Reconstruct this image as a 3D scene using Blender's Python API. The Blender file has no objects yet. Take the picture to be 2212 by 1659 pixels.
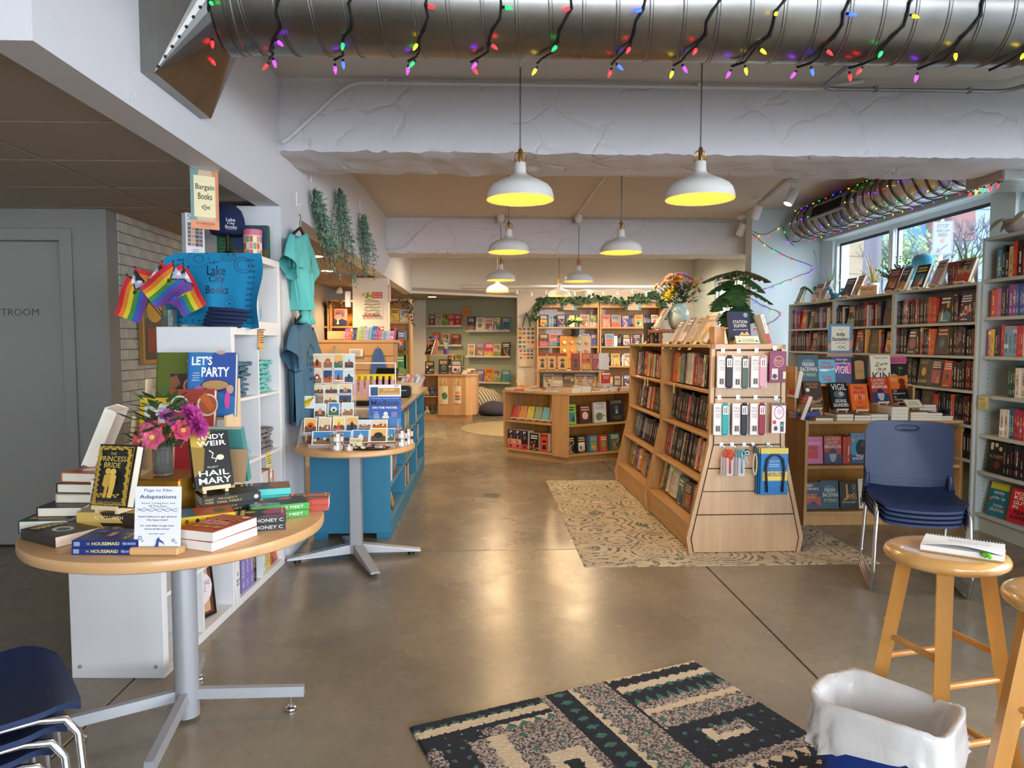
import bpy,math,random
from mathutils import Vector,Matrix,noise,Euler
sc=bpy.context.scene
COL=sc.collection
PI=math.pi
def rad(a):return a*PI/180
def lin(c):
 return c/12.92 if c<=0.04045 else((c+0.055)/1.055)**2.4
def hx(s):
 s=s.lstrip('#')
 return tuple(lin(int(s[i:i+2],16)/255)for i in(0,2,4))
# ------ camera
cam_d=bpy.data.cameras.new('camera')
cam=bpy.data.objects.new('camera',cam_d)
COL.objects.link(cam)
cam_d.sensor_width=36.0
cam_d.lens=36.0*1533/2212
cam_d.clip_start=0.05
cam.location=(0,0,1.39)
cam.rotation_euler=(rad(90-3.3785),0,rad(-2.2787))
sc.camera=cam
# ------ world / sky light
w=bpy.data.worlds.new('sky')
sc.world=w
w.use_nodes=True
bg=w.node_tree.nodes['Background']
bg.inputs[0].default_value=(0.80,0.89,1.0,1)
bg.inputs[1].default_value=13.5
def portal(name,loc,rot,sx,sy):
 """marks a window opening so the sky light is sampled through it"""
 d=bpy.data.lights.new(name,'AREA')
 d.shape='RECTANGLE';d.size=sx;d.size_y=sy
 d.cycles.is_portal=True
 o=bpy.data.objects.new(name,d)
 COL.objects.link(o)
 o.location=loc;o.rotation_euler=rot
portal('front_window_portal',(1.5,-4.68,1.7),(rad(90),0,0),4.4,2.4)
for k_,(y0,y1,z0,z1)in enumerate(((-4.2,-1.2,.5,2.7),(-.9,3.7,.5,2.7),(3.95,5.45,1.2,2.56),(5.72,8.36,1.2,2.6),(10.3,12.7,1.2,2.5))):
 portal('side_window_portal',(4.34,(y0+y1)/2,(z0+z1)/2),(rad(90),0,rad(90)),y1-y0,z1-z0)
sc.view_settings.view_transform='Standard'
sc.view_settings.look='None'
sc.view_settings.gamma=1.0
sc.view_settings.use_curve_mapping=False
sc.view_settings.exposure=0.1
sc.cycles.use_denoising=True
sc.cycles.max_bounces=6
sc.cycles.diffuse_bounces=4
sc.cycles.glossy_bounces=3
sc.cycles.transmission_bounces=4
sc.cycles.transparent_max_bounces=8
sc.cycles.use_adaptive_sampling=True
sc.cycles.adaptive_threshold=0.04
sc.cycles.sample_clamp_indirect=6.0
sc.cycles.caustics_reflective=False
sc.cycles.caustics_refractive=False
# ------ materials
MATS={}
def nodes_of(name):
 m=bpy.data.materials.new(name)
 m.use_nodes=True
 nt=m.node_tree
 return m,nt,nt.nodes['Principled BSDF']
def nd(nt,t,**kw):
 n=nt.nodes.new(t)
 for k,v in kw.items():
  if k.startswith('i_'):
   n.inputs[k[2:].replace('_',' ')].default_value=v
  else:
   setattr(n,k,v)
 return n
def coords(nt,scale=(1,1,1),kind='Object',rot=(0,0,0)):
 tc=nd(nt,'ShaderNodeTexCoord')
 mp=nd(nt,'ShaderNodeMapping')
 mp.inputs['Scale'].default_value=scale
 mp.inputs['Rotation'].default_value=rot
 nt.links.new(tc.outputs[kind],mp.inputs['Vector'])
 return mp.outputs['Vector']
def M(name,col,rough=0.5,metal=0.0,col2=None,nscale=6.0,stretch=(1,1,1),bump=0.0,bscale=60.0,spec=None,emit=None,estr=0.0,alpha=1.0,trans=0.0,coat=0.0,contrast=(0.35,0.65),sheen=0.0,detail=4.0,ior=1.45):
 if name in MATS:return MATS[name]
 m,nt,b=nodes_of(name)
 c=hx(col)if isinstance(col,str)else col
 b.inputs['Base Color'].default_value=(*c,1)
 b.inputs['Roughness'].default_value=rough
 b.inputs['Metallic'].default_value=metal
 b.inputs['IOR'].default_value=ior
 if spec is not None:b.inputs['Specular IOR Level'].default_value=spec
 if alpha<1:b.inputs['Alpha'].default_value=alpha
 if trans:b.inputs['Transmission Weight'].default_value=trans
 if coat:b.inputs['Coat Weight'].default_value=coat
 if sheen:b.inputs['Sheen Weight'].default_value=sheen
 if emit:
  e=hx(emit)if isinstance(emit,str)else emit
  b.inputs['Emission Color'].default_value=(*e,1)
  b.inputs['Emission Strength'].default_value=estr
 if col2:
  v=coords(nt,stretch)
  n=nd(nt,'ShaderNodeTexNoise',i_Scale=nscale,i_Detail=detail,i_Roughness=0.6)
  nt.links.new(v,n.inputs['Vector'])
  r=nd(nt,'ShaderNodeValToRGB')
  r.color_ramp.elements[0].position=contrast[0];r.color_ramp.elements[1].position=contrast[1]
  c2=hx(col2)if isinstance(col2,str)else col2
  r.color_ramp.elements[0].color=(*c,1);r.color_ramp.elements[1].color=(*c2,1)
  nt.links.new(n.outputs['Fac'],r.inputs['Fac'])
  nt.links.new(r.outputs['Color'],b.inputs['Base Color'])
 if bump:
  v=coords(nt,stretch)
  n=nd(nt,'ShaderNodeTexNoise',i_Scale=bscale,i_Detail=5.0,i_Roughness=0.65)
  nt.links.new(v,n.inputs['Vector'])
  bp=nd(nt,'ShaderNodeBump',i_Strength=bump,i_Distance=0.01)
  nt.links.new(n.outputs['Fac'],bp.inputs['Height'])
  nt.links.new(bp.outputs['Normal'],b.inputs['Normal'])
 if emit:
  m.cycles.emission_sampling='NONE'
 MATS[name]=m
 return m
def wood(name,a,b_,axis='Z',rough=0.42,coat=0.15):
 st={'X':(0.7,9,9),'Y':(9,0.7,9),'Z':(9,9,0.7)}[axis]
 return M(name+axis,a,rough,col2=b_,nscale=1.6,stretch=st,bump=0.04,bscale=4,coat=coat,contrast=(0.3,0.72),detail=6)
def maple(ax='Z'):return wood('maple','#b5854f','#caa06a',ax)
def pale(ax='Z'):return wood('pale_maple','#b8946e','#caa884',ax)
def honey(ax='Z'):return wood('honey_wood','#c08238','#d49a4c',ax,0.3,0.4)
def ply(ax='Z'):return wood('birch_ply','#d7b98c','#e6cfa6',ax,0.5,0.0)
def attr_mat(name,rough=0.55,metal=0.0,bump=0.0,bscale=200,coat=0.0):
 """print / dye colours stored with the faces"""
 if name in MATS:return MATS[name]
 m,nt,b=nodes_of(name)
 a=nd(nt,'ShaderNodeVertexColor',layer_name='Col')
 nt.links.new(a.outputs['Color'],b.inputs['Base Color'])
 b.inputs['Roughness'].default_value=rough
 b.inputs['Metallic'].default_value=metal
 if coat:b.inputs['Coat Weight'].default_value=coat
 if bump:
  n=nd(nt,'ShaderNodeTexNoise',i_Scale=bscale,i_Detail=2.0)
  nt.links.new(coords(nt),n.inputs['Vector'])
  bp=nd(nt,'ShaderNodeBump',i_Strength=bump,i_Distance=0.004)
  nt.links.new(n.outputs['Fac'],bp.inputs['Height'])
  nt.links.new(bp.outputs['Normal'],b.inputs['Normal'])
 MATS[name]=m
 return m
PRINT=attr_mat('print_inks',0.42)
PRINT_GOLD=None
def objcol_mat(name,rough=0.4,metal=0.0,spine=False,coat=0.0):
 if name in MATS:return MATS[name]
 m,nt,b=nodes_of(name)
 L=nt.links.new
 oi=nd(nt,'ShaderNodeObjectInfo')
 b.inputs['Roughness'].default_value=rough
 b.inputs['Metallic'].default_value=metal
 if coat:b.inputs['Coat Weight'].default_value=coat
 if not spine:
  L(oi.outputs['Color'],b.inputs['Base Color'])
 else:
  tc=nd(nt,'ShaderNodeTexCoord')
  sp=nd(nt,'ShaderNodeSeparateXYZ')
  L(tc.outputs['Object'],sp.inputs[0])
  def math_(op,a,b2=None,c=None):
   n=nd(nt,'ShaderNodeMath',operation=op)
   for k,val in enumerate((a,b2,c)):
    if val is None:continue
    if isinstance(val,(int,float)):n.inputs[k].default_value=val
    else:L(val,n.inputs[k])
   return n.outputs[0]
  r=oi.outputs['Random']
  r2=math_('FRACT',math_('MULTIPLY',r,37.7))
  r3=math_('FRACT',math_('MULTIPLY',r,113.3))
  cz=nd(nt,'ShaderNodeCombineXYZ')
  L(math_('MULTIPLY_ADD',sp.outputs['X'],3.0,math_('MULTIPLY',r,50)),cz.inputs[0])
  L(math_('MULTIPLY',sp.outputs['Z'],42.0),cz.inputs[2])
  nz=nd(nt,'ShaderNodeTexNoise',i_Scale=1.0,i_Detail=1.0)
  L(cz.outputs[0],nz.inputs['Vector'])
  glyph=math_('GREATER_THAN',nz.outputs['Fac'],0.5)
  inx=math_('LESS_THAN',math_('ABSOLUTE',math_('SUBTRACT',sp.outputs['X'],0.5)),math_('MULTIPLY_ADD',r3,0.10,0.12))
  zc=math_('MULTIPLY_ADD',r2,0.14,0.5)
  title=math_('LESS_THAN',math_('ABSOLUTE',math_('SUBTRACT',sp.outputs['Z'],zc)),math_('MULTIPLY_ADD',r3,0.12,0.12))
  auth=math_('LESS_THAN',math_('ABSOLUTE',math_('SUBTRACT',sp.outputs['Z'],0.17)),0.07)
  mask=math_('MULTIPLY',math_('MULTIPLY',glyph,inx),math_('MAXIMUM',title,auth))
  tr=nd(nt,'ShaderNodeValToRGB')
  tr.color_ramp.interpolation='CONSTANT'
  e=tr.color_ramp.elements
  e[0].position=0;e[0].color=(*hx('#efe9dc'),1)
  e[1].position=0.42;e[1].color=(*hx('#d8b35a'),1)
  for p,cc in((0.58,'#f2f0ee'),(0.78,'#c94a3a'),(0.84,'#8fc3c9'),(0.92,'#d8c0b8')):
   x=e.new(p);x.color=(*hx(cc),1)
  L(r2,tr.inputs['Fac'])
  lum=nd(nt,'ShaderNodeRGBToBW');L(oi.outputs['Color'],lum.inputs[0])
  light=math_('GREATER_THAN',lum.outputs[0],0.32)
  mk=nd(nt,'ShaderNodeMix',data_type='RGBA')
  L(light,mk.inputs['Factor']);L(tr.outputs['Color'],mk.inputs['A']);mk.inputs['B'].default_value=(*hx('#2b2a30'),1)
  band=math_('MULTIPLY',math_('GREATER_THAN',r3,0.8),math_('LESS_THAN',math_('ABSOLUTE',math_('SUBTRACT',sp.outputs['Z'],math_('MULTIPLY_ADD',r2,0.8,0.1))),0.06))
  hs=nd(nt,'ShaderNodeHueSaturation',i_Value=1.9,i_Saturation=0.8)
  L(oi.outputs['Color'],hs.inputs['Color']);L(math_('MULTIPLY_ADD',r2,0.6,0.2),hs.inputs['Hue'])
  m1=nd(nt,'ShaderNodeMix',data_type='RGBA')
  L(band,m1.inputs['Factor']);L(oi.outputs['Color'],m1.inputs['A']);L(hs.outputs['Color'],m1.inputs['B'])
  m2=nd(nt,'ShaderNodeMix',data_type='RGBA')
  L(mask,m2.inputs['Factor']);L(m1.outputs['Result'],m2.inputs['A']);L(mk.outputs['Result'],m2.inputs['B'])
  L(m2.outputs['Result'],b.inputs['Base Color'])
 MATS[name]=m
 return m
COVER=objcol_mat('book_cover',0.4)
SPINE=objcol_mat('book_spine',0.42,spine=True)
PAPER=M('paper_edges','#e7dfcf',0.8,col2='#d6ccb8',nscale=3,stretch=(1,260,1))
WHITEP=M('white_paper','#eeedea',0.7)
# ------ mesh helpers
class MB:
 def __init__(s):s.v=[];s.f=[];s.c=[];s.mi=[];s.cur=None;s.m=0
 def _add(s,vs,fs,c=None):
  n=len(s.v)
  s.v.extend([tuple(p)for p in vs])
  for f in fs:
   s.f.append([n+i for i in f]);s.c.append(c if c is not None else s.cur);s.mi.append(s.m)
  return s
 def box(s,x0,y0,z0,x1,y1,z1,b=0.0,c=None):
  if x1<x0:x0,x1=x1,x0
  if y1<y0:y0,y1=y1,y0
  if z1<z0:z0,z1=z1,z0
  if b<=0:
   vs=[(x,y,z)for x in(x0,x1)for y in(y0,y1)for z in(z0,z1)]
   return s._add(vs,[(0,1,3,2),(4,6,7,5),(0,4,5,1),(2,3,7,6),(0,2,6,4),(1,5,7,3)],c)
  b=min(b,(x1-x0)*.45,(y1-y0)*.45,(z1-z0)*.45)
  idx={};vs=[]
  for i,x in enumerate((x0,x1)):
   for j,y in enumerate((y0,y1)):
    for k,z in enumerate((z0,z1)):
     sx,sy,sz=(b if i==0 else-b),(b if j==0 else-b),(b if k==0 else-b)
     idx[i,j,k,'x']=len(vs);vs.append((x,y+sy,z+sz))
     idx[i,j,k,'y']=len(vs);vs.append((x+sx,y,z+sz))
     idx[i,j,k,'z']=len(vs);vs.append((x+sx,y+sy,z))
  fs=[]
  I=lambda i,j,k,a:idx[i,j,k,a]
  fs+=[(I(0,0,0,'x'),I(0,0,1,'x'),I(0,1,1,'x'),I(0,1,0,'x')),(I(1,0,0,'x'),I(1,1,0,'x'),I(1,1,1,'x'),I(1,0,1,'x'))]
  fs+=[(I(0,0,0,'y'),I(1,0,0,'y'),I(1,0,1,'y'),I(0,0,1,'y')),(I(0,1,0,'y'),I(0,1,1,'y'),I(1,1,1,'y'),I(1,1,0,'y'))]
  fs+=[(I(0,0,0,'z'),I(0,1,0,'z'),I(1,1,0,'z'),I(1,0,0,'z')),(I(0,0,1,'z'),I(1,0,1,'z'),I(1,1,1,'z'),I(0,1,1,'z'))]
  for j in(0,1):
   for k in(0,1):fs.append((I(0,j,k,'y'),I(1,j,k,'y'),I(1,j,k,'z'),I(0,j,k,'z')))
  for i in(0,1):
   for k in(0,1):fs.append((I(i,0,k,'x'),I(i,1,k,'x'),I(i,1,k,'z'),I(i,0,k,'z')))
   for j in(0,1):fs.append((I(i,j,0,'x'),I(i,j,1,'x'),I(i,j,1,'y'),I(i,j,0,'y')))
  for i in(0,1):
   for j in(0,1):
    for k in(0,1):fs.append((I(i,j,k,'x'),I(i,j,k,'y'),I(i,j,k,'z')))
  return s._add(vs,fs,c)
 def poly(s,pts,c=None):return s._add(pts,[tuple(range(len(pts)))],c)
 def prism(s,pts,d,c=None):
  """polygon pts (3d, planar) extruded by vector d"""
  n=len(pts);d=Vector(d)
  vs=[tuple(p)for p in pts]+[tuple(Vector(p)+d)for p in pts]
  fs=[tuple(range(n))[::-1],tuple(range(n,2*n))]+[(i,(i+1)%n,n+(i+1)%n,n+i)for i in range(n)]
  return s._add(vs,fs,c)
 def cyl(s,p0,p1,r0,r1=None,n=12,caps=True,c=None):
  r1=r0 if r1 is None else r1
  p0=Vector(p0);p1=Vector(p1);ax=(p1-p0).normalized()
  a=ax.orthogonal().normalized();bb=ax.cross(a)
  vs=[]
  for p,r in((p0,r0),(p1,r1)):
   for i in range(n):
    t=2*PI*i/n
    vs.append(p+a*(r*math.cos(t))+bb*(r*math.sin(t)))
  fs=[(i,(i+1)%n,n+(i+1)%n,n+i)for i in range(n)]
  if caps:fs+=[tuple(range(n))[::-1],tuple(range(n,2*n))]
  return s._add(vs,fs,c)
 def tube(s,pts,r,n=8,caps=True,c=None,closed=False):
  pts=[Vector(p)for p in pts];m=len(pts)
  rs=r if isinstance(r,(list,tuple))else[r]*m
  vs=[];prev=None
  for i,p in enumerate(pts):
   if closed:t=pts[(i+1)%m]-pts[i-1]
   else:t=pts[min(i+1,m-1)]-pts[max(i-1,0)]
   t=t.normalized()if t.length>1e-9 else Vector((0,0,1))
   if prev is None:a=t.orthogonal().normalized()
   else:
    a=prev-t*prev.dot(t)
    a=a.normalized()if a.length>1e-6 else t.orthogonal().normalized()
   prev=a;bb=t.cross(a)
   for k in range(n):
    u=2*PI*k/n
    vs.append(p+a*(rs[i]*math.cos(u))+bb*(rs[i]*math.sin(u)))
  fs=[]
  for i in range(m if closed else m-1):
   j=(i+1)%m
   for k in range(n):
    fs.append((i*n+k,i*n+(k+1)%n,j*n+(k+1)%n,j*n+k))
  if caps and not closed:fs+=[tuple(range(n))[::-1],tuple((m-1)*n+k for k in range(n))]
  return s._add(vs,fs,c)
 def lathe(s,prof,n=24,o=(0,0,0),c=None,sx=1.0,sy=1.0,cap=True):
  vs=[]
  for r,z in prof:
   for i in range(n):
    t=2*PI*i/n
    vs.append((o[0]+r*sx*math.cos(t),o[1]+r*sy*math.sin(t),o[2]+z))
  fs=[]
  for j in range(len(prof)-1):
   for i in range(n):
    fs.append((j*n+i,j*n+(i+1)%n,(j+1)*n+(i+1)%n,(j+1)*n+i))
  if cap and prof[0][0]>1e-5:fs.append(tuple(range(n))[::-1])
  if cap and prof[-1][0]>1e-5:fs.append(tuple((len(prof)-1)*n+i for i in range(n)))
  return s._add(vs,fs,c)
 def sphere(s,o,r,n=10,m=6,sc_=(1,1,1),c=None):
  prof=[(max(1e-6,r*math.sin(PI*j/m)),-r*math.cos(PI*j/m))for j in range(m+1)]
  k=len(s.v)
  s.lathe(prof,n,(0,0,0),c)
  for i in range(k,len(s.v)):
   x,y,z=s.v[i];s.v[i]=(o[0]+x*sc_[0],o[1]+y*sc_[1],o[2]+z*sc_[2])
  return s
 def grid(s,fn,nu,nv,c=None,two=False):
  """fn(u,v)->point, u,v in 0..1"""
  vs=[fn(i/nu,j/nv)for j in range(nv+1)for i in range(nu+1)]
  fs=[(j*(nu+1)+i,j*(nu+1)+i+1,(j+1)*(nu+1)+i+1,(j+1)*(nu+1)+i)for j in range(nv)for i in range(nu)]
  return s._add(vs,fs,c)
 def xf(s,Mx,start=0):
  for i in range(start,len(s.v)):s.v[i]=tuple(Mx@Vector(s.v[i]))
  return s
 def mesh(s,name,mats,smooth=False):
  me=bpy.data.meshes.new(name)
  me.from_pydata(s.v,[],s.f)
  if not isinstance(mats,(list,tuple)):mats=[mats]
  for m in mats:me.materials.append(m)
  if len(mats)>1:me.polygons.foreach_set('material_index',s.mi)
  if any(c is not None for c in s.c):
   a=me.color_attributes.new('Col','FLOAT_COLOR','CORNER')
   buf=[]
   for f,c in zip(s.f,s.c):
    c=c or(0.5,0.5,0.5)
    buf.extend([c[0],c[1],c[2],1.0]*len(f))
   a.data.foreach_set('color',buf)
  if smooth:
   me.polygons.foreach_set('use_smooth',[True]*len(me.polygons))
   if smooth is not True:
    try:me.set_sharp_from_angle(angle=rad(smooth))
    except Exception:pass
  me.update()
  return me
 def build(s,name,mats,parent=None,smooth=False,Mx=None):
  return link(name,s.mesh(name,mats,smooth),parent,Mx)
def link(name,me,parent=None,Mx=None):
 o=bpy.data.objects.new(name,me)
 COL.objects.link(o)
 if parent is not None:o.parent=parent
 if Mx is not None:o.matrix_local=Mx
 return o
def T(x=0,y=0,z=0,rz=0,rx=0,ry=0,s=None):
 m=Matrix.Translation((x,y,z))@Euler((rad(rx),rad(ry),rad(rz)),'XYZ').to_matrix().to_4x4()
 if s is not None:m=m@Matrix.Diagonal((*s,1)if isinstance(s,tuple)else(s,s,s,1))
 return m
def tag(o,label,cat,group=None):
 o['label']=label;o['category']=cat
 if group:o['group']=group
 return o
def thing(name,label,cat,group=None,Mx=None):
 o=bpy.data.objects.new(name,None)
 COL.objects.link(o)
 o.empty_display_size=0.05
 if Mx is not None:o.matrix_local=Mx
 return tag(o,label,cat,group)
def struct(name,mb,mats,parent=None,smooth=False):
 o=mb.build(name,mats,parent,smooth)
 if parent is None:o['kind']='structure'
 return o
def copy_tree(o,Mx=None,parent=None,label=None,group=None):
 c=o.copy();COL.objects.link(c);c.parent=parent
 if Mx is not None:c.matrix_local=Mx
 for ch in o.children:copy_tree(ch,None,c)
 if label:c['label']=label
 if group:c['group']=group
 return c
ORD='zeroth first second third fourth fifth sixth seventh eighth ninth tenth eleventh twelfth thirteenth fourteenth fifteenth sixteenth seventeenth eighteenth nineteenth twentieth'.split()
def ordn(n):
 if n<=20:return ORD[n]
 return '%d%s'%(n,{1:'st',2:'nd',3:'rd'}.get(n%10,'th')if n//10!=1 else 'th')
def cname(c):
 """plain colour word for a linear rgb"""
 import colorsys
 s=[max(0,x)**(1/2.2)for x in c]
 h,l,sa=colorsys.rgb_to_hls(*s)
 if l<0.17:return 'black'
 if l>0.86:return 'white'
 if sa<0.16:return 'charcoal' if l<0.33 else('grey' if l<0.62 else 'pale grey')
 h*=360
 for hi,n in((16,'red'),(42,'orange'),(68,'yellow'),(165,'green'),(200,'teal'),(255,'blue'),(295,'purple'),(345,'pink'),(361,'red')):
  if h<=hi:break
 if n=='orange' and l<0.42:n='brown'
 elif n=='orange' and l>0.7:n='tan'
 elif n=='yellow' and sa<0.5 and l>.6:n='cream'
 elif l<0.33:n='dark '+n
 elif l>0.7:n='pale '+n
 return n
# ------ flat print (covers, signs, labels)
_txt={}
def text_mesh(s,bold=0.0):
 k=(s,bold)
 if k not in _txt:
  cu=bpy.data.curves.new('t','FONT')
  cu.body=s;cu.resolution_u=2;cu.offset=bold;cu.fill_mode='FRONT'
  ob=bpy.data.objects.new('t',cu)
  me=bpy.data.meshes.new_from_object(ob)
  vs=[tuple(v.co)for v in me.vertices];fs=[tuple(p.vertices)for p in me.polygons]
  bpy.data.objects.remove(ob);bpy.data.curves.remove(cu);bpy.data.meshes.remove(me)
  xs=[v[0]for v in vs]or[0];ys=[v[1]for v in vs]or[0]
  _txt[k]=([(v[0]-min(xs),v[1]-min(ys))for v in vs],fs,max(xs)-min(xs),max(ys)-min(ys))
 return _txt[k]
class PR:
 """layers of flat ink on a w x h sheet; coordinates in fractions of the sheet"""
 def __init__(s,w,h):s.w=w;s.h=h;s.L=[]
 def rect(s,x0,y0,x1,y1,c):return s.poly([(x0,y0),(x1,y0),(x1,y1),(x0,y1)],c)
 def poly(s,pts,c):
  s.L.append(([(x*s.w,y*s.h)for x,y in pts],[tuple(range(len(pts)))],hx(c)if isinstance(c,str)else c));return s
 def ell(s,x,y,rx,ry,c,n=16,a0=0,a1=360):
  return s.poly([(x+rx*math.cos(rad(a0+(a1-a0)*i/n)),y+ry*math.sin(rad(a0+(a1-a0)*i/n)))for i in range(n if a1-a0==360 else n+1)],c)
 def ring(s,x,y,rx,ry,t,c,n=20):
  pts=[];fs=[]
  for i in range(n):
   a=2*PI*i/n
   pts+=[((x+rx*math.cos(a))*s.w,(y+ry*math.sin(a))*s.h),((x+rx*(1-t)*math.cos(a))*s.w,(y+ry*(1-t)*math.sin(a))*s.h)]
   j=(i+1)%n
   fs.append((2*i,2*j,2*j+1,2*i+1))
  s.L.append((pts,fs,hx(c)if isinstance(c,str)else c));return s
 def line(s,pts,t,c):
  """polyline with thickness t (fraction of width)"""
  P=[Vector((x*s.w,y*s.h))for x,y in pts];vs=[];fs=[];t=t*s.w/2
  for i,p in enumerate(P):
   d=P[min(i+1,len(P)-1)]-P[max(i-1,0)]
   d=d.normalized()if d.length>0 else Vector((1,0))
   n=Vector((-d.y,d.x))*t
   vs+=[tuple(p+n),tuple(p-n)]
   if i:fs.append((2*i-2,2*i-1,2*i+1,2*i))
  s.L.append((vs,fs,hx(c)if isinstance(c,str)else c));return s
 def frame(s,m,t,c):
  mx,my=m,m*s.w/s.h;tx,ty=t,t*s.w/s.h
  s.rect(mx,my,1-mx,my+ty,c);s.rect(mx,1-my-ty,1-mx,1-my,c)
  s.rect(mx,my,mx+tx,1-my,c);return s.rect(1-mx-tx,my,1-mx,1-my,c)
 def text(s,t,x0,y0,x1,y1,c,bold=0.0,rot=0,keep=False):
  vs,fs,w_,h_=text_mesh(t,bold)
  if not vs:return s
  if rot==90:
   vs=[(h_-y,x)for x,y in vs];w_,h_=h_,w_
  elif rot==-90:
   vs=[(y,w_-x)for x,y in vs];w_,h_=h_,w_
  X0,Y0,X1,Y1=x0*s.w,y0*s.h,x1*s.w,y1*s.h
  kx,ky=(X1-X0)/w_,(Y1-Y0)/h_
  if keep:
   k=min(kx,ky);ox=X0+(X1-X0-k*w_)/2;oy=Y0+(Y1-Y0-k*h_)/2;kx=ky=k
  else:ox,oy=X0,Y0
  s.L.append(([(ox+x*kx,oy+y*ky)for x,y in vs],fs,hx(c)if isinstance(c,str)else c));return s
 def scrib(s,x0,y0,x1,y1,n,c,rng,t=0.35):
  """lines of unreadable small print"""
  hh=(y1-y0)/n
  for i in range(n):
   x=x0+rng.uniform(0,.03);y=y1-hh*(i+.8)
   end=x1-rng.uniform(0,.12)*(x1-x0)
   while x<end:
    e=min(end,x+rng.uniform(.06,.2)*(x1-x0))
    s.rect(x,y,e,y+hh*t,c);x=e+.03*(x1-x0)
  return s
 def emit(s,mb,o,u,v,n,eps=0.00022,first=0.0004):
  o=Vector(o);u=Vector(u);v=Vector(v);n=Vector(n)
  for i,(pts,fs,c)in enumerate(s.L):
   off=n*(first+eps*i)
   mb._add([o+u*x+v*y+off for x,y in pts],fs,c)
  return mb
# ====== THE SETTING
WHITE=M('white_plaster','#dcdbdd',0.75,bump=0.12,bscale=90)
WARMW=M('cream_plaster','#d9d2c6',0.75,bump=0.12,bscale=90)
CEIL=M('ceiling_paint','#c9c2b8',0.8,bump=0.1,bscale=30)
def beam_mat():
 m,nt,b=nodes_of('rough_white_concrete');L=nt.links.new
 b.inputs['Base Color'].default_value=(*hx('#d6d4d8'),1);b.inputs['Roughness'].default_value=.7
 g=nd(nt,'ShaderNodeNewGeometry')
 n1=nd(nt,'ShaderNodeTexNoise',i_Scale=3.2,i_Detail=3.0);n2=nd(nt,'ShaderNodeTexNoise',i_Scale=38.0,i_Detail=6.0,i_Roughness=.7);L(g.outputs['Position'],n1.inputs['Vector']);L(g.outputs['Position'],n2.inputs['Vector'])
 mx=nd(nt,'ShaderNodeMix',data_type='VECTOR');mx.inputs['Factor'].default_value=.22;L(g.outputs['Position'],mx.inputs['A']);L(n1.outputs['Color'],mx.inputs['B'])
 vo=nd(nt,'ShaderNodeTexVoronoi',feature='DISTANCE_TO_EDGE',i_Scale=3.4);L(mx.outputs['Result'],vo.inputs['Vector'])
 rp=nd(nt,'ShaderNodeMapRange');rp.inputs['From Max'].default_value=.05;L(vo.outputs['Distance'],rp.inputs['Value'])
 n3=nd(nt,'ShaderNodeTexNoise',i_Scale=1.7,i_Detail=2.0);L(g.outputs['Position'],n3.inputs['Vector'])
 gt=nd(nt,'ShaderNodeMath',operation='GREATER_THAN');gt.inputs[1].default_value=.53;L(n3.outputs['Fac'],gt.inputs[0])
 mm=nd(nt,'ShaderNodeMath',operation='MAXIMUM');L(rp.outputs['Result'],mm.inputs[0]);L(gt.outputs[0],mm.inputs[1])
 ad=nd(nt,'ShaderNodeMath',operation='MULTIPLY_ADD');ad.inputs[1].default_value=.7;L(n2.outputs['Fac'],ad.inputs[0]);L(mm.outputs[0],ad.inputs[2])
 bp=nd(nt,'ShaderNodeBump',i_Strength=.6,i_Distance=.012);L(ad.outputs[0],bp.inputs['Height']);L(bp.outputs['Normal'],b.inputs['Normal'])
 return m
BEAM=beam_mat()
TAUPE=M('ceiling_tile','#aa9c8c',0.85,col2='#a29484',nscale=180,bump=0.12,bscale=300)
TBAR=M('ceiling_grid_metal','#a09486',0.6)
def floor_mat():
 m,nt,b=nodes_of('polished_concrete')
 L=nt.links.new
 tc=nd(nt,'ShaderNodeNewGeometry')
 def nz(scale,det,rough=.6,dist=0.0):
  n=nd(nt,'ShaderNodeTexNoise',i_Scale=scale,i_Detail=det,i_Roughness=rough,i_Distortion=dist)
  L(tc.outputs['Position'],n.inputs['Vector']);return n.outputs['Fac']
 r1=nd(nt,'ShaderNodeValToRGB')
 r1.color_ramp.elements[0].position=.3;r1.color_ramp.elements[0].color=(*hx('#71685a'),1)
 r1.color_ramp.elements[1].position=.72;r1.color_ramp.elements[1].color=(*hx('#978a75'),1)
 L(nz(1.1,4,.55,.15),r1.inputs['Fac'])
 r2=nd(nt,'ShaderNodeValToRGB')
 r2.color_ramp.elements[0].position=.3;r2.color_ramp.elements[0].color=(.78,.77,.75,1)
 r2.color_ramp.elements[1].position=.7;r2.color_ramp.elements[1].color=(1.06,1.05,1.03,1)
 L(nz(16,9,.74,.2),r2.inputs['Fac'])
 mx=nd(nt,'ShaderNodeMix',data_type='RGBA',blend_type='MULTIPLY')
 mx.inputs['Factor'].default_value=.75
 L(r1.outputs['Color'],mx.inputs['A']);L(r2.outputs['Color'],mx.inputs['B'])
 L(mx.outputs['Result'],b.inputs['Base Color'])
 mr=nd(nt,'ShaderNodeMapRange');mr.inputs['To Min'].default_value=.17;mr.inputs['To Max'].default_value=.37
 L(nz(3,6),mr.inputs['Value']);L(mr.outputs['Result'],b.inputs['Roughness'])
 bp=nd(nt,'ShaderNodeBump',i_Strength=.06,i_Distance=.01)
 L(nz(22,6),bp.inputs['Height']);L(bp.outputs['Normal'],b.inputs['Normal'])
 b.inputs['Specular IOR Level'].default_value=.55
 return m
FLOOR=floor_mat()
fl_base=struct('floor',MB().box(-5.2,-4.6,-0.2,4.35,17.5,-0.012),M('joint_dark','#3a342c',0.9))
xs=[-5.2,-1.449,1.379,4.35];ys=[-4.6,0.2,4.676,9.5,13.4,17.5]
for i in range(3):
 for j in range(5):
  MB().box(xs[i]+.004,ys[j]+.004,-0.02,xs[i+1]-.004,ys[j+1]-.004,0,b=.003).build('concrete_slab',FLOOR,fl_base)
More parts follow.
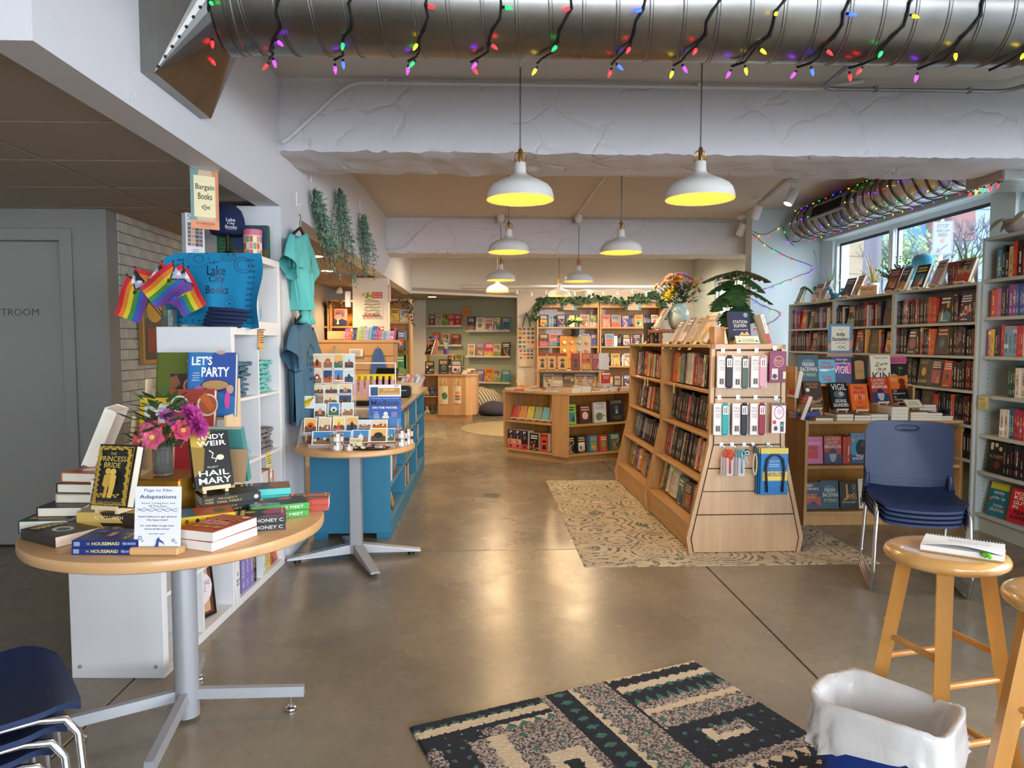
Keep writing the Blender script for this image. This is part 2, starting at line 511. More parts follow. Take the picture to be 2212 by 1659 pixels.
dr=tag(thing('floor_drain','small round dark metal drain set in the concrete aisle floor','drain',None,T(.064,6.381,0)),'small round dark metal drain set in the concrete aisle floor','drain')
MB().lathe([(.001,.0005),(.085,.0005),(.09,.003),(.075,.004),(.001,.003)],24).build('drain_cover',M('drain_metal','#4a4238',.45,.7),dr,30)
g=MB()
for a in range(8):g.box(.02,-.004,.0035,.07,.004,.0046,c=None).xf(Matrix.Rotation(a*PI/4,4,'Z'),len(g.v)-8)
g.build('drain_slot',M('slot_black','#15120f',.9),dr)
struct('ceiling',MB().box(-1.3,-4.6,3.02,4.35,14.2,3.2),CEIL)
def beam(name,y0,y1,z0,seed,rough):
 nx=150;prof=[]
 z1=3.02;ny=8;nzz=12
 loop=[(y0,z1-(z1-z0)*k/nzz)for k in range(nzz+1)]+[(y0+(y1-y0)*k/ny,z0)for k in range(1,ny+1)]+[(y1,z0+(z1-z0)*k/4)for k in range(1,5)]
 vs=[];fs=[]
 for i in range(nx+1):
  x=-1.27+5.45*i/nx
  amp=rough*(1.0 if x<.6 else .55)
  for k,(y,z)in enumerate(loop):
   n1=noise.noise((x*5.5+seed,y*9,z*9));n2=noise.noise((x*17+seed,y*25,z*25))
   dz=dy=0
   if abs(z-z0)<1e-6:dz=(n1*1.0+n2*.6)*amp
   else:dy=(n1*.35+n2*.3)*amp*(1.3-(z-z0)/(z1-z0))
   if k in(nzz,nzz+ny):dz+=abs(n2)*amp*1.3+.004
   if k in(nzz,nzz-1):dy+=(n1*.6+n2*.7)*amp
   vs.append((x,y+dy,z+dz))
 m=len(loop)
 for i in range(nx):
  for k in range(m-1):
   fs.append((i*m+k,i*m+k+1,(i+1)*m+k+1,(i+1)*m+k))
 mb=MB();mb._add(vs,fs)
 o=struct(name,mb,BEAM,smooth=38)
 return o
b1=beam('trim_1',4.54,5.14,2.57,3.1,.019);b1['label']='large rough white concrete ceiling beam behind the two front pendants'
b2=beam('trim_2',9.46,9.93,2.55,8.7,.022);b2['label']='rough white concrete beam further back with ragged lower edge'
struct('wall_left',MB().box(-1.42,2.11,2.24,-1.27,12.73,3.02),WHITE)
struct('wall_return',MB().box(-5.2,2.11,2.24,-1.42,2.26,3.02),M('beige_paint','#8f7d68',.8))
struct('wall_pier',MB().box(-1.75,4.56,0,-1.27,5.06,2.24).box(-1.77,4.545,0,-1.255,5.07,.13),WHITE)
struct('wall_kids_pier',MB().box(-1.74,9.56,0,-1.27,9.72,2.24),WARMW)
def diag(name,p,q,z0,z1,t,mat):
 p=Vector((*p,0));q=Vector((*q,0));d=(q-p).normalized();n=Vector((-d.y,d.x,0))*t
 return struct(name,MB().prism([(p.x,p.y,z0),(q.x,q.y,z0),(q.x+n.x,q.y+n.y,z0),(p.x+n.x,p.y+n.y,z0)],(0,0,z1-z0)),mat)
diag('wall_header',(-1.27,12.73),(.66,14.0),2.26,3.02,.15,WARMW)
struct('wall_back',MB().box(.66,14.0,0,4.35,14.2,3.02),WARMW)
SAGE=M('sage_green_paint','#9fa58e',.75)
diag('wall_sage',(-1.25,15.5),(.75,14.6),0,2.4,.15,SAGE)
struct('wall_kids',MB().box(-5.2,15.5,0,-1.25,15.65,2.4).box(.66,14.2,0,.8,14.7,2.4),WARMW)
struct('wall_far_left',MB().box(-5.35,2.11,0,-5.2,15.65,3.02),WARMW)
tc_=struct('ceiling_left',MB().box(-5.2,2.26,2.30,-1.42,15.6,2.36).prism([(-1.45,12.6,2.30),(.9,14.15,2.30),(.9,15.6,2.30),(-1.45,15.6,2.30)],(0,0,.06)),TBAR)
tile_me=None
def ctile(x0,y0,x1,y1):
 global tile_me
 full=abs(x1-x0-.61)<.02 and abs(y1-y0-.615)<.02
 if full and tile_me:return link('ceiling_tile',tile_me,tc_,T(x0,y0,0))
 o=MB().box(.006,.006,2.268,x1-x0-.006,y1-y0-.006,2.31,b=.004).build('ceiling_tile',TAUPE,tc_,Mx=T(x0,y0,0))
 if full:tile_me=o.data
xg=[-5.16+.61*k for k in range(6)]+[-1.42];yg=[2.26]+[2.955+.615*k for k in range(21)]
for i in range(len(xg)-1):
 for j in range(len(yg)-1):
  ctile(xg[i],yg[j],xg[i+1],yg[j+1])
GREYW=M('grey_wall_paint','#8f8d88',.7)
struct('wall_restroom',MB().box(-5.2,4.86,0,-3.72,5.0,2.31).box(-2.73,4.86,0,-2.5,5.0,2.31).box(-3.72,4.86,2.12,-2.73,5.0,2.31).box(-3.72,4.97,0,-2.73,5.0,2.12),GREYW)
d1=struct('door_1',MB().box(-3.66,4.9,.01,-2.80,4.945,2.06,b=.003),GREYW)
MB().box(-2.80,4.84,0,-2.72,4.97,2.14,b=.004).box(-3.72,4.84,2.06,-2.80,4.97,2.14,b=.004).build('door_frame',GREYW,d1)
p_=PR(.352,.046);p_.text('RESTROOM',0,0,1,1,'#2c2826',bold=-.01)
p_.emit(MB(),(-3.332,4.9,1.567),(1,0,0),(0,0,1),(0,-1,0)).build('lettering',PRINT,d1)
struct('baseboard_left',MB().box(-5.2,4.845,0,-3.74,4.86,.09).box(-2.71,4.845,0,-2.5,4.86,.09),M('dark_baseboard','#4a4038',.6))
BRICK=M('white_brick','#cfccc2',.8,col2='#bdb9ae',nscale=5,bump=.5,bscale=40)
bw=struct('wall_brick',MB().box(-2.65,5.0,0,-2.512,15.5,2.31),M('brick_mortar','#a29d92',.9))
rng=random.Random(5)
bms=[MB().box(0,-.105-.0,-.0345,.02,.105,.0345,b=.004).mesh('brick',BRICK),MB().box(0,-.105,-.0345,.016,.105,.0345,b=.006).mesh('brick',BRICK)]
bhalf=MB().box(0,-.05,-.0345,.018,.05,.0345,b=.005).mesh('brick',BRICK)
for r in range(20):
 z=.86+r*.0735
 y=5.0 if r%2 else 4.89
 while y<7.0:
  if y+.105<5.0:pass
  if y-.0<5.1:
   link('brick',bhalf,bw,T(-2.514,5.055,z))if r%2==0 else link('brick',bms[0],bw,T(-2.514,5.112,z))
   y=5.218 if r%2==0 else 5.33
   continue
  link('brick',bms[rng.randrange(2)],bw,T(-2.514+rng.uniform(-.003,.002),y,z));y+=.217
def wall_x(name,x0,x1,y0,y1,z1,holes,mat):
 mb=MB();cur=y0
 for(a,b_,s_,h_)in sorted(holes):
  mb.box(x0,cur,0,x1,a,z1);mb.box(x0,a,0,x1,b_,s_);mb.box(x0,a,h_,x1,b_,z1);cur=b_
 mb.box(x0,cur,0,x1,y1,z1)
 return struct(name,mb,mat)
PALE=M('pale_aqua_wall_paint','#c3d0d1',.7)
wall_x('wall_right',4.15,4.35,-4.6,14.2,3.02,[(-4.2,-1.2,.5,2.7),(-.9,3.7,.5,2.7),(3.95,5.45,1.2,2.56),(5.72,8.36,1.2,2.60),(10.3,12.7,1.2,2.5)],PALE)
struct('wall_partition',MB().box(3.30,8.7,0,4.15,8.9,3.02),PALE)
mbw=MB()
mbw.box(-5.2,-4.75,0,-.7,-4.6,3.02);mbw.box(3.7,-4.75,0,4.35,-4.6,3.02);mbw.box(-.7,-4.75,0,3.7,-4.6,.5);mbw.box(-.7,-4.75,2.9,3.7,-4.6,3.02)
struct('wall_front',mbw,WHITE)
struct('wall_front_left',MB().box(-5.35,-4.75,0,-5.2,2.11,3.02),WHITE)
struct('ceiling_entry',MB().box(-5.2,-4.6,3.02,-1.3,2.26,3.2),CEIL)
ALU=M('white_window_frame','#c9d2d6',.4,.1)
GLASS=M('window_glass','#f4fbff',.02,alpha=.10,spec=.5)
def window(n,ys_,z0,z1):
 f=MB();x0,x1=4.2,4.28;t=.05
 f.box(x0,ys_[0],z0,x1,ys_[-1],z0+t);f.box(x0,ys_[0],z1-t,x1,ys_[-1],z1)
 for k,y in enumerate(ys_):
  a=y if k==0 else(y-t if k==len(ys_)-1 else y-t*.75)
  b_=y+t if k==0 else(y if k==len(ys_)-1 else y+t*.75)
  f.box(x0-.02,a,z0+t,x1,b_,z1-t)
 o=struct('window_%d'%n,f,ALU)
 for a,b_ in zip(ys_[:-1],ys_[1:]):
  MB().box(4.235,a+t,z0+t,4.241,b_-t,z1-t).build('pane',GLASS,o)
  s_=MB();s_.box(4.215,a+t,z0+t,4.225,a+t+.02,z1-t).box(4.215,b_-t-.02,z0+t,4.225,b_-t,z1-t).box(4.215,a+t,z1-t-.03,4.225,b_-t,z1-t)
  s_.build('gasket',M('dark_gasket','#2c3a44',.6),o)
 return o
window(1,[-.9,1.4,3.7],.5,2.7);window(5,[-4.2,-1.2],.5,2.7);window(2,[3.95,5.45],1.2,2.56);window(3,[5.72,7.20,8.36],1.2,2.60);window(4,[10.3,12.7],1.2,2.5)  # unseen window behind the camera added, the near one enlarged, for side light
struct('trim_3',MB().box(4.06,5.6,2.60,4.15,8.45,2.72,b=.01).box(4.10,5.60,1.14,4.15,8.45,1.2),ALU)
# ====== LARGE FURNITURE
WLAM=M('white_laminate','#e3e2e2',.45)
GREYSH=M('grey_green_shelf_paint','#b4bbb6',.5)
CHROME=M('chrome','#d5d6d8',.16,1.0)
GALV=M('galvanised_steel','#918e8a',.3,.95,col2='#7a7874',nscale=3,bump=.03,bscale=8)
SILVER=M('silver_paint','#a7a8ab',.42,.35)
NAVY=M('navy_plastic','#182748',.46,bump=.05,bscale=400)
BLACKP=M('black_plastic','#161616',.45)
def bookcase(name,label,cat,Mx,w_,h_,d_,shelves,mat,matx=None,t=.02,kick=.08,back=True,group=None,top=True,backmat=None,mids=()):
 matx=matx or mat
 r=thing(name,label,cat,group,Mx)
 MB().box(0,0,0,t,d_,h_,b=.002).build('side_panel',mat,r)
 MB().box(w_-t,0,0,w_,d_,h_,b=.002).build('side_panel',mat,r)
 for m_ in mids:MB().box(m_-t/2,0,kick,m_+t/2,d_,h_-t,b=.002).build('divider',mat,r)
 if top:MB().box(t,0,h_-t,w_-t,d_,h_,b=.002).build('top_panel',matx,r)
 for z in shelves:MB().box(t,.003,z-t,w_-t,d_-.012,z,b=.002).build('shelf',matx,r)
 if back:MB().box(t,d_-.012,0,w_-t,d_,h_-t).build('back_panel',backmat or mat,r)
 if kick:MB().box(t,.03,0,w_-t,.05,kick-.0).build('kick_board',mat,r)
 return r
# --- wall bookcases under the window, facing the aisle
RW=T(3.60,8.28,0,rz=-90)
WSH=[.10,.516,.773,1.03,1.287,1.54]
for k,nm in enumerate(('farthest, beside the pale partition','middle one of three under the window','next to the tall grey bookcase')):
 bookcase('wall_bookcase','low grey fantasy bookcase, '+nm,'bookcase',RW@T(k*1.075,0,0),1.07,1.83,.30,WSH,GREYSH,t=.022,kick=.1,group='grey bookcases along the window wall')
GSH=[.14,.45,.72,1.006,1.29,1.57,1.84]
gr_case=bookcase('tall_bookcase','tall grey metal-edged bookcase beside the low fantasy cases','bookcase',T(3.62,5.06,0,rz=-90),1.22,2.14,.38,GSH,GREYSH,t=.025,kick=.13)
hp=MB()
for(x,a,b_)in((.027,0,1),):
 for i in range(56):
  hp.cyl((.0245,.06,.2+i*.033),(.0262,.06,.2+i*.033),.0035,n=6)
hp.build('peg_hole',M('hole_dark','#3c403e',.9),gr_case)
bookcase('tall_bookcase','tall grey bookcase at the picture edge behind the stools','bookcase',T(3.62,3.83,0,rz=-90),1.22,2.14,.38,GSH,GREYSH,t=.025,kick=.13)
# --- gondola: two back-to-back display units with slanted feet
GX=1.72
def gprof(z):
 if z>.72:return .245+(1.375-z)*.012
 if z>.10:return .253+(.72-z)/.62*.138
 return .391-(.10-z)*.17
gon=thing('display_gondola','maple gondola bookshelf with slatwall end and flared foot on the rug','bookshelf',None,T(GX,4.55,0,rz=.6))
zs=[0,.05,.10,.2,.41,.6,.72,.9,1.375]
def gpanel(y0,y1,nm,inset=0.0,mat=None):
 pts=[(-gprof(z)+inset,y0,max(z,0))for z in zs]+[(gprof(z)-inset,y0,z)for z in reversed(zs)]
 return MB().prism(pts,(0,y1-y0,0)).build(nm,mat or maple('Z'),gon)
gpanel(.012,.035,'end_panel');gpanel(1.19,1.215,'upright');gpanel(1.225,1.25,'upright');gpanel(2.42,2.445,'end_panel')
GV=M('groove_shadow_gap','#4a2f18',.8)
inner=MB();pts=[(-gprof(z)+.027,.0118,max(z,.004))for z in zs[:-1]]+[(-gprof(1.34)+.027,.0118,1.342),(gprof(1.34)-.027,.0118,1.342)]+[(gprof(z)-.027,.0118,max(z,.004))for z in reversed(zs[:-1])]
inner.poly(pts);inner.build('groove',GV,gon)
for z1,z0 in((1.336,1.03),(1.03,.72),(.72,.563),(.563,.411),(.411,.257),(.257,.004)):
 a=[z for z in zs if z0<z<z1]
 zz=[z0+.004]+a+[z1-.004]
 pts=[(-gprof(z)+.034,0,z)for z in zz]+[(gprof(z)-.034,0,z)for z in reversed(zz)]
 MB().prism(pts,(0,.0117,0)).build('slat_board',pale('Z'),gon)
for sgn in(-1,1):
 zz=zs
 pts=[(sgn*(gprof(z)),0,z)for z in zz]+[(sgn*(gprof(z)-.026),0,z)for z in reversed(zz)]
 MB().prism(pts,(0,.0119,0)).build('edge_strip',pale('Z'),gon)
MB().box(-gprof(1.36),0,1.345,gprof(1.36),.0119,1.375).build('edge_strip',pale('X'),gon)
GSZ=[1.07,.77,.48,.19]
for ya,yb in((.035,1.19),(1.25,2.42)):
 MB().box(-.255,ya,1.353,.255,yb,1.375,b=.002).build('top_panel',maple('Y'),gon)
 MB().box(-.012,ya,.02,.012,yb,1.353).build('back_panel',honey('Z'),gon)
 for z in GSZ:
  for s_ in(-1,1):
   e=gprof(z)-.006
   MB().box(s_*.012,ya,z-.02,s_*e,yb,z,b=.002).build('shelf',maple('Y'),gon)
 for s_ in(-1,1):
  MB().prism([(s_*(gprof(.02)-.02),ya,.012),(s_*(gprof(.18)-.012),ya,.17),(s_*(gprof(.18)-.03),ya,.17),(s_*(gprof(.02)-.04),ya,.012)],(0,yb-ya,0)).build('kick_board',maple('Y'),gon)
GF=T(GX,4.55,0,rz=.6)
# --- low maple case with the new fiction
IND=T(2.41,5.20,0)
ind=bookcase('low_bookcase','low maple bookcase topped with stacked bestsellers behind the navy chairs','bookcase',IND,1.225,.80,.55,[.11,.46],maple('Z'),maple('X'),t=.024,kick=.085,back=True,backmat=honey('Z'))
r=thing('book_riser','stepped maple book riser on the low bestseller bookcase','riser',None,IND@T(.0,.2,.80))
MB().box(.02,.02,0,1.0,.30,.018).build('base_board',maple('X'),r)
MB().box(0.0,.0,.0,.018,.32,.40,b=.002).build('side_panel',maple('Z'),r);MB().box(.5,.14,.018,.518,.30,.24).build('divider',maple('Z'),r);MB().box(1.0,.1,.0,1.018,.32,.24,b=.002).build('side_panel',maple('Z'),r)
MB().box(.018,.12,.24,1.0,.30,.258,b=.002).build('shelf',maple('X'),r);MB().box(.018,.30,.018,1.0,.315,.30).build('back_panel',honey('X'),r)
# --- island table-case with a pointed front
isl=thing('island_bookcase','maple corner-shaped island bookcase stacked with gift books and journals','bookcase',None)
LA,LC,LR=Vector((.235,8.58,0)),Vector((.945,7.95,0)),Vector((1.80,8.35,0))
dA=(LC-LA);lenA=dA.length;dA.normalize();nA=Vector((-dA.y,dA.x,0))
dR=(LR-LC);lenR=dR.length;dR.normalize();nR=Vector((-dR.y,dR.x,0))
angA=math.degrees(math.atan2(dA.y,dA.x));angR=math.degrees(math.atan2(dR.y,dR.x))
IA=T(LA.x,LA.y,0,rz=angA);IR=T(LC.x,LC.y,0,rz=angR)
def part(nm,mb,mat,root,Mx):return mb.build(nm,mat,root,Mx=Mx)
H_=.81
for Fm,Ln in((IA,lenA),(IR,lenR)):
 a0=0 if Fm is IA else .0
 w1=Ln-(.20 if Fm is IA else .0)
 part('side_panel',MB().box(0,0,.08,.022,.40,H_-.022,b=.002),maple('Z'),isl,Fm)
 part('side_panel',MB().box(w1-.022,0,.08,w1,.40,H_-.022,b=.002),maple('Z'),isl,Fm)
 if Fm is IA:part('corner_panel',MB().box(w1,0,.08,Ln,.03,H_-.022),maple('Z'),isl,Fm)
 for z in(.11,.45):part('shelf',MB().box(.022,.002,z-.022,w1-.022,.39,z,b=.002),maple('X'),isl,Fm)
 part('back_panel',MB().box(.022,.39,.08,w1-.022,.40,H_-.022),honey('Z'),isl,Fm)
 part('kick_board',MB().box(.03,.05,0,Ln-.02,.07,.09),maple('X'),isl,Fm)
bl=LA+nA*.9;br_=LR+nR*.85
MB().prism([(LA.x-.01,LA.y,H_-.022),(LC.x,LC.y-.012,H_-.022),(LR.x+.01,LR.y,H_-.022),(br_.x,br_.y,H_-.022),((bl.x+br_.x)/2,max(bl.y,br_.y),H_-.022),(bl.x,bl.y,H_-.022)],(0,0,.022)).build('table_top',maple('X'),isl)
led=thing('book_ledge','raised maple display ledge standing on the island bookcase','shelf',None,T(.66,8.60,H_,rz=-8))
MB().box(0,0,0,.02,.30,.22,b=.002).build('side_panel',maple('Z'),led);MB().box(.72,0,0,.74,.30,.22,b=.002).build('side_panel',maple('Z'),led)
MB().box(-.03,-.05,.22,.80,.30,.24,b=.002).build('shelf',maple('X'),led);MB().box(.02,.28,0,.72,.292,.22).build('back_panel',honey('X'),led)
# --- back wall bookcases
BKZ=[.10,.52,.93,1.31,1.68]
bk=[]
for k,nm in enumerate(('young adult fantasy','young adult fiction')):
 bk.append(bookcase('wall_bookcase','tall maple bookcase for %s on the rear wall'%nm,'bookcase',T(1.02+1.215*k,13.62,0),1.2,2.17,.36,BKZ,maple('Z'),maple('X'),t=.03,kick=.1,backmat=honey('Z')))
 MB().box(0.03,-.002,2.05,1.17,.02,2.14).build('cornice',maple('X'),bk[-1])
# --- blue counter case
BLUE=M('blue_painted_wood','#2f7796',.5,bump=.05,bscale=30)
BLUEI=M('blue_painted_wood_inside','#4b87a8',.5)
cnt=thing('sales_counter','long blue painted counter with open book shelves facing the aisle','counter',None,T(-.66,4.98,0))
MB().box(-.56,0,.04,0,.024,.86,b=.002).build('end_panel',BLUE,cnt);MB().box(-.56,2.84,.04,0,2.864,.86,b=.002).build('end_panel',BLUE,cnt)
MB().box(-.54,.0,0,-.44,.024,.04).build('foot',BLUE,cnt);MB().box(-.1,.0,0,-.0,.024,.04).build('foot',BLUE,cnt);MB().box(-.54,2.84,0,-.0,2.864,.04).build('foot',BLUE,cnt)
MB().box(-.56,.024,.04,-.544,2.84,.86).build('back_panel',BLUE,cnt);MB().box(-.33,.024,.04,-.314,2.84,.86).build('back_panel',BLUEI,cnt)
for y in(.94,1.90):MB().box(-.314,y,.04,-.002,y+.024,.86,b=.002).build('divider',BLUE,cnt)
for z in(.13,.37,.61):MB().box(-.314,.024,z-.02,-.006,2.84,z,b=.002).build('shelf',BLUEI,cnt)
MB().box(-.02,.024,.0,0,2.84,.11).build('kick_board',BLUE,cnt)
MB().box(-.60,-.02,.86,.03,2.89,.895,b=.004).build('counter_top',M('speckled_worktop','#b9a88d',.35,col2='#9d8a6c',nscale=40),cnt)
# --- cube shelving
def cubes(name,label,Mx,cols,rows,d_=.385,cell=.335,t=.04,ti=.016,hc=.335):
 r=thing(name,label,'shelf',None,Mx)
 W_=cols*cell+(cols-1)*ti+2*t;Hh=rows*hc+(rows-1)*ti+2*t
 MB().box(0,0,0,t,d_,Hh,b=.002).build('side_panel',WLAM,r);MB().box(W_-t,0,0,W_,d_,Hh,b=.002).build('side_panel',WLAM,r)
 MB().box(t,0,Hh-t,W_-t,d_,Hh,b=.002).build('top_panel',WLAM,r);MB().box(t,0,0,W_-t,d_,t,b=.002).build('bottom_panel',WLAM,r)
 for c in range(1,cols):MB().box(t+c*cell+(c-1)*ti,.003,t,t+c*cell+c*ti,d_-.003,Hh-t).build('divider',WLAM,r)
 for k in range(1,rows):MB().box(t,.002,t+k*hc+(k-1)*ti,W_-t,d_-.003,t+k*hc+k*ti).build('shelf',WLAM,r)
 MB().box(t,d_-.003,t,W_-t,d_,Hh-t).build('back_panel',M('grey_cube_back','#c0c5cb',.6),r)
 return r
KA=T(-1.322,2.915,0,rz=87.4)
KB=KA@T(.772,0,0)
KC=KB@T(.35,0,1.466)
ka=cubes('cube_shelf','low white cube shelf under the cookbooks beside the round table',KA,2,2,hc=.29)
MB().cyl((.0,.035,.05),(-.003,.035,.05),.008,n=12).cyl((.0,.35,.05),(-.003,.35,.05),.008,n=12).build('screw',SILVER,ka)
cubes('cube_shelf','tall white cube shelf holding folded shirts against the pier',KB,2,4)
cubes('cube_shelf','single white cube with pale blue mugs on the tall shelf',KC,1,1)
# --- tables
OAK=wood('beech_laminate','#c79664','#d3a674','X',.4,.2)
OAKE=wood('beech_edge','#b5834f','#c4925c','X',.45,.1)
tA=thing('round_table','round beech-top table on grey column piled with film adaptation books','table',None,T(-1.10,2.60,0))
MB().lathe([(.001,.70),(.487,.70),(.497,.705),(.5,.713),(.5,.733),(.497,.739),(.490,.7415),(.001,.7415)],72).build('table_top',OAK,tA,40)
MB().lathe([(.043,.012),(.043,.69),(.12,.695),(.12,.70)],28).build('column',SILVER,tA,40)
for ang,ln in((6,.40),(104,.34),(-82,.42),(-155,.37)):
 m_=T(rz=ang)
 lg=MB().prism([(.04,-.017,.075),(.04,.017,.075),(.04,.013,.112),(.04,-.013,.112)],(ln-.02,0,-.018)).build('leg',SILVER,tA,Mx=m_)
 MB().cyl((ln-.03,0,.02),(ln-.03,0,.07),.005,n=8).lathe([(.001,0),(.02,0),(.022,.006),(.02,.012),(.012,.016),(.012,.02),(.001,.02)],16,(ln-.03,0,0)).build('foot',CHROME,lg,40)
tB=thing('round_table','small round beech table on flat grey legs with postcard racks','table',None,T(-.825,4.56,0))
MB().lathe([(.001,.705),(.372,.705),(.38,.712),(.38,.733),(.375,.7395),(.37,.7405),(.001,.7405)],64).build('table_top',OAK,tB,40)
MB().box(-.036,-.045,.03,.036,.045,.705,b=.006).build('column',SILVER,tB)
for ang,ln in((9,.41),(-66,.45),(196,.43),(110,.42)):
 m_=T(rz=ang)
 lg=MB().prism([(.03,-.028,.03),(.03,.028,.03),(.03,.03,.085),(.03,-.03,.085)],(0.01,0,0)).build('leg',SILVER,tB,Mx=m_)if 0 else None
 mb=MB()
 mb._add([(.02,-.033,.035),(.02,.033,.035),(.02,.03,.095),(.02,-.03,.095),(ln,-.03,.022),(ln,.03,.022),(ln,.026,.034),(ln,-.026,.034)],[(0,1,2,3),(4,7,6,5),(0,4,5,1),(1,5,6,2),(2,6,7,3),(3,7,4,0)])
 lg=mb.build('leg',SILVER,tB,Mx=m_)
 MB().cyl((ln-.06,0,0),(ln-.06,0,.018),.022,.02,n=16).build('foot',BLACKP,lg)
# --- chairs
def chair_meshes():
 N=48;w2,z0,z1=.232,.50,.84
 def rr(t,w_,zc,hh,p):
  c,s_=math.cos(t),math.sin(t)
  return(w_*abs(c)**(2/p)*(1 if c>=0 else-1),zc+hh*abs(s_)**(2/p)*(1 if s_>=0 else-1))
 out=[rr(2*PI*i/N,w2,(z0+z1)/2,(z1-z0)/2,7)for i in range(N)]
 inn=[rr(2*PI*i/N,.062,.795,.019,2.4)for i in range(N)]
 mid=[(a[0]*.6+b[0]*.4,a[1]*.6+b[1]*.4)for a,b in zip(out,inn)]
 def yb(x,z):return .20+.06*(z-.5)-.05*(x/.232)**2*.9+(.012 if False else 0)
 mb=MB();vs=[]
 loops=[out,mid,inn]
 for side in(0,.012):
  for lp in loops:
   for(x,z)in lp:vs.append((x,yb(x,z)+side,z))
 fs=[]
 for sd in(0,1):
  o_=sd*3*N
  for a in(0,1):
   for i in range(N):
    j=(i+1)%N
    fs.append((o_+a*N+i,o_+a*N+j,o_+(a+1)*N+j,o_+(a+1)*N+i))
 for a in(0,2):
  for i in range(N):
   j=(i+1)%N
   fs.append((a*N+i,a*N+j,3*N+a*N+j,3*N+a*N+i))
 mb._add(vs,fs)
 mb.tube([(x,yb(x,z)-.002,z)for x,z in inn],.004,6,closed=True)
 for s_ in(-1,1):
  pts=[(s_*.218,yb(.218,.53)+.006,.53),(s_*.222,.17,.47),(s_*.222,.14,.44)]
  mb.tube(pts,[.016,.018,.02],8)
 back=mb.mesh('backrest',NAVY,50)
 sm=MB();nu,nv=20,16
 def sf(u,v):
  x=(u-.5)*2;y=.19-v*.43
  wx=.225+.012*v-(.05*max(0,v-.8)/.2*abs(x)**4)
  z=.445-.018*(1-x*x)-.012*math.sin(v*PI)-.03*max(0,(v-.82)/.18)**2+.02*max(0,.2-v)/.2
  return(x*wx,y+.03*x*x*(v>.5)*(v-.5),z)
 sm.grid(sf,nu,nv)
 k=len(sm.v)
 sm.grid(lambda u,v:(sf(u,v)[0],sf(u,v)[1],sf(u,v)[2]-.014),nu,nv)
 rim=[(i,0)for i in range(nu+1)]+[(nu,j)for j in range(1,nv+1)]+[(i,nv)for i in range(nu-1,-1,-1)]+[(0,j)for j in range(nv-1,0,-1)]
 ix=[j*(nu+1)+i for i,j in rim]
 for a in range(len(ix)):
  b_=(a+1)%len(ix)
  sm.f.append([ix[a],ix[b_],k+ix[b_],k+ix[a]]);sm.c.append(None);sm.mi.append(0)
 seat=sm.mesh('seat',NAVY,60)
 fr=[]
 for s_ in(-1,1):
  p=[(s_*.20,.15,.418),(s_*.212,.05,.415),(s_*.215,-.14,.412),(s_*.218,-.19,.40),(s_*.224,-.215,.36),(s_*.236,-.235,.05),(s_*.237,-.23,.022),(s_*.235,-.20,.011),(s_*.225,.22,.011),(s_*.224,.245,.02),(s_*.222,.25,.05),(s_*.214,.185,.40),(s_*.21,.20,.47),(s_*.205,.215,.56)]
  fr.append(MB().tube(p,.0095,10).mesh('leg_frame',CHROME,60))
 cb=MB().tube([(-.215,-.12,.405),(.215,-.12,.405)],.008,8).mesh('cross_bar',CHROME,True)
 cb2=MB().tube([(-.23,.1,.2),(.23,.1,.2)],.006,8).mesh('cross_bar',CHROME,True)
 return seat,back,fr,cb
CH=chair_meshes()
def chair(label,Mx,group):
 r=thing('stacking_chair',label,'chair',group,Mx)
 link('seat',CH[0],r);link('backrest',CH[1],r)
 for m_ in CH[2]:link('leg_frame',m_,r)
 link('cross_bar',CH[3],r)
CW=['lowest','second from the floor','third from the floor','topmost']
for k in range(4):
 chair('navy plastic stacking chair by the bestseller case, %s in its stack'%CW[k],T(2.455,3.93,0,rz=-20)@T(0,-.012*k,.028*k),'navy chairs stacked near the low bookcase')
for k in range(3):
 chair('navy plastic chair beside the round film table, %s of three stacked'%('lowest','middle','top')[k],T(-1.33,1.70,0,rz=128)@T(0,-.03*k,.047*k),'navy chairs stacked by the film table')
# --- bar stools
def stool(label,x,y,rz):
 r=thing('bar_stool',label,'stool','round wooden bar stools',T(x,y,0,rz=rz))
 MB().lathe([(.001,.724),(.13,.724),(.155,.728),(.166,.738),(.168,.748),(.163,.759),(.152,.765),(.13,.7665),(.001,.7665)],48).build('seat',wood('honey_seat','#cf9750','#dfac68','X',.25,.6),r,50)
 lw=honey('Z')
 tops=[];
 for q in range(4):
  a=rad(45+90*q);ct,st_=math.cos(a),math.sin(a)
  t_=Vector((.105*ct,.105*st_,.726));b_=Vector((.215*ct,.215*st_,0))
  mb=MB();h1,h2=.021,.018;ux=Vector((ct,st_,0));uy=Vector((-st_,ct,0))
  c1=[t_+ux*i*h1+uy*j*h1 for i,j in((-1,-1),(1,-1),(1,1),(-1,1))];c0=[b_+ux*i*h2+uy*j*h2 for i,j in((-1,-1),(1,-1),(1,1),(-1,1))]
  mb._add(c0+c1,[(3,2,1,0),(4,5,6,7),(0,1,5,4),(1,2,6,5),(2,3,7,6),(3,0,4,7)])
  mb.build('leg',lw,r);tops.append((t_,b_))
 for q in range(4):
  for z in((.47,.17)if q%2 else(.40,.23)):
   def at(k):t_,b_=tops[k%4];return b_+(t_-b_)*(z/.726)
   p,q2=at(q),at(q+1)
   MB().cyl(p,q2,.0105,n=10).build('stretcher',honey('X'),r,40)
stool('honey wood bar stool with a spiral notebook on its seat',1.395,2.06,12)
stool('honey wood bar stool cut off by the picture edge, beside the bin',1.475,1.66,30)
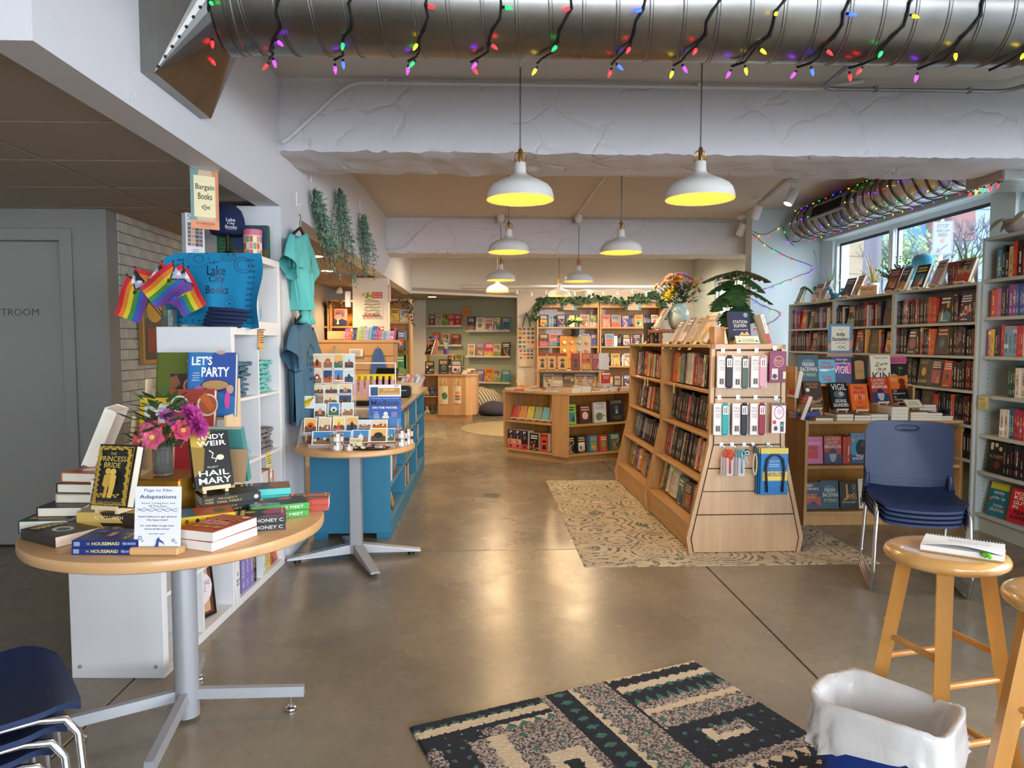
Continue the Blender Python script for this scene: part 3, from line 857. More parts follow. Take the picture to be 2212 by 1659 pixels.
# --- rugs
def rug(name,label,cat,Mx,w_,d_,mat,t=.008):
 r=MB().box(0,0,.0,w_,d_,t,b=.003).build(name,mat,None,Mx=Mx);return tag(r,label,cat)
def distressed():
 m,nt,b=nodes_of('distressed_wool');L=nt.links.new
 v=coords(nt)
 def nz(s_,d_=6,dist=0.,st=None):
  n=nd(nt,'ShaderNodeTexNoise',i_Scale=s_,i_Detail=d_,i_Roughness=.7,i_Distortion=dist);L(coords(nt,st)if st else v,n.inputs['Vector']);return n.outputs['Fac']
 def ramp(f,p0,c0,p1,c1):
  r=nd(nt,'ShaderNodeValToRGB');e=r.color_ramp.elements;e[0].position=p0;e[0].color=(*hx(c0),1);e[1].position=p1;e[1].color=(*hx(c1),1);L(f,r.inputs['Fac']);return r.outputs['Color']
 base=ramp(nz(3.2,5),.35,'#ada088',.62,'#cbbda4')
 vo=nd(nt,'ShaderNodeTexVoronoi',i_Scale=3.6);L(v,vo.inputs['Vector'])
 wv=nd(nt,'ShaderNodeMath',operation='SINE');mu=nd(nt,'ShaderNodeMath',operation='MULTIPLY');mu.inputs[1].default_value=42;L(vo.outputs['Distance'],mu.inputs[0]);L(mu.outputs[0],wv.inputs[0])
 th=nd(nt,'ShaderNodeMath',operation='GREATER_THAN');th.inputs[1].default_value=.35;L(wv.outputs[0],th.inputs[0])
 wear=nd(nt,'ShaderNodeMath',operation='GREATER_THAN');wear.inputs[1].default_value=.47;L(nz(13,6,.4),wear.inputs[0])
 wear2=nd(nt,'ShaderNodeMath',operation='GREATER_THAN');wear2.inputs[1].default_value=.45;L(nz(55,3,.2,(1,.5,1)),wear2.inputs[0])
 m1=nd(nt,'ShaderNodeMath',operation='MULTIPLY');L(th.outputs[0],m1.inputs[0]);L(wear.outputs[0],m1.inputs[1])
 m2=nd(nt,'ShaderNodeMath',operation='MULTIPLY');L(m1.outputs[0],m2.inputs[0]);L(wear2.outputs[0],m2.inputs[1])
 mx=nd(nt,'ShaderNodeMix',data_type='RGBA');L(m2.outputs[0],mx.inputs['Factor']);L(base,mx.inputs['A']);L(ramp(nz(2,2),.4,'#4d5661',.6,'#6f7462'),mx.inputs['B'])
 L(mx.outputs['Result'],b.inputs['Base Color']);b.inputs['Roughness'].default_value=.95
 return m
dr_=distressed()
rug('area_rug','faded cream and blue-grey area rug under the maple gondola','rug',T(.62,4.29,-.005),1.87,2.75,dr_)
MB().lathe([(.001,.0),(1.15,.0),(1.15,.006),(.001,.006)],64).build('round_rug',M('braided_beige','#a39370',.95,col2='#8f8263',nscale=30,bump=.3,bscale=60),None,Mx=T(.78,11.4,0))
tag(bpy.data.objects['round_rug'],'round braided beige rug in the reading corner past the island','rug')
rug('area_rug','dark patterned area rug under the kids display island','rug',T(-1.3,10.2,-.005,rz=6),.78,3.1,M('tan_wool','#9a8a6a',.95,col2='#6f6a5e',nscale=9))
def tufted():
 W_,D_=1.275,.98;nu,nv=190,146
 NV,CR,GRN=hx('#1d2129'),hx('#cdb798'),hx('#3f6a5f')
 rg=random.Random(3)
 def fleck():return rg.choice((hx('#3a353a'),hx('#a8978a'),hx('#665c5a'),hx('#8d7d70'),hx('#b0a090')))
 def zig(u,per,amp):return amp*(abs((u/per)%1-.5)*4-1)
 def dia(a,b_,pa,pb,k=.5):return abs((a/pa)%1-.5)/.5+abs((b_/pb)%1-.5)/.5<k
 def colour(x,y):
  if x<.515:
   if y<.36 and x>.30 or y<.19:
    s_=y+zig(x,.05,.004)
    if s_<.055:return GRN if(.038<s_ and(x/.05)%1<.5)else NV
    if s_<.10:return CR
    if s_<.13:return NV
    if s_<.165 and x>.3:return CR if abs((x/.055)%1-.5)*.07<(.165-s_)else GRN
    if x<.3:
     return NV if s_>.13 and x<.22 and not dia(x,y,.06,.05,.35)else fleck()
    return GRN if dia(x,y,.1,.09,.28)else fleck()
   xx=x+zig(y,.06,.006)
   if xx<.05:return fleck()
   if xx<.15:return GRN if dia(x,y,.05,.06,.4)else NV
   if xx<.22:return fleck()
   if xx<.285:return CR
   if xx<.36:return GRN if dia(x,y,.09,.1,.25)else fleck()
   if xx<.40 or(y<.42 and xx<.5):return CR
   if xx<.455:return NV
   return CR if xx<.50 else fleck()
  if x<.545:return fleck()
  if x<.645:return GRN if dia(x-.545,y,.10,.062,.55)else NV
  if x<.70:return CR if x<.668+zig(y,.055,.018)*.8 else(GRN if x<.69 and rg.random()<.3 else fleck())
  if x<.815:return GRN if dia(x-.70,y,.115,.11,.3)else fleck()
  if x<.825:return NV
  s_=y+zig(x,.05,.006)
  if s_<.02:return CR
  if s_<.075:return NV
  if s_<.12:return CR
  if s_<.215:return NV if abs((x/.05)%1-.5)*2<1.25-abs(s_-.165)/.05*1.1 else GRN
  if s_<.26:return fleck()
  if s_<.295:return CR
  if s_<.40:return GRN if dia(x,y-.295,.09,.105,.35)else fleck()
  if s_<.56:
   if .93<x<1.12 and .46<s_<.54:return CR if x<.97 or s_>.51 and x<1.1 else fleck()
   return GRN if dia(x,y,.06,.06,.36)else NV
  if s_<.64:return GRN if dia(x,y,.07,.08,.3)else NV
  if s_<.69:return fleck()
  if s_<.73:return CR if abs((x/.06)%1-.5)*.08<.73-s_ else NV
  if s_<.83:return CR if dia(x,y,.075,.05,.5)and rg.random()<.95 else NV
  if s_<.9:return fleck()
  return CR if s_<.93 else NV
 mb=MB()
 vs=[]
 for j in range(nv+1):
  for i in range(nu+1):
   x,y=W_*i/nu,D_*j/nv
   e=0 if i in(0,nu)or j in(0,nv)else .008+rg.uniform(-.0012,.0012)
   vs.append((x+rg.uniform(-.0015,.0015),-y+rg.uniform(-.0015,.0015),.003+e))
 mb.v=vs
 for j in range(nv):
  for i in range(nu):
   mb.f.append([j*(nu+1)+i,(j+1)*(nu+1)+i,(j+1)*(nu+1)+i+1,j*(nu+1)+i+1])
   mb.c.append(colour(W_*(i+.5)/nu,D_*(j+.5)/nv));mb.mi.append(0)
 r=thing('tufted_rug','navy, cream and green geometric tufted rug at the front','rug',None,T(-.27,2.49,0,rz=22.4))
 mb.build('pile',attr_mat('tufted_wool',.95,bump=.6,bscale=420),r)
 MB().box(.003,-D_+.003,.0,W_-.003,-.003,.004).build('backing',M('rug_backing','#6e6250',.9),r)
tufted()
# ====== DUCTS, LAMPS, PIPES
LED={k:M('bulb_'+k,c,.25,emit=c,estr=s_)for k,c,s_ in(('red','#ff1e22',5),('green','#16e04c',4),('blue','#1e38ff',8),('yellow','#ffe21e',4),('purple','#8a22ff',8))}
LEDN=list(LED)
bulb_me={k:MB().lathe([(.001,-.034),(.006,-.024),(.0085,-.012),(.008,-.002),(.005,.004)],8).mesh('bulb',LED[k],True)for k in LEDN}
sock_me=MB().lathe([(.001,-.001),(.0062,-.001),(.0062,.012),(.004,.016),(.001,.016)],8).mesh('socket',M('black_cable','#0d0f0e',.5),40)
def string_lights(label,cable_pts,bulbs,r=.0032,group=None,seg=6):
 root=thing('string_lights',label,'string lights',group)
 mb=MB()
 for p in cable_pts:mb.tube(p,r,seg)
 mb.build('cable',M('black_cable','#0d0f0e',.5),root,True)
 for k,(p,d,s_)in enumerate(bulbs):
  q=Vector((0,0,-1)).rotation_difference(Vector(d).normalized()).to_matrix().to_4x4()
  m_=Matrix.Translation(p)@q@Matrix.Diagonal((s_,s_,s_,1))
  b=link('bulb',bulb_me[LEDN[(k*3+(k*k)//7+k//4)%5]],root,m_)
  link('socket',sock_me,b)
 return root
DY,DZ,DR=2.98,2.765,.205
duct=thing('spiral_duct','large round galvanised spiral duct crossing overhead','duct')
mb=MB();N=64;mb.lathe([(DR,0),(DR,5.1)],N).xf(Matrix.Translation((-1.0,DY,DZ))@Matrix.Rotation(PI/2,4,'Y'))
mb.f=mb.f[:N];mb.c=mb.c[:N];mb.mi=mb.mi[:N]
mb.build('duct_tube',GALV,duct,True)
hl=[]
pitch=.131
for i in range(int(5.05/pitch*40)):
 a=2*PI*i/40;hl.append((-1.0+pitch*i/40,DY+(DR+.001)*math.cos(a),DZ+(DR+.001)*math.sin(a)))
MB().tube(hl,.0035,5).build('seam',GALV,duct,True)
hl2=[(x+.012,y,z)for x,y,z in hl]
MB().tube(hl2,.002,4).build('seam',GALV,duct,True)
cl=MB()
for x,rr_,ww in((-1.03,.008,.05),(-.97,.004,.02)):
 cl.lathe([(DR+.0005,0),(DR+rr_,.004),(DR+rr_,ww-.004),(DR+.0005,ww)],64,(0,0,x))
k=len(cl.v);cl.xf(Matrix.Translation((0,DY,DZ))@Matrix.Rotation(PI/2,4,'Y'));cl.build('collar',GALV,duct,40)
tr=MB();rect=[(-1.27,2.75,2.39),(-1.27,3.30,2.39),(-1.27,3.30,2.68),(-1.27,2.75,2.68)]
nn=32;circ=[(-1.03,DY+DR*math.cos(a),DZ+DR*math.sin(a))for a in[rad(-135-11.25*0+360*i/nn)for i in range(nn)]]
bx_=[(-1.22,y,z)for _,y,z in rect]
tr._add(rect+bx_,[(0,1,5,4),(1,2,6,5),(2,3,7,6),(3,0,4,7)])
o_=len(tr.v);tr._add(bx_+circ,[])
order=[0,1,2,3]
for q in range(4):
 c0=(q*8)%nn
 for k in range(-4,4):
  tr.f.append([o_+q,o_+4+(c0+k)%nn,o_+4+(c0+k+1)%nn]);tr.c.append(None);tr.mi.append(0)
 tr.f.append([o_+q,o_+(q+1)%4,o_+4+(c0+4)%nn]);tr.c.append(None);tr.mi.append(0)
tr.build('transition_box',GALV,duct)
sr=MB()
for q in(0,):
 for i in range(7):
  a=Vector(bx_[0]);c=Vector(circ[30]);p=a.lerp(c,.08+i*.13);MB().sphere((p.x,p.y-.004,p.z-.002),.006,8,4).build('rivet',M('dark_steel','#3a3a3c',.4,.9),duct,True)
cables=[];bulbs=[];rg=random.Random(11)
x=-1.0;n_=0
while x<3.0:
 pts=[]
 for k in range(15):
  a=rad(115+k*11.5)
  t_=k/14
  xo=-.02*t_-.12*t_**3+.012*math.sin(k*1.9+n_)
  rr_=DR+.008+(.012*t_ if k>11 else 0)
  pts.append((x+xo*(1 if n_%3 else .8),DY+rr_*math.cos(a),DZ+rr_*math.sin(a)))
 cables.append(pts);cables.append([(p[0]+.004*math.sin(i*2.1),p[1]-.003*math.cos(i*2.1),p[2]-.004*math.sin(i*1.3))for i,p in enumerate(pts)])
 for k in(2,5,8,11,13,14):
  if rg.random()<.12:continue
  p=Vector(pts[k]);n=Vector((0,p.y-DY,p.z-DZ)).normalized()
  d=n*.35+Vector((rg.uniform(-.9,1.0),0,-.55 if k>10 else-.1))
  bulbs.append((p+n*.01+d.normalized()*.016,d,.85))
 x+=.272+rg.uniform(-.02,.02);n_+=1
string_lights('multicoloured bulbs on black cable wound along the big overhead duct',cables,bulbs,.0042)
D2X,D2Z,D2R=3.80,2.78,.185
GALV_LIT=M('galvanised_window_lit','#c2beb6',.3,.95,col2='#aaa69e',nscale=3)  # lighter copy of the duct steel, window reflections put into its colour
d2=thing('spiral_duct','smaller spiral duct with air grille running above the window','duct')
mb=MB().lathe([(.001,3.28),(D2R-.02,3.28),(D2R,3.26),(D2R,0)],48).xf(Matrix.Translation((D2X,5.2,D2Z))@Matrix.Rotation(-PI/2,4,'X'))
mb.build('duct_tube',GALV_LIT,d2,50)
hl=[(D2X+(D2R+.001)*math.cos(2*PI*i/30),5.2+.13*i/30,D2Z+(D2R+.001)*math.sin(2*PI*i/30))for i in range(int(3.2/.13*30))]
MB().tube(hl,.003,4).build('seam',GALV_LIT,d2,True)
gr=MB();c_,s_=math.cos(rad(168)),math.sin(rad(168))
gm=Matrix.Translation((D2X-D2R-.012,7.05,D2Z+.02))@Matrix.Rotation(rad(12),4,'Y')
MB().box(-.012,0,-.07,.03,.72,.07,b=.004).xf(gm).build('grille',M('grey_metal','#8f8a82',.4,.8),d2)
sl=MB()
for i in range(26):sl.box(-.0165,.04+i*.025,-.05,-.011,.052+i*.025,.05)
sl.xf(gm).build('slot',M('slot_black','#15120f',.9),d2)
tb=MB()
c0=[(D2X+D2R*math.cos(rad(45*i)),5.22,D2Z+D2R*math.sin(rad(45*i)))for i in range(8)]
MB().box(3.56,4.80,2.50,4.14,5.19,3.0,b=.01).build('transition_box',GALV_LIT,d2)
cables=[];bulbs=[];hel=[]
for i in range(20*24):
 a=2*PI*i/24;rr_=D2R+.006
 hel.append((D2X+rr_*math.cos(a),8.35-.155*i/24-.02*math.sin(a*3.1),D2Z+rr_*math.sin(a)))
 if i%3==0:
  n=Vector((math.cos(a),0,math.sin(a)))
  if n.x<.35:bulbs.append((Vector(hel[-1])+n*.012,n*.6+Vector((0,rg.uniform(-.7,.7),-.5)),.5))
cables.append(hel)
cables.append([(D2X-.12+.02*math.sin(k),8.4-k*.1,D2Z-D2R-.01-.015*math.sin(k*1.7))for k in range(30)])
string_lights('dense multicoloured string lights wrapped around the window duct',cables,bulbs,.0042)
def wl(x,z):return(x,8.69,z)
A_=[(3.30,2.72),(3.45,2.60),(3.62,2.50),(3.80,2.42),(3.98,2.36),(4.06,2.33),(4.08,2.30),(4.02,2.25),(3.85,2.19),(3.62,2.10),(3.42,2.03),(3.28,1.99)]
B_=[(3.31,2.75),(3.38,2.71),(3.50,2.72),(3.58,2.77),(3.66,2.83),(3.70,2.76),(3.75,2.64),(3.82,2.58)]
C_=[(3.30,1.93),(3.42,1.86),(3.56,1.80),(3.67,1.76),(3.68,1.72),(3.60,1.66),(3.52,1.62),(3.44,1.56),(3.34,1.55)]
def dens(pl,st):
 out=[]
 for(a,b_)in zip(pl[:-1],pl[1:]):
  L_=math.hypot(b_[0]-a[0],b_[1]-a[1]);n=max(1,int(L_/st))
  out+=[(a[0]+(b_[0]-a[0])*i/n,a[1]+(b_[1]-a[1])*i/n)for i in range(n)]
 return out+[pl[-1]]
cb_=[];bb=[]
for pl in(A_,B_,C_):
 d=dens(pl,.05)
 cb_.append([wl(x+.004*math.sin(i*1.4),z+.005*math.sin(i*2.3))for i,(x,z)in enumerate(d)])
 for i,(x,z)in enumerate(d):
  if i%2==1:bb.append((Vector((x,8.68,z-.012)),(rg.uniform(-.4,.4),-.3,-1),.65))
string_lights('multicoloured string lights zigzagging down the pale blue partition',cb_,bb,.003)
string_lights('short run of coloured lights along the square duct above the tall bookcase',[[(3.55,5.18-i*.03,2.49-.01*math.sin(i))for i in range(14)]],[(Vector((3.54,5.1-i*.07,2.475)),(-.3,0,-1),1.0)for i in range(5)],.003)
SHADE_O=M('pendant_white_enamel','#dcd9d4',.35)
SHADE_I=M('pendant_inside_glow_tint',(.16,.062,.016),.6,spec=.0)  # white lining coloured dark amber, the bulb's yellow glow put into it
BRASS=M('brass','#b8863c',.3,.9)
CORD=M('striped_textile_cord','#6d6a66',.8)
LAMP=M('warm_bulb','#ffd9a0',.4,emit='#ffc463',estr=14)
def pend_meshes():
 prof=[(.024,.205),(.03,.20),(.032,.15),(.042,.135),(.075,.118),(.12,.098),(.155,.078),(.174,.055),(.182,.03),(.188,0)]
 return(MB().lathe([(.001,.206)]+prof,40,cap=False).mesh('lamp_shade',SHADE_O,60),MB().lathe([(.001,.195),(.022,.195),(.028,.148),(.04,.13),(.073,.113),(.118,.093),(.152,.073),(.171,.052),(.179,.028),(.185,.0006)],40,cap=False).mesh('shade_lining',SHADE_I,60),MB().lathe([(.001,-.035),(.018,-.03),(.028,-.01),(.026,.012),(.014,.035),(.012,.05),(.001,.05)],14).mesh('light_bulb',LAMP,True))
PM=pend_meshes()
brk=MB()
for q in range(3):
 a=2*PI*q/3+.4;c,s2=math.cos(a),math.sin(a)
 brk.tube([(.028*c,.028*s2,.195),(.034*c,.034*s2,.215),(.034*c,.034*s2,.245),(.026*c,.026*s2,.258),(.008*c,.008*s2,.262)],.0035,6)
brk.lathe([(.001,.206),(.012,.206),(.012,.27),(.006,.28),(.001,.28)],12)
brk_me=brk.mesh('brass_bracket',BRASS,50)
def pendant(x,y,z,top,label,power):
 r=thing('pendant_lamp',label,'lamp','white dome pendant lamps',T(x,y,z))
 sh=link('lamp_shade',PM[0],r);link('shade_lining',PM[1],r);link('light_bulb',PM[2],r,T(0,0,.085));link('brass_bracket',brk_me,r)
 MB().cyl((0,0,.27),(0,0,top-z-.12),.0042,n=8).build('cord',CORD,r)
 MB().lathe([(.001,-.135),(.009,-.13),(.01,-.10),(.03,-.095),(.046,-.07),(.05,-.02),(.05,0),(.001,0)],20,(0,0,top-z)).build('ceiling_cup',SHADE_O,r,40)
 d=bpy.data.lights.new('pendant_bulb','POINT');d.energy=power;d.color=(1.0,.70,.36);d.shadow_soft_size=.03
 lo=bpy.data.objects.new('pendant_light',d);COL.objects.link(lo);lo.parent=r;lo.location=(0,0,.035)
for(x,y,z,lb)in((.203,3.96,2.172,'nearest the camera on the aisle side'),(1.174,3.86,2.163,'before the front beam, further from the aisle'),(.228,6.47,2.20,'in the second row on the aisle side'),(1.227,6.35,2.186,'in the second row near the track lights'),(.223,9.22,2.185,'in the third row, just before the rear beam, aisle side'),(1.228,9.2,2.173,'in the third row above the island'),(.223,11.4,2.187,'in the last row above the reading corner'),(1.21,11.4,2.123,'in the last row before the rear bookcases')):
 pendant(x,y,z,3.02,'white dome pendant lamp '+lb,32)
PIPEW=M('white_painted_pipe','#d8d5d3',.5)
def pipe(name,label,pts,r,mat,cat='pipe',clips=()):
 ro=thing(name,label,cat)
 P=[Vector(p)for p in pts];out=[P[0]]
 for a,b_,c in zip(P[:-2],P[1:-1],P[2:]):
  r1=min(.09,(b_-a).length*.45);r2=min(.09,(c-b_).length*.45)
  s1=b_+(a-b_).normalized()*r1;s2=b_+(c-b_).normalized()*r2
  for k in range(5):
   t_=k/4;out.append(s1.lerp(b_,t_).lerp(b_.lerp(s2,t_),t_))
 out.append(P[-1])
 MB().tube(out,r,10).build('conduit',mat,ro,True)
 for c in clips:MB().box(c[0]-.012,c[1]-.014,c[2]-.014,c[0]+.012,c[1]+.014,c[2]+.02).build('clip',mat,ro)
 return ro
pipe('conduit','white conduit bent diagonally across the front concrete beam',[(-1.24,4.50,2.62),(-1.22,4.50,2.62),(-.82,4.50,2.985),(2.1,4.50,2.985),(2.35,4.40,3.0)],.011,PIPEW,clips=((-.6,4.5,2.985),(1.35,4.5,2.985)))
pipe('conduit','bare grey steel conduit with clips above the front beam',[(2.10,3.9,2.99),(2.10,4.44,2.965),(3.3,4.44,2.965),(3.55,3.9,2.99)],.0125,M('steel_conduit','#9a9b9e',.35,.8),clips=((2.45,4.44,2.965),(3.05,4.44,2.965)))
pipe('conduit','white conduit stepping up along the rear beam to the lamp boxes',[(-1.27,9.42,2.60),(-1.05,9.42,2.60),(-.66,9.42,2.985),(3.28,9.42,2.985)],.011,PIPEW)
pipe('conduit','ceiling conduit running between the two beams',[(1.19,9.4,3.0),(1.19,5.2,3.0)],.011,PIPEW)
pipe('sprinkler_pipe','white horizontal pipe hung below the ceiling near the rear wall',[(-.40,12.6,2.36),(3.4,12.6,2.36)],.035,PIPEW)
for x in(.223,1.228):
 o=tag(MB().box(-.06,-.05,-.05,.06,.05,.0,b=.008).build('junction_box',M('steel_conduit','#9a9b9e',.35,.8),None,Mx=T(x,9.36,3.0)),'small steel ceiling box at the rear beam, %s'%('aisle side' if x<1 else 'above the island'),'junction box')
pts=[];bl_=[]
for i in range(34):
 x=.5+i*.085;z=2.30+.018*math.sin(i*1.3);pts.append((x,12.55,z))
rt=thing('string_lights','unlit clear bulbs strung beneath the rear white pipe','string lights')
MB().tube(pts,.004,5).build('cable',PIPEW,rt,True)
cbm=MB().lathe([(.001,-.07),(.022,-.055),(.026,-.035),(.014,-.005),(.012,.02),(.001,.02)],8).mesh('bulb',M('clear_bulb','#e4e4e0',.15,alpha=.55),True)
for i in range(1,34,3):link('bulb',cbm,rt,T(pts[i][0],12.55,pts[i][2]-.03))
tk=thing('light_track','white ceiling track holding three spot lamps by the window','track')
MB().box(-.018,0,0,.018,3.2,.03).build('track_rail',PIPEW,tk);MB().box(-.004,0,-.001,.004,3.2,0.0).build('slot',BLACKP,tk)
tk.matrix_local=T(2.86,5.9,2.985,rz=-9)
def spot(x,y,lit,rz,label):
 r=thing('track_spot',label,'spot light','white track spots',T(x,y,2.97,rz=rz))
 MB().box(-.02,-.05,-.03,.02,.05,.015,b=.004).build('adapter',PIPEW,r);MB().cyl((0,0,-.09),(0,0,-.03),.006,n=8).build('stem',PIPEW,r)
 q=T(0,0,-.16,rx=28)
 MB().lathe([(.001,.08),(.042,.08),(.046,.075),(.046,-.075),(.04,-.078),(.04,-.06),(.001,-.06)],24).build('lamp_head',PIPEW,r,40,Mx=q)
 MB().lathe([(.001,-.061),(.039,-.061)],20).build('lens',M('spot_lens','#fff4dd',.3,emit='#fff1d6',estr=12 if lit else .0),r,Mx=q)
 if lit:
  d=bpy.data.lights.new('spot_bulb','SPOT');d.energy=60;d.spot_size=rad(75);d.color=(1,.93,.8);d.shadow_soft_size=.04
  lo=bpy.data.objects.new('spot_light',d);COL.objects.link(lo);lo.parent=r;lo.matrix_local=q@T(0,0,-.09)
spot(3.02,6.95,True,100,'lit white track spot above the fantasy cases')
spot(2.99,7.75,False,20,'white track spot in the middle of the ceiling track')
spot(3.26,8.95,False,30,'white track spot at the far end by the partition')
spot(3.75,3.95,False,10,'white spot lamp at the picture edge beside the big duct')
for i,(x,y)in enumerate(((2.9,10.6),(1.7,12.4),(3.0,12.6),(.0,10.9))):  # one downlight is real, the others are added to brighten the rear bay
 r=thing('recessed_light','round downlight in a rear bay set mostly added as fill, %s'%('by the beam','before the rear cases','beside the far window','over the aisle')[i],'ceiling light','rear bay downlights',T(x,y,3.012))
 MB().lathe([(.075,.006),(.09,0),(.095,.004),(.095,.008)],24).build('trim_ring',WHITE,r,True);MB().lathe([(.001,.002),(.076,.002)],24).build('lens',M('recessed_lens','#fff0d0',.4,emit='#ffdca6',estr=10),r)
 d=bpy.data.lights.new('rear_bulb_and_fill','SPOT');d.energy=115;d.spot_size=rad(165);d.spot_blend=.5;d.color=(1,.80,.55);d.shadow_soft_size=.07
 lo=bpy.data.objects.new('rear_lamp_and_fill',d);COL.objects.link(lo);lo.parent=r;lo.location=(0,0,-.02)
rl=[]
for i,(x,y)in enumerate(((-1.72,7.4),(-1.92,8.9),(-1.0,13.9),(-3.3,7.4),(-3.3,10.5),(-1.9,11.0))):
 r=thing('recessed_light','round recessed ceiling light %s'%('above the T-shirts','near the emergency lamp','in the sage reading nook','deep in the side room','over the far picture books','behind the poster pier')[i],'ceiling light','recessed lights in the side room',T(x,y,2.262))
 MB().lathe([(.075,.006),(.09,0),(.095,.004),(.095,.008)],24).build('trim_ring',WHITE,r,True);MB().lathe([(.001,.002),(.076,.002)],24).build('lens',M('recessed_lens','#fff0d0',.4,emit='#ffdca6',estr=10),r)
 d=bpy.data.lights.new('recessed_bulb','SPOT');d.energy=85;d.spot_size=rad(150);d.spot_blend=.6;d.color=(1,.72,.42);d.shadow_soft_size=.07
 lo=bpy.data.objects.new('recessed_lamp',d);COL.objects.link(lo);lo.parent=r;lo.location=(0,0,-.02)
# ====== BOOKS
_sb=MB()
_sb.m=0
_sb.box(0,0,0,.07,1,1).box(.93,0,0,1,1,1).box(.07,0,0,.93,.05,1)
_sb.m=1
_sb.box(.07,.05,.012,.93,.965,.975)
SPINE_ME=_sb.mesh('book',[SPINE,PAPER])
PAL={'dark':'#17151a #221a1c #2a1f24 #101418 #3a1518 #1a1a1c #14161c #201c22 #121214 #1c2026 #251a1a #5a1e1e #1d2430 #2c2440 #c23a2a #cf6236 #d9a24a #c94f74 #8f7fb8 #cfc8ba #3e5a5c #8a1f2a #15181c #241c1a #4a2230 #1a1a22'.split(),'rom':'#5b3a86 #8a4fa0 #d16aa8 #e2a0b8 #3f63a8 #2b3f78 #c83a4a #d8603a #e0a24a #d9d2c0 #7fa8c0 #9db88a #a8487a #31304a #e5c455 #b8a6cc'.split(),'mix':'#d9d2c4 #b33a2c #e08a3a #2f5d7a #1f1f24 #c9b26a #6f8a5a #8a4a3a #3a3f58 #e2c9a8 #5f7f8f #a83248 #2c4a3a #cfae8a #4a4a4e #7a3a4a'.split(),'kid':'#c93f34 #e0933a #e6c84a #6fa05a #3f86a8 #d8d2c2 #7a5a9a #d97a8a #2f4a6a #b8602f #efe6d2 #4f9a94'.split(),'ya':'#1f1d24 #2b2a3a #c4b8a2 #7a2f3a #d8d0c4 #2f4a78 #3f3a4a #a83f4a #6f8fa8 #16161a #d09a4a #8f6fa8 #e0d8cc #24303a'.split()}
def spine(Mx,t,d,h,c,label,group):
 o=link('paperback' if group=='spines in the tall grey bookcase' else 'book',SPINE_ME,None,Mx@Matrix.Diagonal((t,d,h,1)))
 o.color=(*c,1)
 return tag(o,label,'book',group)
def rart(p,rng,bg,dark=None):
 """abstract printed cover picture with title blocks"""
 import colorsys
 r,g_,b_=bg;lum=.3*r+.6*g_+.1*b_
 ink=hx(rng.choice(('#efe8d8','#e7c86a','#f4f0ea','#e0a890')if lum<.25 else('#22202a','#7a2a2a','#2a3f5a')))
 acc=[hx(rng.choice(('#c9523a','#d9a03f','#3f7f8f','#7f9a5a','#a8486a','#e6d8b8','#2f3a5a','#8a6a4a','#d8b0a0')))for _ in range(4)]
 k=rng.randrange(5)
 if k==0:
  p.ell(.5,.42,rng.uniform(.2,.34),rng.uniform(.16,.26),acc[0]);p.ell(.5,.40,.14,.12,acc[1])
 elif k==1:
  p.poly([(0,0),(1,0),(1,.3),(.6,.42),(.3,.3),(0,.45)],acc[0]);p.ell(.68,.6,.12,.09,acc[1]);p.poly([(.2,.1),(.4,.1),(.3,.5)],acc[2])
 elif k==2:
  for i in range(9):p.ell(rng.uniform(.12,.88),rng.uniform(.1,.62),rng.uniform(.05,.15),rng.uniform(.03,.1),acc[i%4],9)
 elif k==3:
  p.rect(.12,.12,.88,.6,acc[0]);p.ell(.4,.3,.16,.12,acc[1]);p.poly([(.5,.12),(.85,.12),(.72,.48)],acc[2])
 else:
  for i in range(5):p.line([(rng.uniform(0,1),0),(rng.uniform(.2,.8),.3),(rng.uniform(0,1),.62)],.05,acc[i%4])
 p.scrib(.12,.66,.9,.92,rng.choice((2,2,3)),ink,rng,.55)
 if rng.random()<.7:p.scrib(.25,.04,.8,.1,1,ink,rng,.5)
 return p
_bkm={}
def book_meshes(w_,h_,t,soft):
 k=(round(w_,3),round(h_,3),round(t,4),soft)
 if k not in _bkm:
  b=.0009 if soft else .0025;i_=.0 if soft else .003
  c=MB().box(0,0,0,w_,b,h_).box(0,t-b,0,w_,t,h_).box(0,b,0,b+.001,t-b,h_)
  g=MB().box(b+.001,b,i_+.0005,w_-i_-.0008,t-b,h_-i_-.0005)
  _bkm[k]=(c.mesh('book',COVER),g.mesh('page_block',PAPER))
 return _bkm[k]
NM={'books on the film table':'novel','cookbooks above the low cube shelf':'cookbook','far picture books':'picture_book','picture books on the sage wall':'picture_book','books on the kids island':'picture_book','journals lying on the island':'journal','rainbow notebooks in the island':'notebook','puzzle books on the island ledge':'puzzle_book','flat piles on the low maple bookcase':'paperback','novels faced out on the stepped riser':'novel','books on the low maple bookcase':'novel','faced books in the rear cases':'novel','books under the island ledge':'hardback','books inside the island':'hardback','books on easels above the fantasy cases':'hardback','books on easels along the gondola edge':'hardback'}
def dbook(Mx,w_,h_,t,col,label,art=None,group=None,sp=None,soft=True,seed=None,pages=None,name='book'):
 name=NM.get(group,name)
 c=hx(col)if isinstance(col,str)else col
 m1,m2=book_meshes(w_,h_,t,soft)
 o=link(name,m1,None,Mx);o.color=(*c,1)
 tag(o,label,'book',group)
 pb=link('page_block',m2,o)
 if pages:pb.data=pb.data.copy();pb.data.materials[0]=pages
 mb=MB()
 p=PR(w_,h_)
 if art=='rand':rart(p,random.Random(seed if seed is not None else label),c)
 elif art:art(p)
 if p.L:p.emit(mb,(0,0,0),(1,0,0),(0,0,1),(0,-1,0))
 if sp:
  q=PR(t,h_);sp(q);q.emit(mb,(0,t,0),(0,-1,0),(0,0,1),(-1,0,0))
 if mb.v:mb.build('cover_print',PRINT,o)
 return o
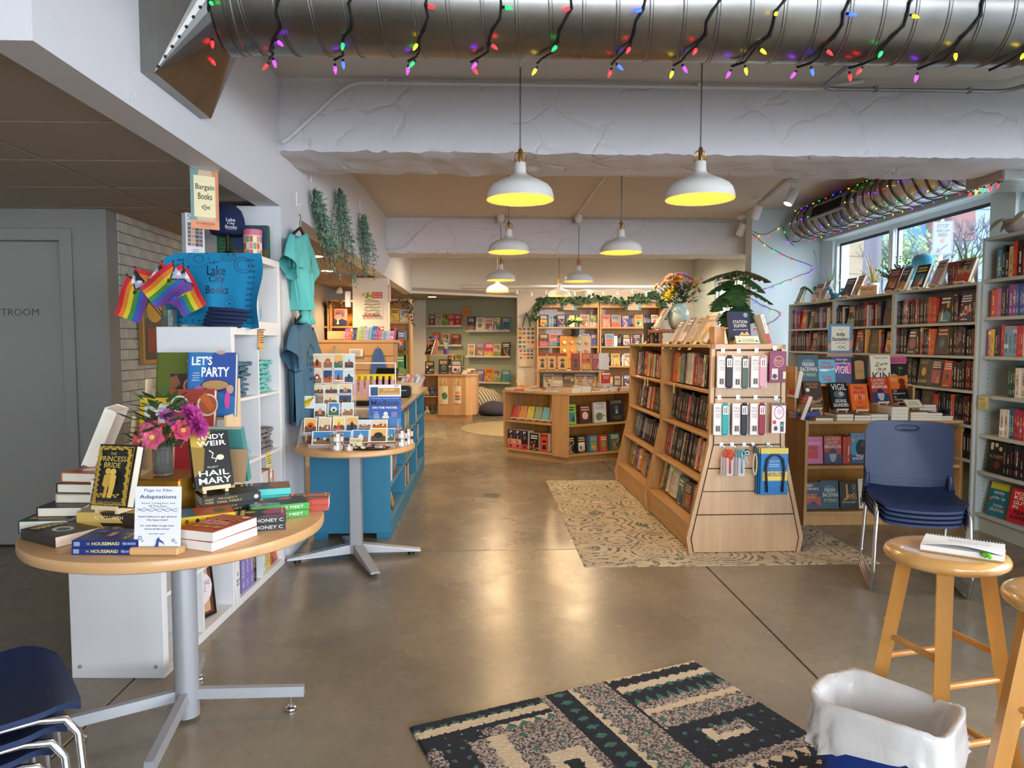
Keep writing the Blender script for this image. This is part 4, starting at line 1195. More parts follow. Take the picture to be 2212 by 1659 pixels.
def flat(cx,cy,z0,w_,h_,t,rz,col,label,art=None,group=None,sp=None,soft=True,seed=None,pages=None):
 return dbook(T(cx,cy,z0+t,rz=rz)@T(rx=-90)@T(-w_/2,0,-h_/2),w_,h_,t,col,label,art,group,sp,soft,seed,pages)
def row(F,x0,x1,pal,shelf,seed,z=0,h=(.19,.225),d=(.12,.15),t=(.018,.042),y0=.02,faces=(),end='far end',tilt=0,group=None,cols=None,stuff=None,lean=0):
 """books standing side by side; F: x along the shelf, y into it. faces: (x, w, h, t, colour, art, label)"""
 rng=random.Random(seed);x=x0;n=0;faces=sorted(faces);fi=0
 P_=[hx(c)for c in PAL[pal]]if isinstance(pal,str)else[hx(c)for c in pal]
 run=0;cc=None;hh=.2;k=0
 while x<x1:
  if fi<len(faces)and x>=faces[fi][0]-.012:
   f=faces[fi];fi+=1;n+=1
   x=max(x,f[0])
   dbook(F@T(x+.002,y0+.005,z+f[3]*.13+.001,rx=-7),f[1],f[2],f[3],f[4],f[6]if len(f)>6 and f[6]else '%s book facing out, %s from the %s, %s'%(cname(hx(f[4])),ordn(n),end,shelf),f[5],group,soft=False,seed=seed*31+fi)
   x+=f[1]+.006;continue
  lim=faces[fi][0]if fi<len(faces)else x1
  if run<=0:
   run=rng.choice((1,1,1,2,2,3));cc=rng.choice(P_);hh=rng.uniform(*h);tt=rng.uniform(*t);dd=rng.uniform(*d)
  run-=1
  if cols is not None:
   if k>=len(cols):break
   e=cols[k];k+=1
   cc=hx(e[0]);tt=e[1];hh=e[2]if len(e)>2 else rng.uniform(*h);dd=rng.uniform(*d)
  if x+tt>lim:
   if fi<len(faces):x=lim;continue
   break
  n+=1
  m_=F@T(x,y0+rng.uniform(0,.012),z+dd*math.sin(rad(tilt))+.0015,rx=-tilt,ry=lean+(rng.uniform(-.6,.6)))
  if stuff is not None:
   s_=len(stuff.v);stuff.box(0,0,0,tt,dd,hh,c=cc);stuff.xf(m_,s_)
   stuff.box(tt*.3,-.0006,hh*.3,tt*.7,0,hh*.8,c=tuple(min(1,q*.4+.35)for q in cc));stuff.xf(m_,s_+8)
  else:
   spine(m_,tt,dd,hh,cc,'%s book spine, %s from the %s, %s'%(cname(cc),ordn(n),end,shelf),group)
  x+=tt+.0012
 return n
# --- grey fantasy bookcases under the window
G1='spines in the grey fantasy bookcases'
STUFF=MB()
def rf(k,z):return RW@T(k*1.075+.026,0,z)
Rr='rand'
row(rf(0,1.54),0,1.0,'dark','top shelf, farthest fantasy bookcase',1,group=G1,stuff=STUFF,faces=[(.24,.14,.21,.03,'#c8501f',lambda p:p.ell(.5,.5,.3,.2,'#e0b02c')),(.44,.13,.2,.03,'#3a1c1c',Rr)])
row(rf(0,1.287),0,1.0,'dark','second shelf, farthest fantasy bookcase',2,group=G1,stuff=STUFF,faces=[(.5,.14,.21,.03,'#4a1812',Rr)])
row(rf(1,1.54),0,1.02,'dark','top shelf, middle fantasy bookcase',4,group=G1,stuff=STUFF,faces=[(.2,.14,.21,.03,'#1c1a1e',Rr),(.84,.17,.232,.04,'#1d0f10',lambda p:p.ring(.5,.78,.25,.12,.3,'#7a5a4a').text('POPPY',.2,.4,.8,.5,'#8a3a2a').text('EMPIRE',.12,.2,.9,.32,'#6a2a22'))])
row(rf(1,1.287),0,1.02,'dark','second shelf, middle fantasy bookcase',5,group=G1,stuff=STUFF,faces=[(.36,.15,.215,.035,'#7a1a1c',Rr),(.62,.155,.22,.035,'#201510',lambda p:p.ell(.5,.6,.3,.22,'#5a2a1a').text('GODS',.2,.25,.8,.38,'#b8863c')),(.88,.13,.2,.03,'#15151c',Rr)])
row(rf(2,1.54),.0,1.02,'dark','top shelf, nearest fantasy bookcase',7,group=G1,faces=[(.55,.15,.22,.035,'#2a1216',Rr),(.79,.15,.22,.035,'#3a2450',Rr)])
row(rf(2,1.287),.0,1.02,'dark','second shelf, nearest fantasy bookcase',8,group=G1,faces=[(.14,.14,.21,.035,'#2c2430',Rr),(.52,.16,.225,.035,'#121418',Rr)])
row(rf(2,1.03),.0,1.02,'dark','third shelf, nearest fantasy bookcase',9,group=G1,faces=[(.30,.15,.225,.035,'#1a1612',lambda p:p.text('ARCA',.2,.78,.8,.9,'#b8963c').ell(.5,.5,.2,.16,'#c8a02c').text('ACADEMY',.1,.1,.9,.2,'#e8d8a8')),(.47,.14,.22,.03,'#2a1a14',Rr),(.62,.12,.21,.03,'#c23a20',Rr)])
row(rf(2,.773),.0,1.02,'dark','fourth shelf, nearest fantasy bookcase',10,group=G1,faces=[(.34,.17,.225,.03,'#15100f',lambda p:p.ell(.5,.5,.25,.2,'#5a4a3a').ell(.42,.55,.05,.05,'#15100f').ell(.6,.55,.05,.05,'#15100f'))])
row(rf(2,.516),.0,1.02,'dark','fifth shelf, nearest fantasy bookcase',11,group=G1,stuff=STUFF)
# --- tall grey bookcase
G2='spines in the tall grey bookcase'
GB=T(3.62,5.06,0,rz=-90)@T(.03,0,0)
row(GB,.08,.62,'mix','highest filled shelf, tall grey bookcase',21,z=1.84,h=(.17,.23),d=(.13,.16),group=G2,cols=[('#b3422c',.012),('#3f8fa0',.04,.20),('#1c1a1c',.03),('#1d2430',.04),('#d8b070',.04,.21),('#c23018',.025,.24),('#141214',.05,.24),('#c23018',.02),('#e0d8c8',.04),('#2f4a5a',.04),('#a83248',.05)])
row(GB,.05,.62,'rom','second filled shelf, tall grey bookcase',22,z=1.57,group=G2,t=(.02,.045))
row(GB,.03,.62,'rom','third filled shelf, tall grey bookcase',23,z=1.29,group=G2,t=(.02,.04))
row(GB,.24,.62,'mix','fourth filled shelf, tall grey bookcase',24,z=1.006,group=G2)
row(GB,.18,.62,'mix','fifth filled shelf, tall grey bookcase',25,z=.72,group=G2)
row(GB,.05,.66,'dark','sixth filled shelf, tall grey bookcase',26,z=.45,h=(.2,.24),group=G2,faces=[(.05,.17,.235,.04,'#171410',lambda p:[p.ell(.2+.25*(i%3),.75+.1*(i%2),.1,.07,'#cfc4b0',8)for i in range(4)]and p.text('ALCHEMY',.1,.45,.95,.55,'#c8a04a').ell(.6,.25,.2,.12,'#6a1f1c'))])
def sunny(p):p.rect(0,.8,1,1,'#c9c22e').text('sunny',.25,.62,.8,.74,'#f2efe2').text('side up',.2,.48,.9,.6,'#f2efe2').text('katie',.35,.28,.85,.38,'#e9d9c8').text('sturino',.2,.14,.95,.26,'#e9d9c8').ell(.15,.5,.08,.05,'#d06a3a')
def kill(p):p.text('HOW',.15,.8,.85,.9,'#f2e8d8',.02).text('KILL',.15,.67,.85,.78,'#f2e8d8',.02).text('GUY',.15,.52,.75,.63,'#f2e8d8',.02).text('IN',.15,.4,.4,.5,'#f2e8d8',.02).text('TEN',.2,.24,.8,.35,'#141014',.02).text('DATES',.15,.1,.9,.2,'#141014',.02)
dbook(GB@T(.06,.03,.145,rx=-12,rz=6),.16,.24,.04,'#1c6f80','teal and lime book facing out on the lowest grey shelf',sunny,G2,soft=False)
dbook(GB@T(.27,.03,.145,rx=-12,rz=10),.165,.24,.05,'#c22034','red and pink book facing out on the lowest grey shelf',kill,G2,soft=False)
row(GB,.46,.72,'dark','lowest shelf, tall grey bookcase',27,z=.145,h=(.19,.22),group=G2,tilt=10)
# --- gondola
G3='spines on the maple gondola'
def gf(u,z):return GF@T(-gprof(z)+.012,(1.19,2.42)[u],z,rz=-90)
row(gf(0,1.07),.10,1.15,'mix','top shelf of the gondola, near half',51,group=G3,tilt=4,y0=.03,t=(.02,.04),cols=[('#7a4632',.014),('#a8482c',.014),('#d9652c',.03,.225),('#c94a26',.11,.228),('#c9b04a',.012),('#d69c22',.026,.21),('#c9b04a',.012),('#5b7d8c',.09,.225),('#26303a',.03),('#1f1d22',.012),('#c0a888',.03,.23),('#2c3a38',.016),('#e0d8c4',.03,.23),('#1f3f34',.02),('#d8d0bc',.04,.235),('#e8e0c8',.03),('#1c1c20',.02),('#b03a3a',.016),('#a82338',.07,.22),('#c9a27a',.03),('#3a3f58',.04),('#8a2f2a',.04),('#d8ccb0',.04),('#22242c',.05)])
row(gf(0,.77),.06,1.15,'dark','second shelf of the gondola, near half',52,group=G3,tilt=7,t=(.035,.085),h=(.2,.235),y0=.05)
row(gf(0,.48),.06,1.15,['#8fb8a4','#e0d8c8','#d8d0c0','#8a2430','#b02a34','#26242a','#3a2c26','#c9b890','#1c1c20','#c8b69a','#5a241c','#7f8a5a'],'third shelf of the gondola, near half',53,group=G3,tilt=9,t=(.03,.07),h=(.21,.24),y0=.05)
row(gf(0,.19),.10,1.13,['#d8cfc0','#26221e','#8a2a24','#c8a23a','#1f1c1c','#5a4a3a'],'lowest shelf of the gondola, near half',54,group=G3,tilt=12,t=(.025,.06),h=(.2,.235),y0=.07,faces=[(.56,.15,.21,.03,'#3f7a6c',Rr),(.74,.15,.2,.035,'#4a3a34',Rr),(.94,.14,.22,.03,'#b8703a',Rr)])
row(gf(1,1.07),.08,1.12,'mix','top shelf of the gondola, far half',55,group=G3,tilt=4,t=(.02,.05),y0=.03,cols=[('#1c2422',.03,.22),('#b8a8b0',.03),('#c8b0c0',.03),('#1a2420',.04,.23),('#b090a0',.03),('#2a2a30',.03),('#3a4a46',.05,.235),('#24302c',.05),('#b8321f',.12,.225),('#a8a03a',.03),('#c9b890',.06),('#8a2a2a',.04),('#c8a83a',.03),('#b8703a',.02),('#4a4a3a',.04),('#d8c8a0',.05),('#2c3f5a',.05),('#b0563a',.06),('#e0d4bc',.05),('#3a3034',.05),('#8a9a6a',.05)])
row(gf(1,.77),.14,1.12,['#1c2030','#1f1d22','#d8a890','#c8704a','#2a2422','#c9b8a0','#3f5a3a','#b85a3a','#26262c'],'second shelf of the gondola, far half',56,group=G3,tilt=7,t=(.035,.08),y0=.03)
row(gf(1,.48),.15,1.12,'dark','third shelf of the gondola, far half',57,stuff=STUFF,tilt=10,t=(.025,.06),y0=.05)
row(gf(1,.19),.12,.9,'mix','lowest shelf of the gondola, far half',58,group=G3,tilt=12,t=(.025,.05),y0=.08,faces=[(.30,.15,.205,.03,'#8a7486',lambda p:p.frame(.06,.03,'#4a3a4a').text('Pygmy',.2,.7,.85,.82,'#3a2a3a').ell(.5,.35,.25,.18,'#5a4658')),(.62,.15,.2,.03,'#b09a72',Rr)])
# --- low bestseller case: the two open shelves
G4='books on the low maple bookcase'
def BRW(p):p.poly([(0,0),(1,0),(1,.34),(0,.42)],'#26406a').ell(.5,.3,.2,.24,'#b9aeb0').poly([(.28,.36),(.72,.36),(.68,.5),(.5,.56),(.32,.5)],'#22345c').text('LAUREN',.06,.84,.86,.95,'#f0d4c4').text('GROFF',.1,.7,.8,.81,'#f0d4c4').text('BRAWLER',.03,.56,.97,.68,'#f4ead8',.01)
def KINF(p):
 for i in range(7):p.ell(.3+.08*i,.62+.12*math.sin(i*2.2),.1,.04,('#7d8f5a','#a0a86a','#6f8450')[i%3],8)
 p.text('Tayari Jones',.15,.86,.9,.95,'#2a2826').line([(.3,.75),(.5,.45),(.7,.4)],.02,'#6a7a4a').text('KIN',.08,.1,.95,.38,'#1a1816',.01)
 for i in range(5):p.ell(.3+.1*i,.48-.06*(i%2),.03,.03,'#b84a3a',7)
def MYF(p):p.ell(.5,.72,.3,.14,'#4a7280').text('FREDRIK',.22,.6,.85,.72,'#e4e0d4').text('BACKMAN',.12,.42,.95,.57,'#eeeae0').text('MY FRIENDS',.18,.24,.9,.36,'#a9c9a0')
def ATM(p):p.ell(.55,.52,.3,.28,'#14161c').ell(.6,.64,.1,.1,'#4a3a3a').poly([(0,0),(1,0),(1,.1),(0,.32)],'#26547a').text('ATMOSPHERE',.08,.86,.94,.94,'#c4344a',.01).text('TAYLOR',.25,.22,.75,.3,'#f2c6d4',.02).text('JENKINS REID',.06,.11,.94,.2,'#f2c6d4',.02).ell(.13,.78,.07,.05,'#c9a23a')
def PINK(p):p.rect(.12,.2,.72,.62,'#c9202c').ell(.42,.62,.3,.06,'#c9202c').rect(.12,.56,.72,.6,'#8a1a20').text('responds',.02,.7,.85,.82,'#f2dce4')
def JAMES(p):p.text('J',.2,.3,.45,.9,'#c9963c').text('AMES',.42,.34,.92,.55,'#d9a648').text('PERCIVAL EVERETT',.12,.2,.9,.27,'#d8c8a8').ring(.78,.82,.1,.08,.3,'#b8a05a').ring(.78,.66,.1,.08,.3,'#8a7a4a')
def ABBY(p):p.poly([(0,0),(1,0),(1,.45),(0,.5)],'#b0402c').poly([(0,.1),(.5,.3),(1,.12),(1,0),(0,0)],'#2a2a4a').text('ABBY',.05,.82,.6,.92,'#f0e8dc').text('JIMENEZ',.05,.68,.9,.79,'#f0e8dc').text('THE NIGHT',.05,.5,.8,.57,'#f2a43a').text('WE MET',.1,.4,.7,.48,'#f2a43a').ell(.55,.2,.09,.1,'#151a2c')
s1=IND@T(.03,.03,.463);s0=IND@T(.03,.03,.113)
dbook(s1@T(.0,.02,.004,rx=-6),.135,.205,.03,'#d46a9a','pink book with red door on the middle shelf behind the chairs',PINK,G4)
dbook(s1@T(.145,.02,.004,rx=-5),.135,.21,.03,'#b8402c','orange-red portrait novel on the middle shelf behind the chairs',BRW,G4,soft=False)
row(s1,.287,.36,['#b8402c'],'beside the portrait novel behind the chairs',71,h=(.205,.21),t=(.03,.031),group=G4,end='pink book')
dbook(s1@T(.352,.02,.004,rx=-5),.15,.23,.03,'#3f93b8','sky blue novel with dark-haired figure, behind the chairs',ATM,G4,soft=False)
row(s1,.51,1.16,'mix','middle shelf behind the navy chairs',72,h=(.18,.22),stuff=STUFF)
dbook(s0@T(.0,.02,.005,rx=-8),.13,.205,.03,'#27304f','navy and orange sunset paperback on the lowest shelf behind chairs',ABBY,G4)
dbook(s0@T(.135,.03,.005,rx=-8),.14,.215,.03,'#23474f','dark teal hand-lettered novel on the lowest shelf behind chairs',MYF,G4,soft=False)
dbook(s0@T(.285,.03,.005,rx=-8),.14,.205,.03,'#141210','black novel with gold initial on the lowest shelf behind chairs',JAMES,G4,soft=False)
dbook(s0@T(.43,.03,.005,rx=-8),.14,.225,.03,'#d8ccb4','cream leafy novel on the lowest shelf behind chairs',KINF,G4,soft=False)
for i,(c,lb)in enumerate((('#b8504a','red'),('#8f86b8','lilac'),('#6f9aa0','blue-green'),('#d8c890','yellow'))):
 dbook(s0@T(.58+i*.145,.03,.005,rx=-8),.135,.2,.03,c,'%s paperback seen through the gap of the navy chair'%lb,'rand',G4,seed=i)
# --- top of the bestseller case
def stack(lst,x,y,z,base,where,rz=0,group=None,dims=(.14,.21),jit=4,seed=0):
 """lst: (thickness, colour); lies flat, pages or spine to the viewer"""
 rg_=random.Random(seed);zz=z
 for i,(t,c)in enumerate(lst):
  nm='only' if len(lst)==1 else('lowest' if i==0 else('top' if i==len(lst)-1 else ordn(i+1)+' up'))
  if base is not None:
   m_=base@T(x,y,zz+t,rz=rz+rg_.uniform(-jit,jit))@T(rx=-90)@T(-dims[0]/2,0,-dims[1]/2)
   dbook(m_,dims[0],dims[1],t,c,'%s %s, %s'%(cname(hx(c)),where,nm),'rand' if i==len(lst)-1 else None,group,seed=seed)
  zz+=t+.0008
 return zz
G5='flat piles on the low maple bookcase'
zt=.80
for i,(x,n,t,c,rz)in enumerate(((.06,2,.026,'#28408a',90),(.13,1,.022,'#4a5a5c',178),(.28,2,.024,'#3a3f3a',180),(.42,2,.02,'#30343a',180),(.55,2,.024,'#3f6a4a',180),(.70,4,.025,'#cfc0b4',180),(.85,3,.02,'#d8c040',180),(.965,3,.018,'#b8b09a',180),(1.05,2,.016,'#6a5a3a',180))):
 stack([(t,c)]*n,x+.02,.098 if i else .2,zt,IND,'bestseller, %s pile along the low case'%ordn(i+1),rz,G5,(.13,.19),2,i)
stack([(.024,'#a8342a'),(.024,'#a8342a'),(.022,'#b04030'),(.024,'#a8342a')],1.1,.36,zt,IND,'novel stacked beside the orange portrait books',180,G5,(.14,.2),3,44)
# ====== DISPLAYS ON THE READING SIDE
PLY=ply('X')
_ez=MB()
_ez.prism([(-.045,-.012,0),(-.045,.09,0),(-.045,.055,.10),(-.045,.02,.03),(-.045,-.012,.018)],(.012,0,0))
_ez.prism([(.033,-.012,0),(.033,.09,0),(.033,.055,.10),(.033,.02,.03),(.033,-.012,.018)],(.012,0,0))
EZ_ME=_ez.mesh('support_leg',PLY)
EZL_ME=MB().box(-.05,-.018,.014,.05,.018,.02).box(-.05,-.022,.014,.05,-.016,.028).mesh('book_rest',PLY)
def easel(Mx,label,group):
 r=thing('book_easel',label,'easel',group,Mx);link('support_leg',EZ_ME,r);link('book_rest',EZL_ME,r)
def on_easel(F,w_,h_,t,col,label,art='rand',group=None,tilt=18,soft=True,sp=None,ez=True,seed=None):
 if ez:easel(F@T(w_/2,0,0),' '.join(('plywood easel under the '+label).split()[:16]).rstrip(','),'plywood book easels')
 return dbook(F@T(0,-.004,.0205,rx=-tilt),w_,h_,t,col,label,art,group,sp,soft,seed)
def SKY(p):p.ell(.35,.55,.3,.05,'#dfe8ea').poly([(.1,.48),(.95,.62),(.95,.58)],'#eef2f2').text('Sky',.2,.78,.8,.92,'#c23a44',.02).text('Daddy',.12,.6,.92,.76,'#c23a44',.02).text('Kate',.25,.22,.75,.32,'#c23a44',.02).text('Folk',.3,.08,.8,.2,'#c23a44',.02)
def VIG(p):p.poly([(0,.3),(.4,.55),(1,.35),(1,.8),(.6,.62),(0,.75)],'#c24a8a').ell(.3,.3,.3,.12,'#3a2a6a').text('George',.2,.84,.8,.94,'#f2e4ec').text('Saunders',.08,.71,.9,.82,'#f2e4ec').text('VIGIL',.1,.36,.9,.64,'#f6eef4')
def VIG2(p):p.ell(.5,.56,.34,.14,'#5a5e66').ell(.6,.58,.14,.08,'#a8acb0').text('VIGIL',.08,.72,.94,.95,'#f2f0ec').text('GEORGE',.2,.26,.85,.38,'#f2f0ec',.01).text('SAUNDERS',.08,.1,.95,.23,'#f2f0ec',.01)
def GOLDC(p):p.rect(.22,.15,.78,.85,'#b48a52').ell(.5,.85,.28,.06,'#b48a52').scrib(.28,.4,.72,.55,3,'#7a5a34',random.Random(1))
def FOR(p):p.rect(0,0,1,.72,'#1d1a16').poly([(0,0),(1,0),(1,.3),(.6,.22),(.3,.34),(0,.3)],'#c9a070').line([(.55,.2),(.6,.5),(.5,.62)],.02,'#7a8a4a').ell(.65,.55,.14,.05,'#4a6a3a').text('HEADS OF THE',.06,.86,.94,.94,'#2a1a20').text('DEADWOOD FOREST',.06,.77,.94,.84,'#2a1a20')
def WILD(p):p.poly([(0,.2),(.3,.34),(.6,.28),(1,.42),(1,.3),(.5,.16),(0,.1)],'#8a6a48').text('WILD DARK',.15,.86,.85,.94,'#c98a6a').text('SHORE',.3,.74,.75,.83,'#c98a6a').ell(.2,.68,.11,.07,'#e4e0c8').text('CHARLOTTE',.15,.2,.85,.28,'#d9b08a').text('McCONAGHY',.1,.06,.92,.14,'#d9b08a')
def HEART(p):
 for x in(.3,.7):p.ell(x,.66,.18,.08,'#c22a5a',12,0,180);p.line([(x-.05,.6),(x-.06,.4)],.025,'#f2dcd0');p.line([(x+.06,.6),(x+.05,.42)],.025,'#f2dcd0')
 p.text('Heart',.25,.8,.75,.93,'#6a1f2a').text('the',.4,.42,.62,.54,'#6a1f2a').text('Lover',.25,.06,.78,.18,'#6a1f2a').ell(.5,.3,.12,.035,'#c22a5a')
def EMP(p):p.rect(0,0,1,.5,'#1c1a1e').ell(.7,.78,.2,.13,'#6a2a18').poly([(.45,.5),(.95,.5),(.85,.7),(.6,.7)],'#6a2a18').text('Ocean',.06,.88,.42,.95,'#efd9b0').text('Vuong',.06,.78,.42,.86,'#efd9b0').text('The',.08,.4,.3,.47,'#efe8dc').text('Emperor',.08,.29,.8,.37,'#efe8dc').text('of',.08,.18,.22,.25,'#efe8dc').text('Gladness',.08,.06,.85,.15,'#efe8dc')
G6='novels faced out on the stepped riser'
UZ=1.06
for(x,w_,h_,c,a,lb,rz,dy)in((2.45,.15,.228,'#1f4550',MYF,'dark teal hand-lettered novel at the end of the riser top step',-12,0),(2.615,.13,.19,'#58a8c4',SKY,'sky blue paperback with red script on the riser top step',-4,0),(2.73,.145,.212,'#2f2460',VIG,'purple and magenta novel on the riser top step',-10,.015),(2.888,.135,.2,'#26241f',GOLDC,'black novel with bronze panel on the riser top step',0,.02),(3.03,.15,.225,'#dcd3bd',KINF,'cream novel with green leaves on the riser top step',-10,.0),(3.195,.15,.215,'#d0648c',FOR,'pink and black novel with plant at the riser end',0,.03)):
 dbook(T(x*1.02,5.54+dy,UZ+.004,rz=rz,rx=-10),w_,h_,.028,c,lb,a,G6,soft=False)
for(x,z,w_,h_,c,a,lb,rz)in((2.47,.855,.15,.215,'#4a3a34',WILD,'brown stormy-sea novel on the riser lower step',8),(2.675,.845,.145,.215,'#16161a',VIG2,'black novel with tall white title on the riser lower step',6),(2.83,.84,.14,.205,'#e0661f',HEART,'orange novel with two weeping eyes on the lower step',2),(2.995,.90,.15,.2,'#b8402c',BRW,'orange-red portrait novel on an easel of the lower step',10),(3.15,.90,.15,.21,'#d9702c',EMP,'orange and black silhouette novel on the lower step',10)):
 on_easel(T(x*1.015,5.405,z,rz=rz),w_,h_,.028,c,lb,a,G6,16,False)
 o=tag(MB().box(-.05,-.02,0,.05,.095,z-.801).build('display_block',maple('X'),None,Mx=T(x*1.015+w_/2,5.405,.8,rz=rz)),'small maple block under the '+lb.split(' on ')[0],'block','maple blocks under faced novels')
dbook(T(2.40,5.52,.96,rz=-90,rx=-10),.14,.21,.03,'#e2dcd0','white lettered book leaning on the riser side',lambda p:p.text('We the',.1,.6,.9,.75,'#2a2a2c').rect(.1,.1,.9,.3,'#b8322a'),G6)
dbook(T(2.40,5.40,.805,rz=-90,rx=-20),.13,.19,.03,'#c45a6a','pink-red book leaning at the low case corner','rand',G6)
def sign_mesh(p,w_,h_,Mx,name,label,bg,cat='sign',stand=None,mat=None,t=.003):
 r=thing(name,label,cat,None,Mx)
 MB().box(0,0,0,w_,t,h_).build('card',M('card_'+bg.strip('#'),bg,.6),r)
 p.emit(MB(),(0,0,0),(1,0,0),(0,0,1),(0,-1,0)).build('lettering',PRINT,r)
 if stand:MB().box(-.004,-.03,-.006,w_+.004,.04,-.0005).box(-.004,t+.0005,-.0005,w_+.004,t+.003,h_).build('acrylic_stand',M('clear_acrylic','#f2f6f8',.05,alpha=.18),r)
 return r
ACRY=M('clear_acrylic','#f2f6f8',.05,alpha=.18)
p=PR(.2,.265);p.rect(0,0,1,1,'#5a86a8').poly([(0,.2),(.3,.3),(1,.22),(1,.5),(0,.4)],'#c98a72').rect(0,0,1,.08,'#e0a078').rect(.12,.17,.88,.92,'#e3ddc9').text('Fiction',.42,.8,.6,.84,'#2a2a2c').text('Indie',.34,.62,.68,.74,'#1c1c1e',.02).text('Bestsellers',.17,.47,.84,.59,'#1c1c1e',.02).text('New & Popular',.28,.38,.74,.43,'#3a3a3c').line([(.4,.28),(.5,.32),(.62,.26),(.7,.32)],.02,'#2a2a2c').line([(.4,.28),(.5,.23),(.62,.28),(.7,.22)],.02,'#2a2a2c').text('UK EDITIONS ON OUR TABLE',.06,.02,.94,.06,'#4a2a1c')
sign_mesh(p,.2,.265,T(2.83,5.735,1.275),'shelf_sign','blue sunset bestseller sign standing behind the stepped riser','#5a86a8',stand=True)
o=tag(MB().box(-.02,-.004,0,.02,.004,.47).build('sign_post',ACRY,None,Mx=T(2.91,5.745,.8)),'clear post carrying the bestseller sign','post')
p=PR(.13,.09);p.rect(0,0,1,1,'#5a8fa8').rect(.05,.07,.95,.93,'#e8e0c4').scrib(.15,.2,.85,.75,4,'#8a7a5a',random.Random(2))
sign_mesh(p,.13,.09,T(3.20,5.22,.895,rx=-50),'review_card','blue-edged cream review card on the yellow stack','#e8e0c4','card')
# ---- gondola top
SEV=lambda p:p.poly([(0,0),(1,0),(1,.18),(0,.28)],'#2a2a26').poly([(.45,.2),(.6,.32),(.7,.24),(.82,.34),(.95,.2)],'#d9a86a').poly([(.75,.06),(1,.02),(1,.12),(.8,.14)],'#d8d4cc').ell(.8,.88,.1,.08,'#8a92a0').text('STATION',.2,.6,.86,.7,'#eeeae2').text('ELEVEN',.25,.47,.8,.57,'#eeeae2').text('EMILY ST. JOHN MANDEL',.2,.36,.9,.4,'#e0dcd4',.01)
GT=1.376
on_easel(T(1.645,4.70,GT,rz=-2),.145,.205,.025,'#232a4a','navy novel with lit tents on the gondola end',SEV,None,14)
o=tag(MB().box(-.035,0,0,.035,.12,.12).build('display_block',maple('X'),None,Mx=T(1.61,4.80,GT)),'maple block behind the navy novel on the gondola','block')
p=PR(.16,.062);p.rect(0,0,1,1,'#4f9ab8').rect(.025,.06,.975,.94,'#ece5c6').text('Staff Favorite',.35,.78,.65,.88,'#4a4a3a').ring(.14,.7,.06,.16,.25,'#8a7a4a').scrib(.22,.15,.8,.65,4,'#8a8068',random.Random(4)).ell(.14,.25,.04,.1,'#4a4a3a').ell(.86,.25,.04,.1,'#4a4a3a')
sign_mesh(p,.16,.062,T(1.655,4.60,1.38,rx=-32),'review_card','blue-edged cream review card before the navy novel','#ece5c6','card')
dbook(T(1.915,4.66,GT+.008,ry=-17)@T(rz=90),.13,.20,.022,'#e4e0da','white paperback with red spine leaning near the monstera',None,None,sp=lambda q:q.rect(0,0,1,.35,'#b8202c').text('The Indies Lit',.2,.4,.8,.95,'#3a3a3c',rot=-90))
cols_=('#5f5148','#4a423c','#a8865a','#b08a3a')
for i,y in enumerate((5.80,5.55,5.30,5.06)):
 on_easel(T(1.53,y,GT,rz=-90),.15,(.2,.215,.225,.235)[i],.035,cols_[i],'%s book on gondola edge easel, %s from the vase'%(cname(hx(cols_[i])),ordn(i+1)),'rand','books on easels along the gondola edge',30,False,seed=70+i)
TAGY='#e6d68c'
def talker(Mx,label,w_=.045,h_=.085,bg=TAGY,seed=0):
 p=PR(w_,h_);p.rect(0,0,1,1,'#6f9aa0').rect(.08,.04,.92,.96,bg).scrib(.18,.1,.85,.62,6,'#8a7a4a',random.Random(seed)).scrib(.2,.7,.8,.88,2,'#5a4a2a',random.Random(seed+1))
 r=thing('shelf_card',label,'card','handwritten shelf cards',Mx)
 MB().box(0,0,0,w_,.001,h_).build('card',M('card_yellow',bg,.6),r);p.emit(MB(),(0,0,0),(1,0,0),(0,0,1),(0,-1,0)).build('print',PRINT,r)
for i,(y,w_)in enumerate(((5.74,.055),(5.50,.055),(5.25,.055),(5.0,.07),(6.55,.05),(6.88,.055))):
 talker(T(1.455,y+.03,1.335,rz=-90)@T(rx=-42),'cream review card hanging over the gondola edge, %s of six'%ordn(i+1),w_,.085,seed=i)
gt_=lambda u,z,x:GF@T(-gprof(z)-.004,(1.19,2.42)[u]-x,z-.075,rz=-90)
talker(gt_(1,1.07,.62),'handwritten yellow card below the far gondola shelf',seed=11);talker(gt_(1,1.07,.72),'second yellow card below the far gondola shelf',seed=12);talker(gt_(0,1.07,.33),'handwritten yellow card below the near gondola shelf',seed=13)
r=thing('wooden_riser','dark wooden riser with turned legs on the gondola','riser',None,T(1.56,6.30,GT))
DKW=wood('walnut','#7a4a28','#96602f','X',.45,.1)
MB().box(0,0,.10,.32,.40,.128,b=.004).build('board',DKW,r)
for(x,y)in((.03,.03),(.29,.03),(.03,.37),(.29,.37)):MB().lathe([(.012,0),(.016,.01),(.011,.03),(.02,.06),(.013,.085),(.018,.1)],12,(x,y,0)).build('leg',DKW,r,True)
for i in range(4):
 spine(T(1.56+i*.0,6.90-i*.045,GT,rz=-90)if 0 else T(1.565+i*.036,6.78,GT),.034,.13,.2,hx('#1c1414'),'black floral boxed book on the gondola, %s from the aisle'%ordn(i+1),'black floral books')
on_easel(T(1.58,6.60,GT+.128,rz=-90),.15,.21,.03,'#6a4a2c','brown novel on an easel before the glass vase','rand',None,30,False,seed=9)
for i,(y,c)in enumerate(((6.05,'#c45a80'),(5.98,'#d8a8b0'),(5.92,'#b03a4a'))):
 spine(T(1.80+.04*i,6.02,GT,rz=4),.035,.13,.21,hx(c),'%s book standing on the gondola behind the easels'%cname(hx(c)),None)
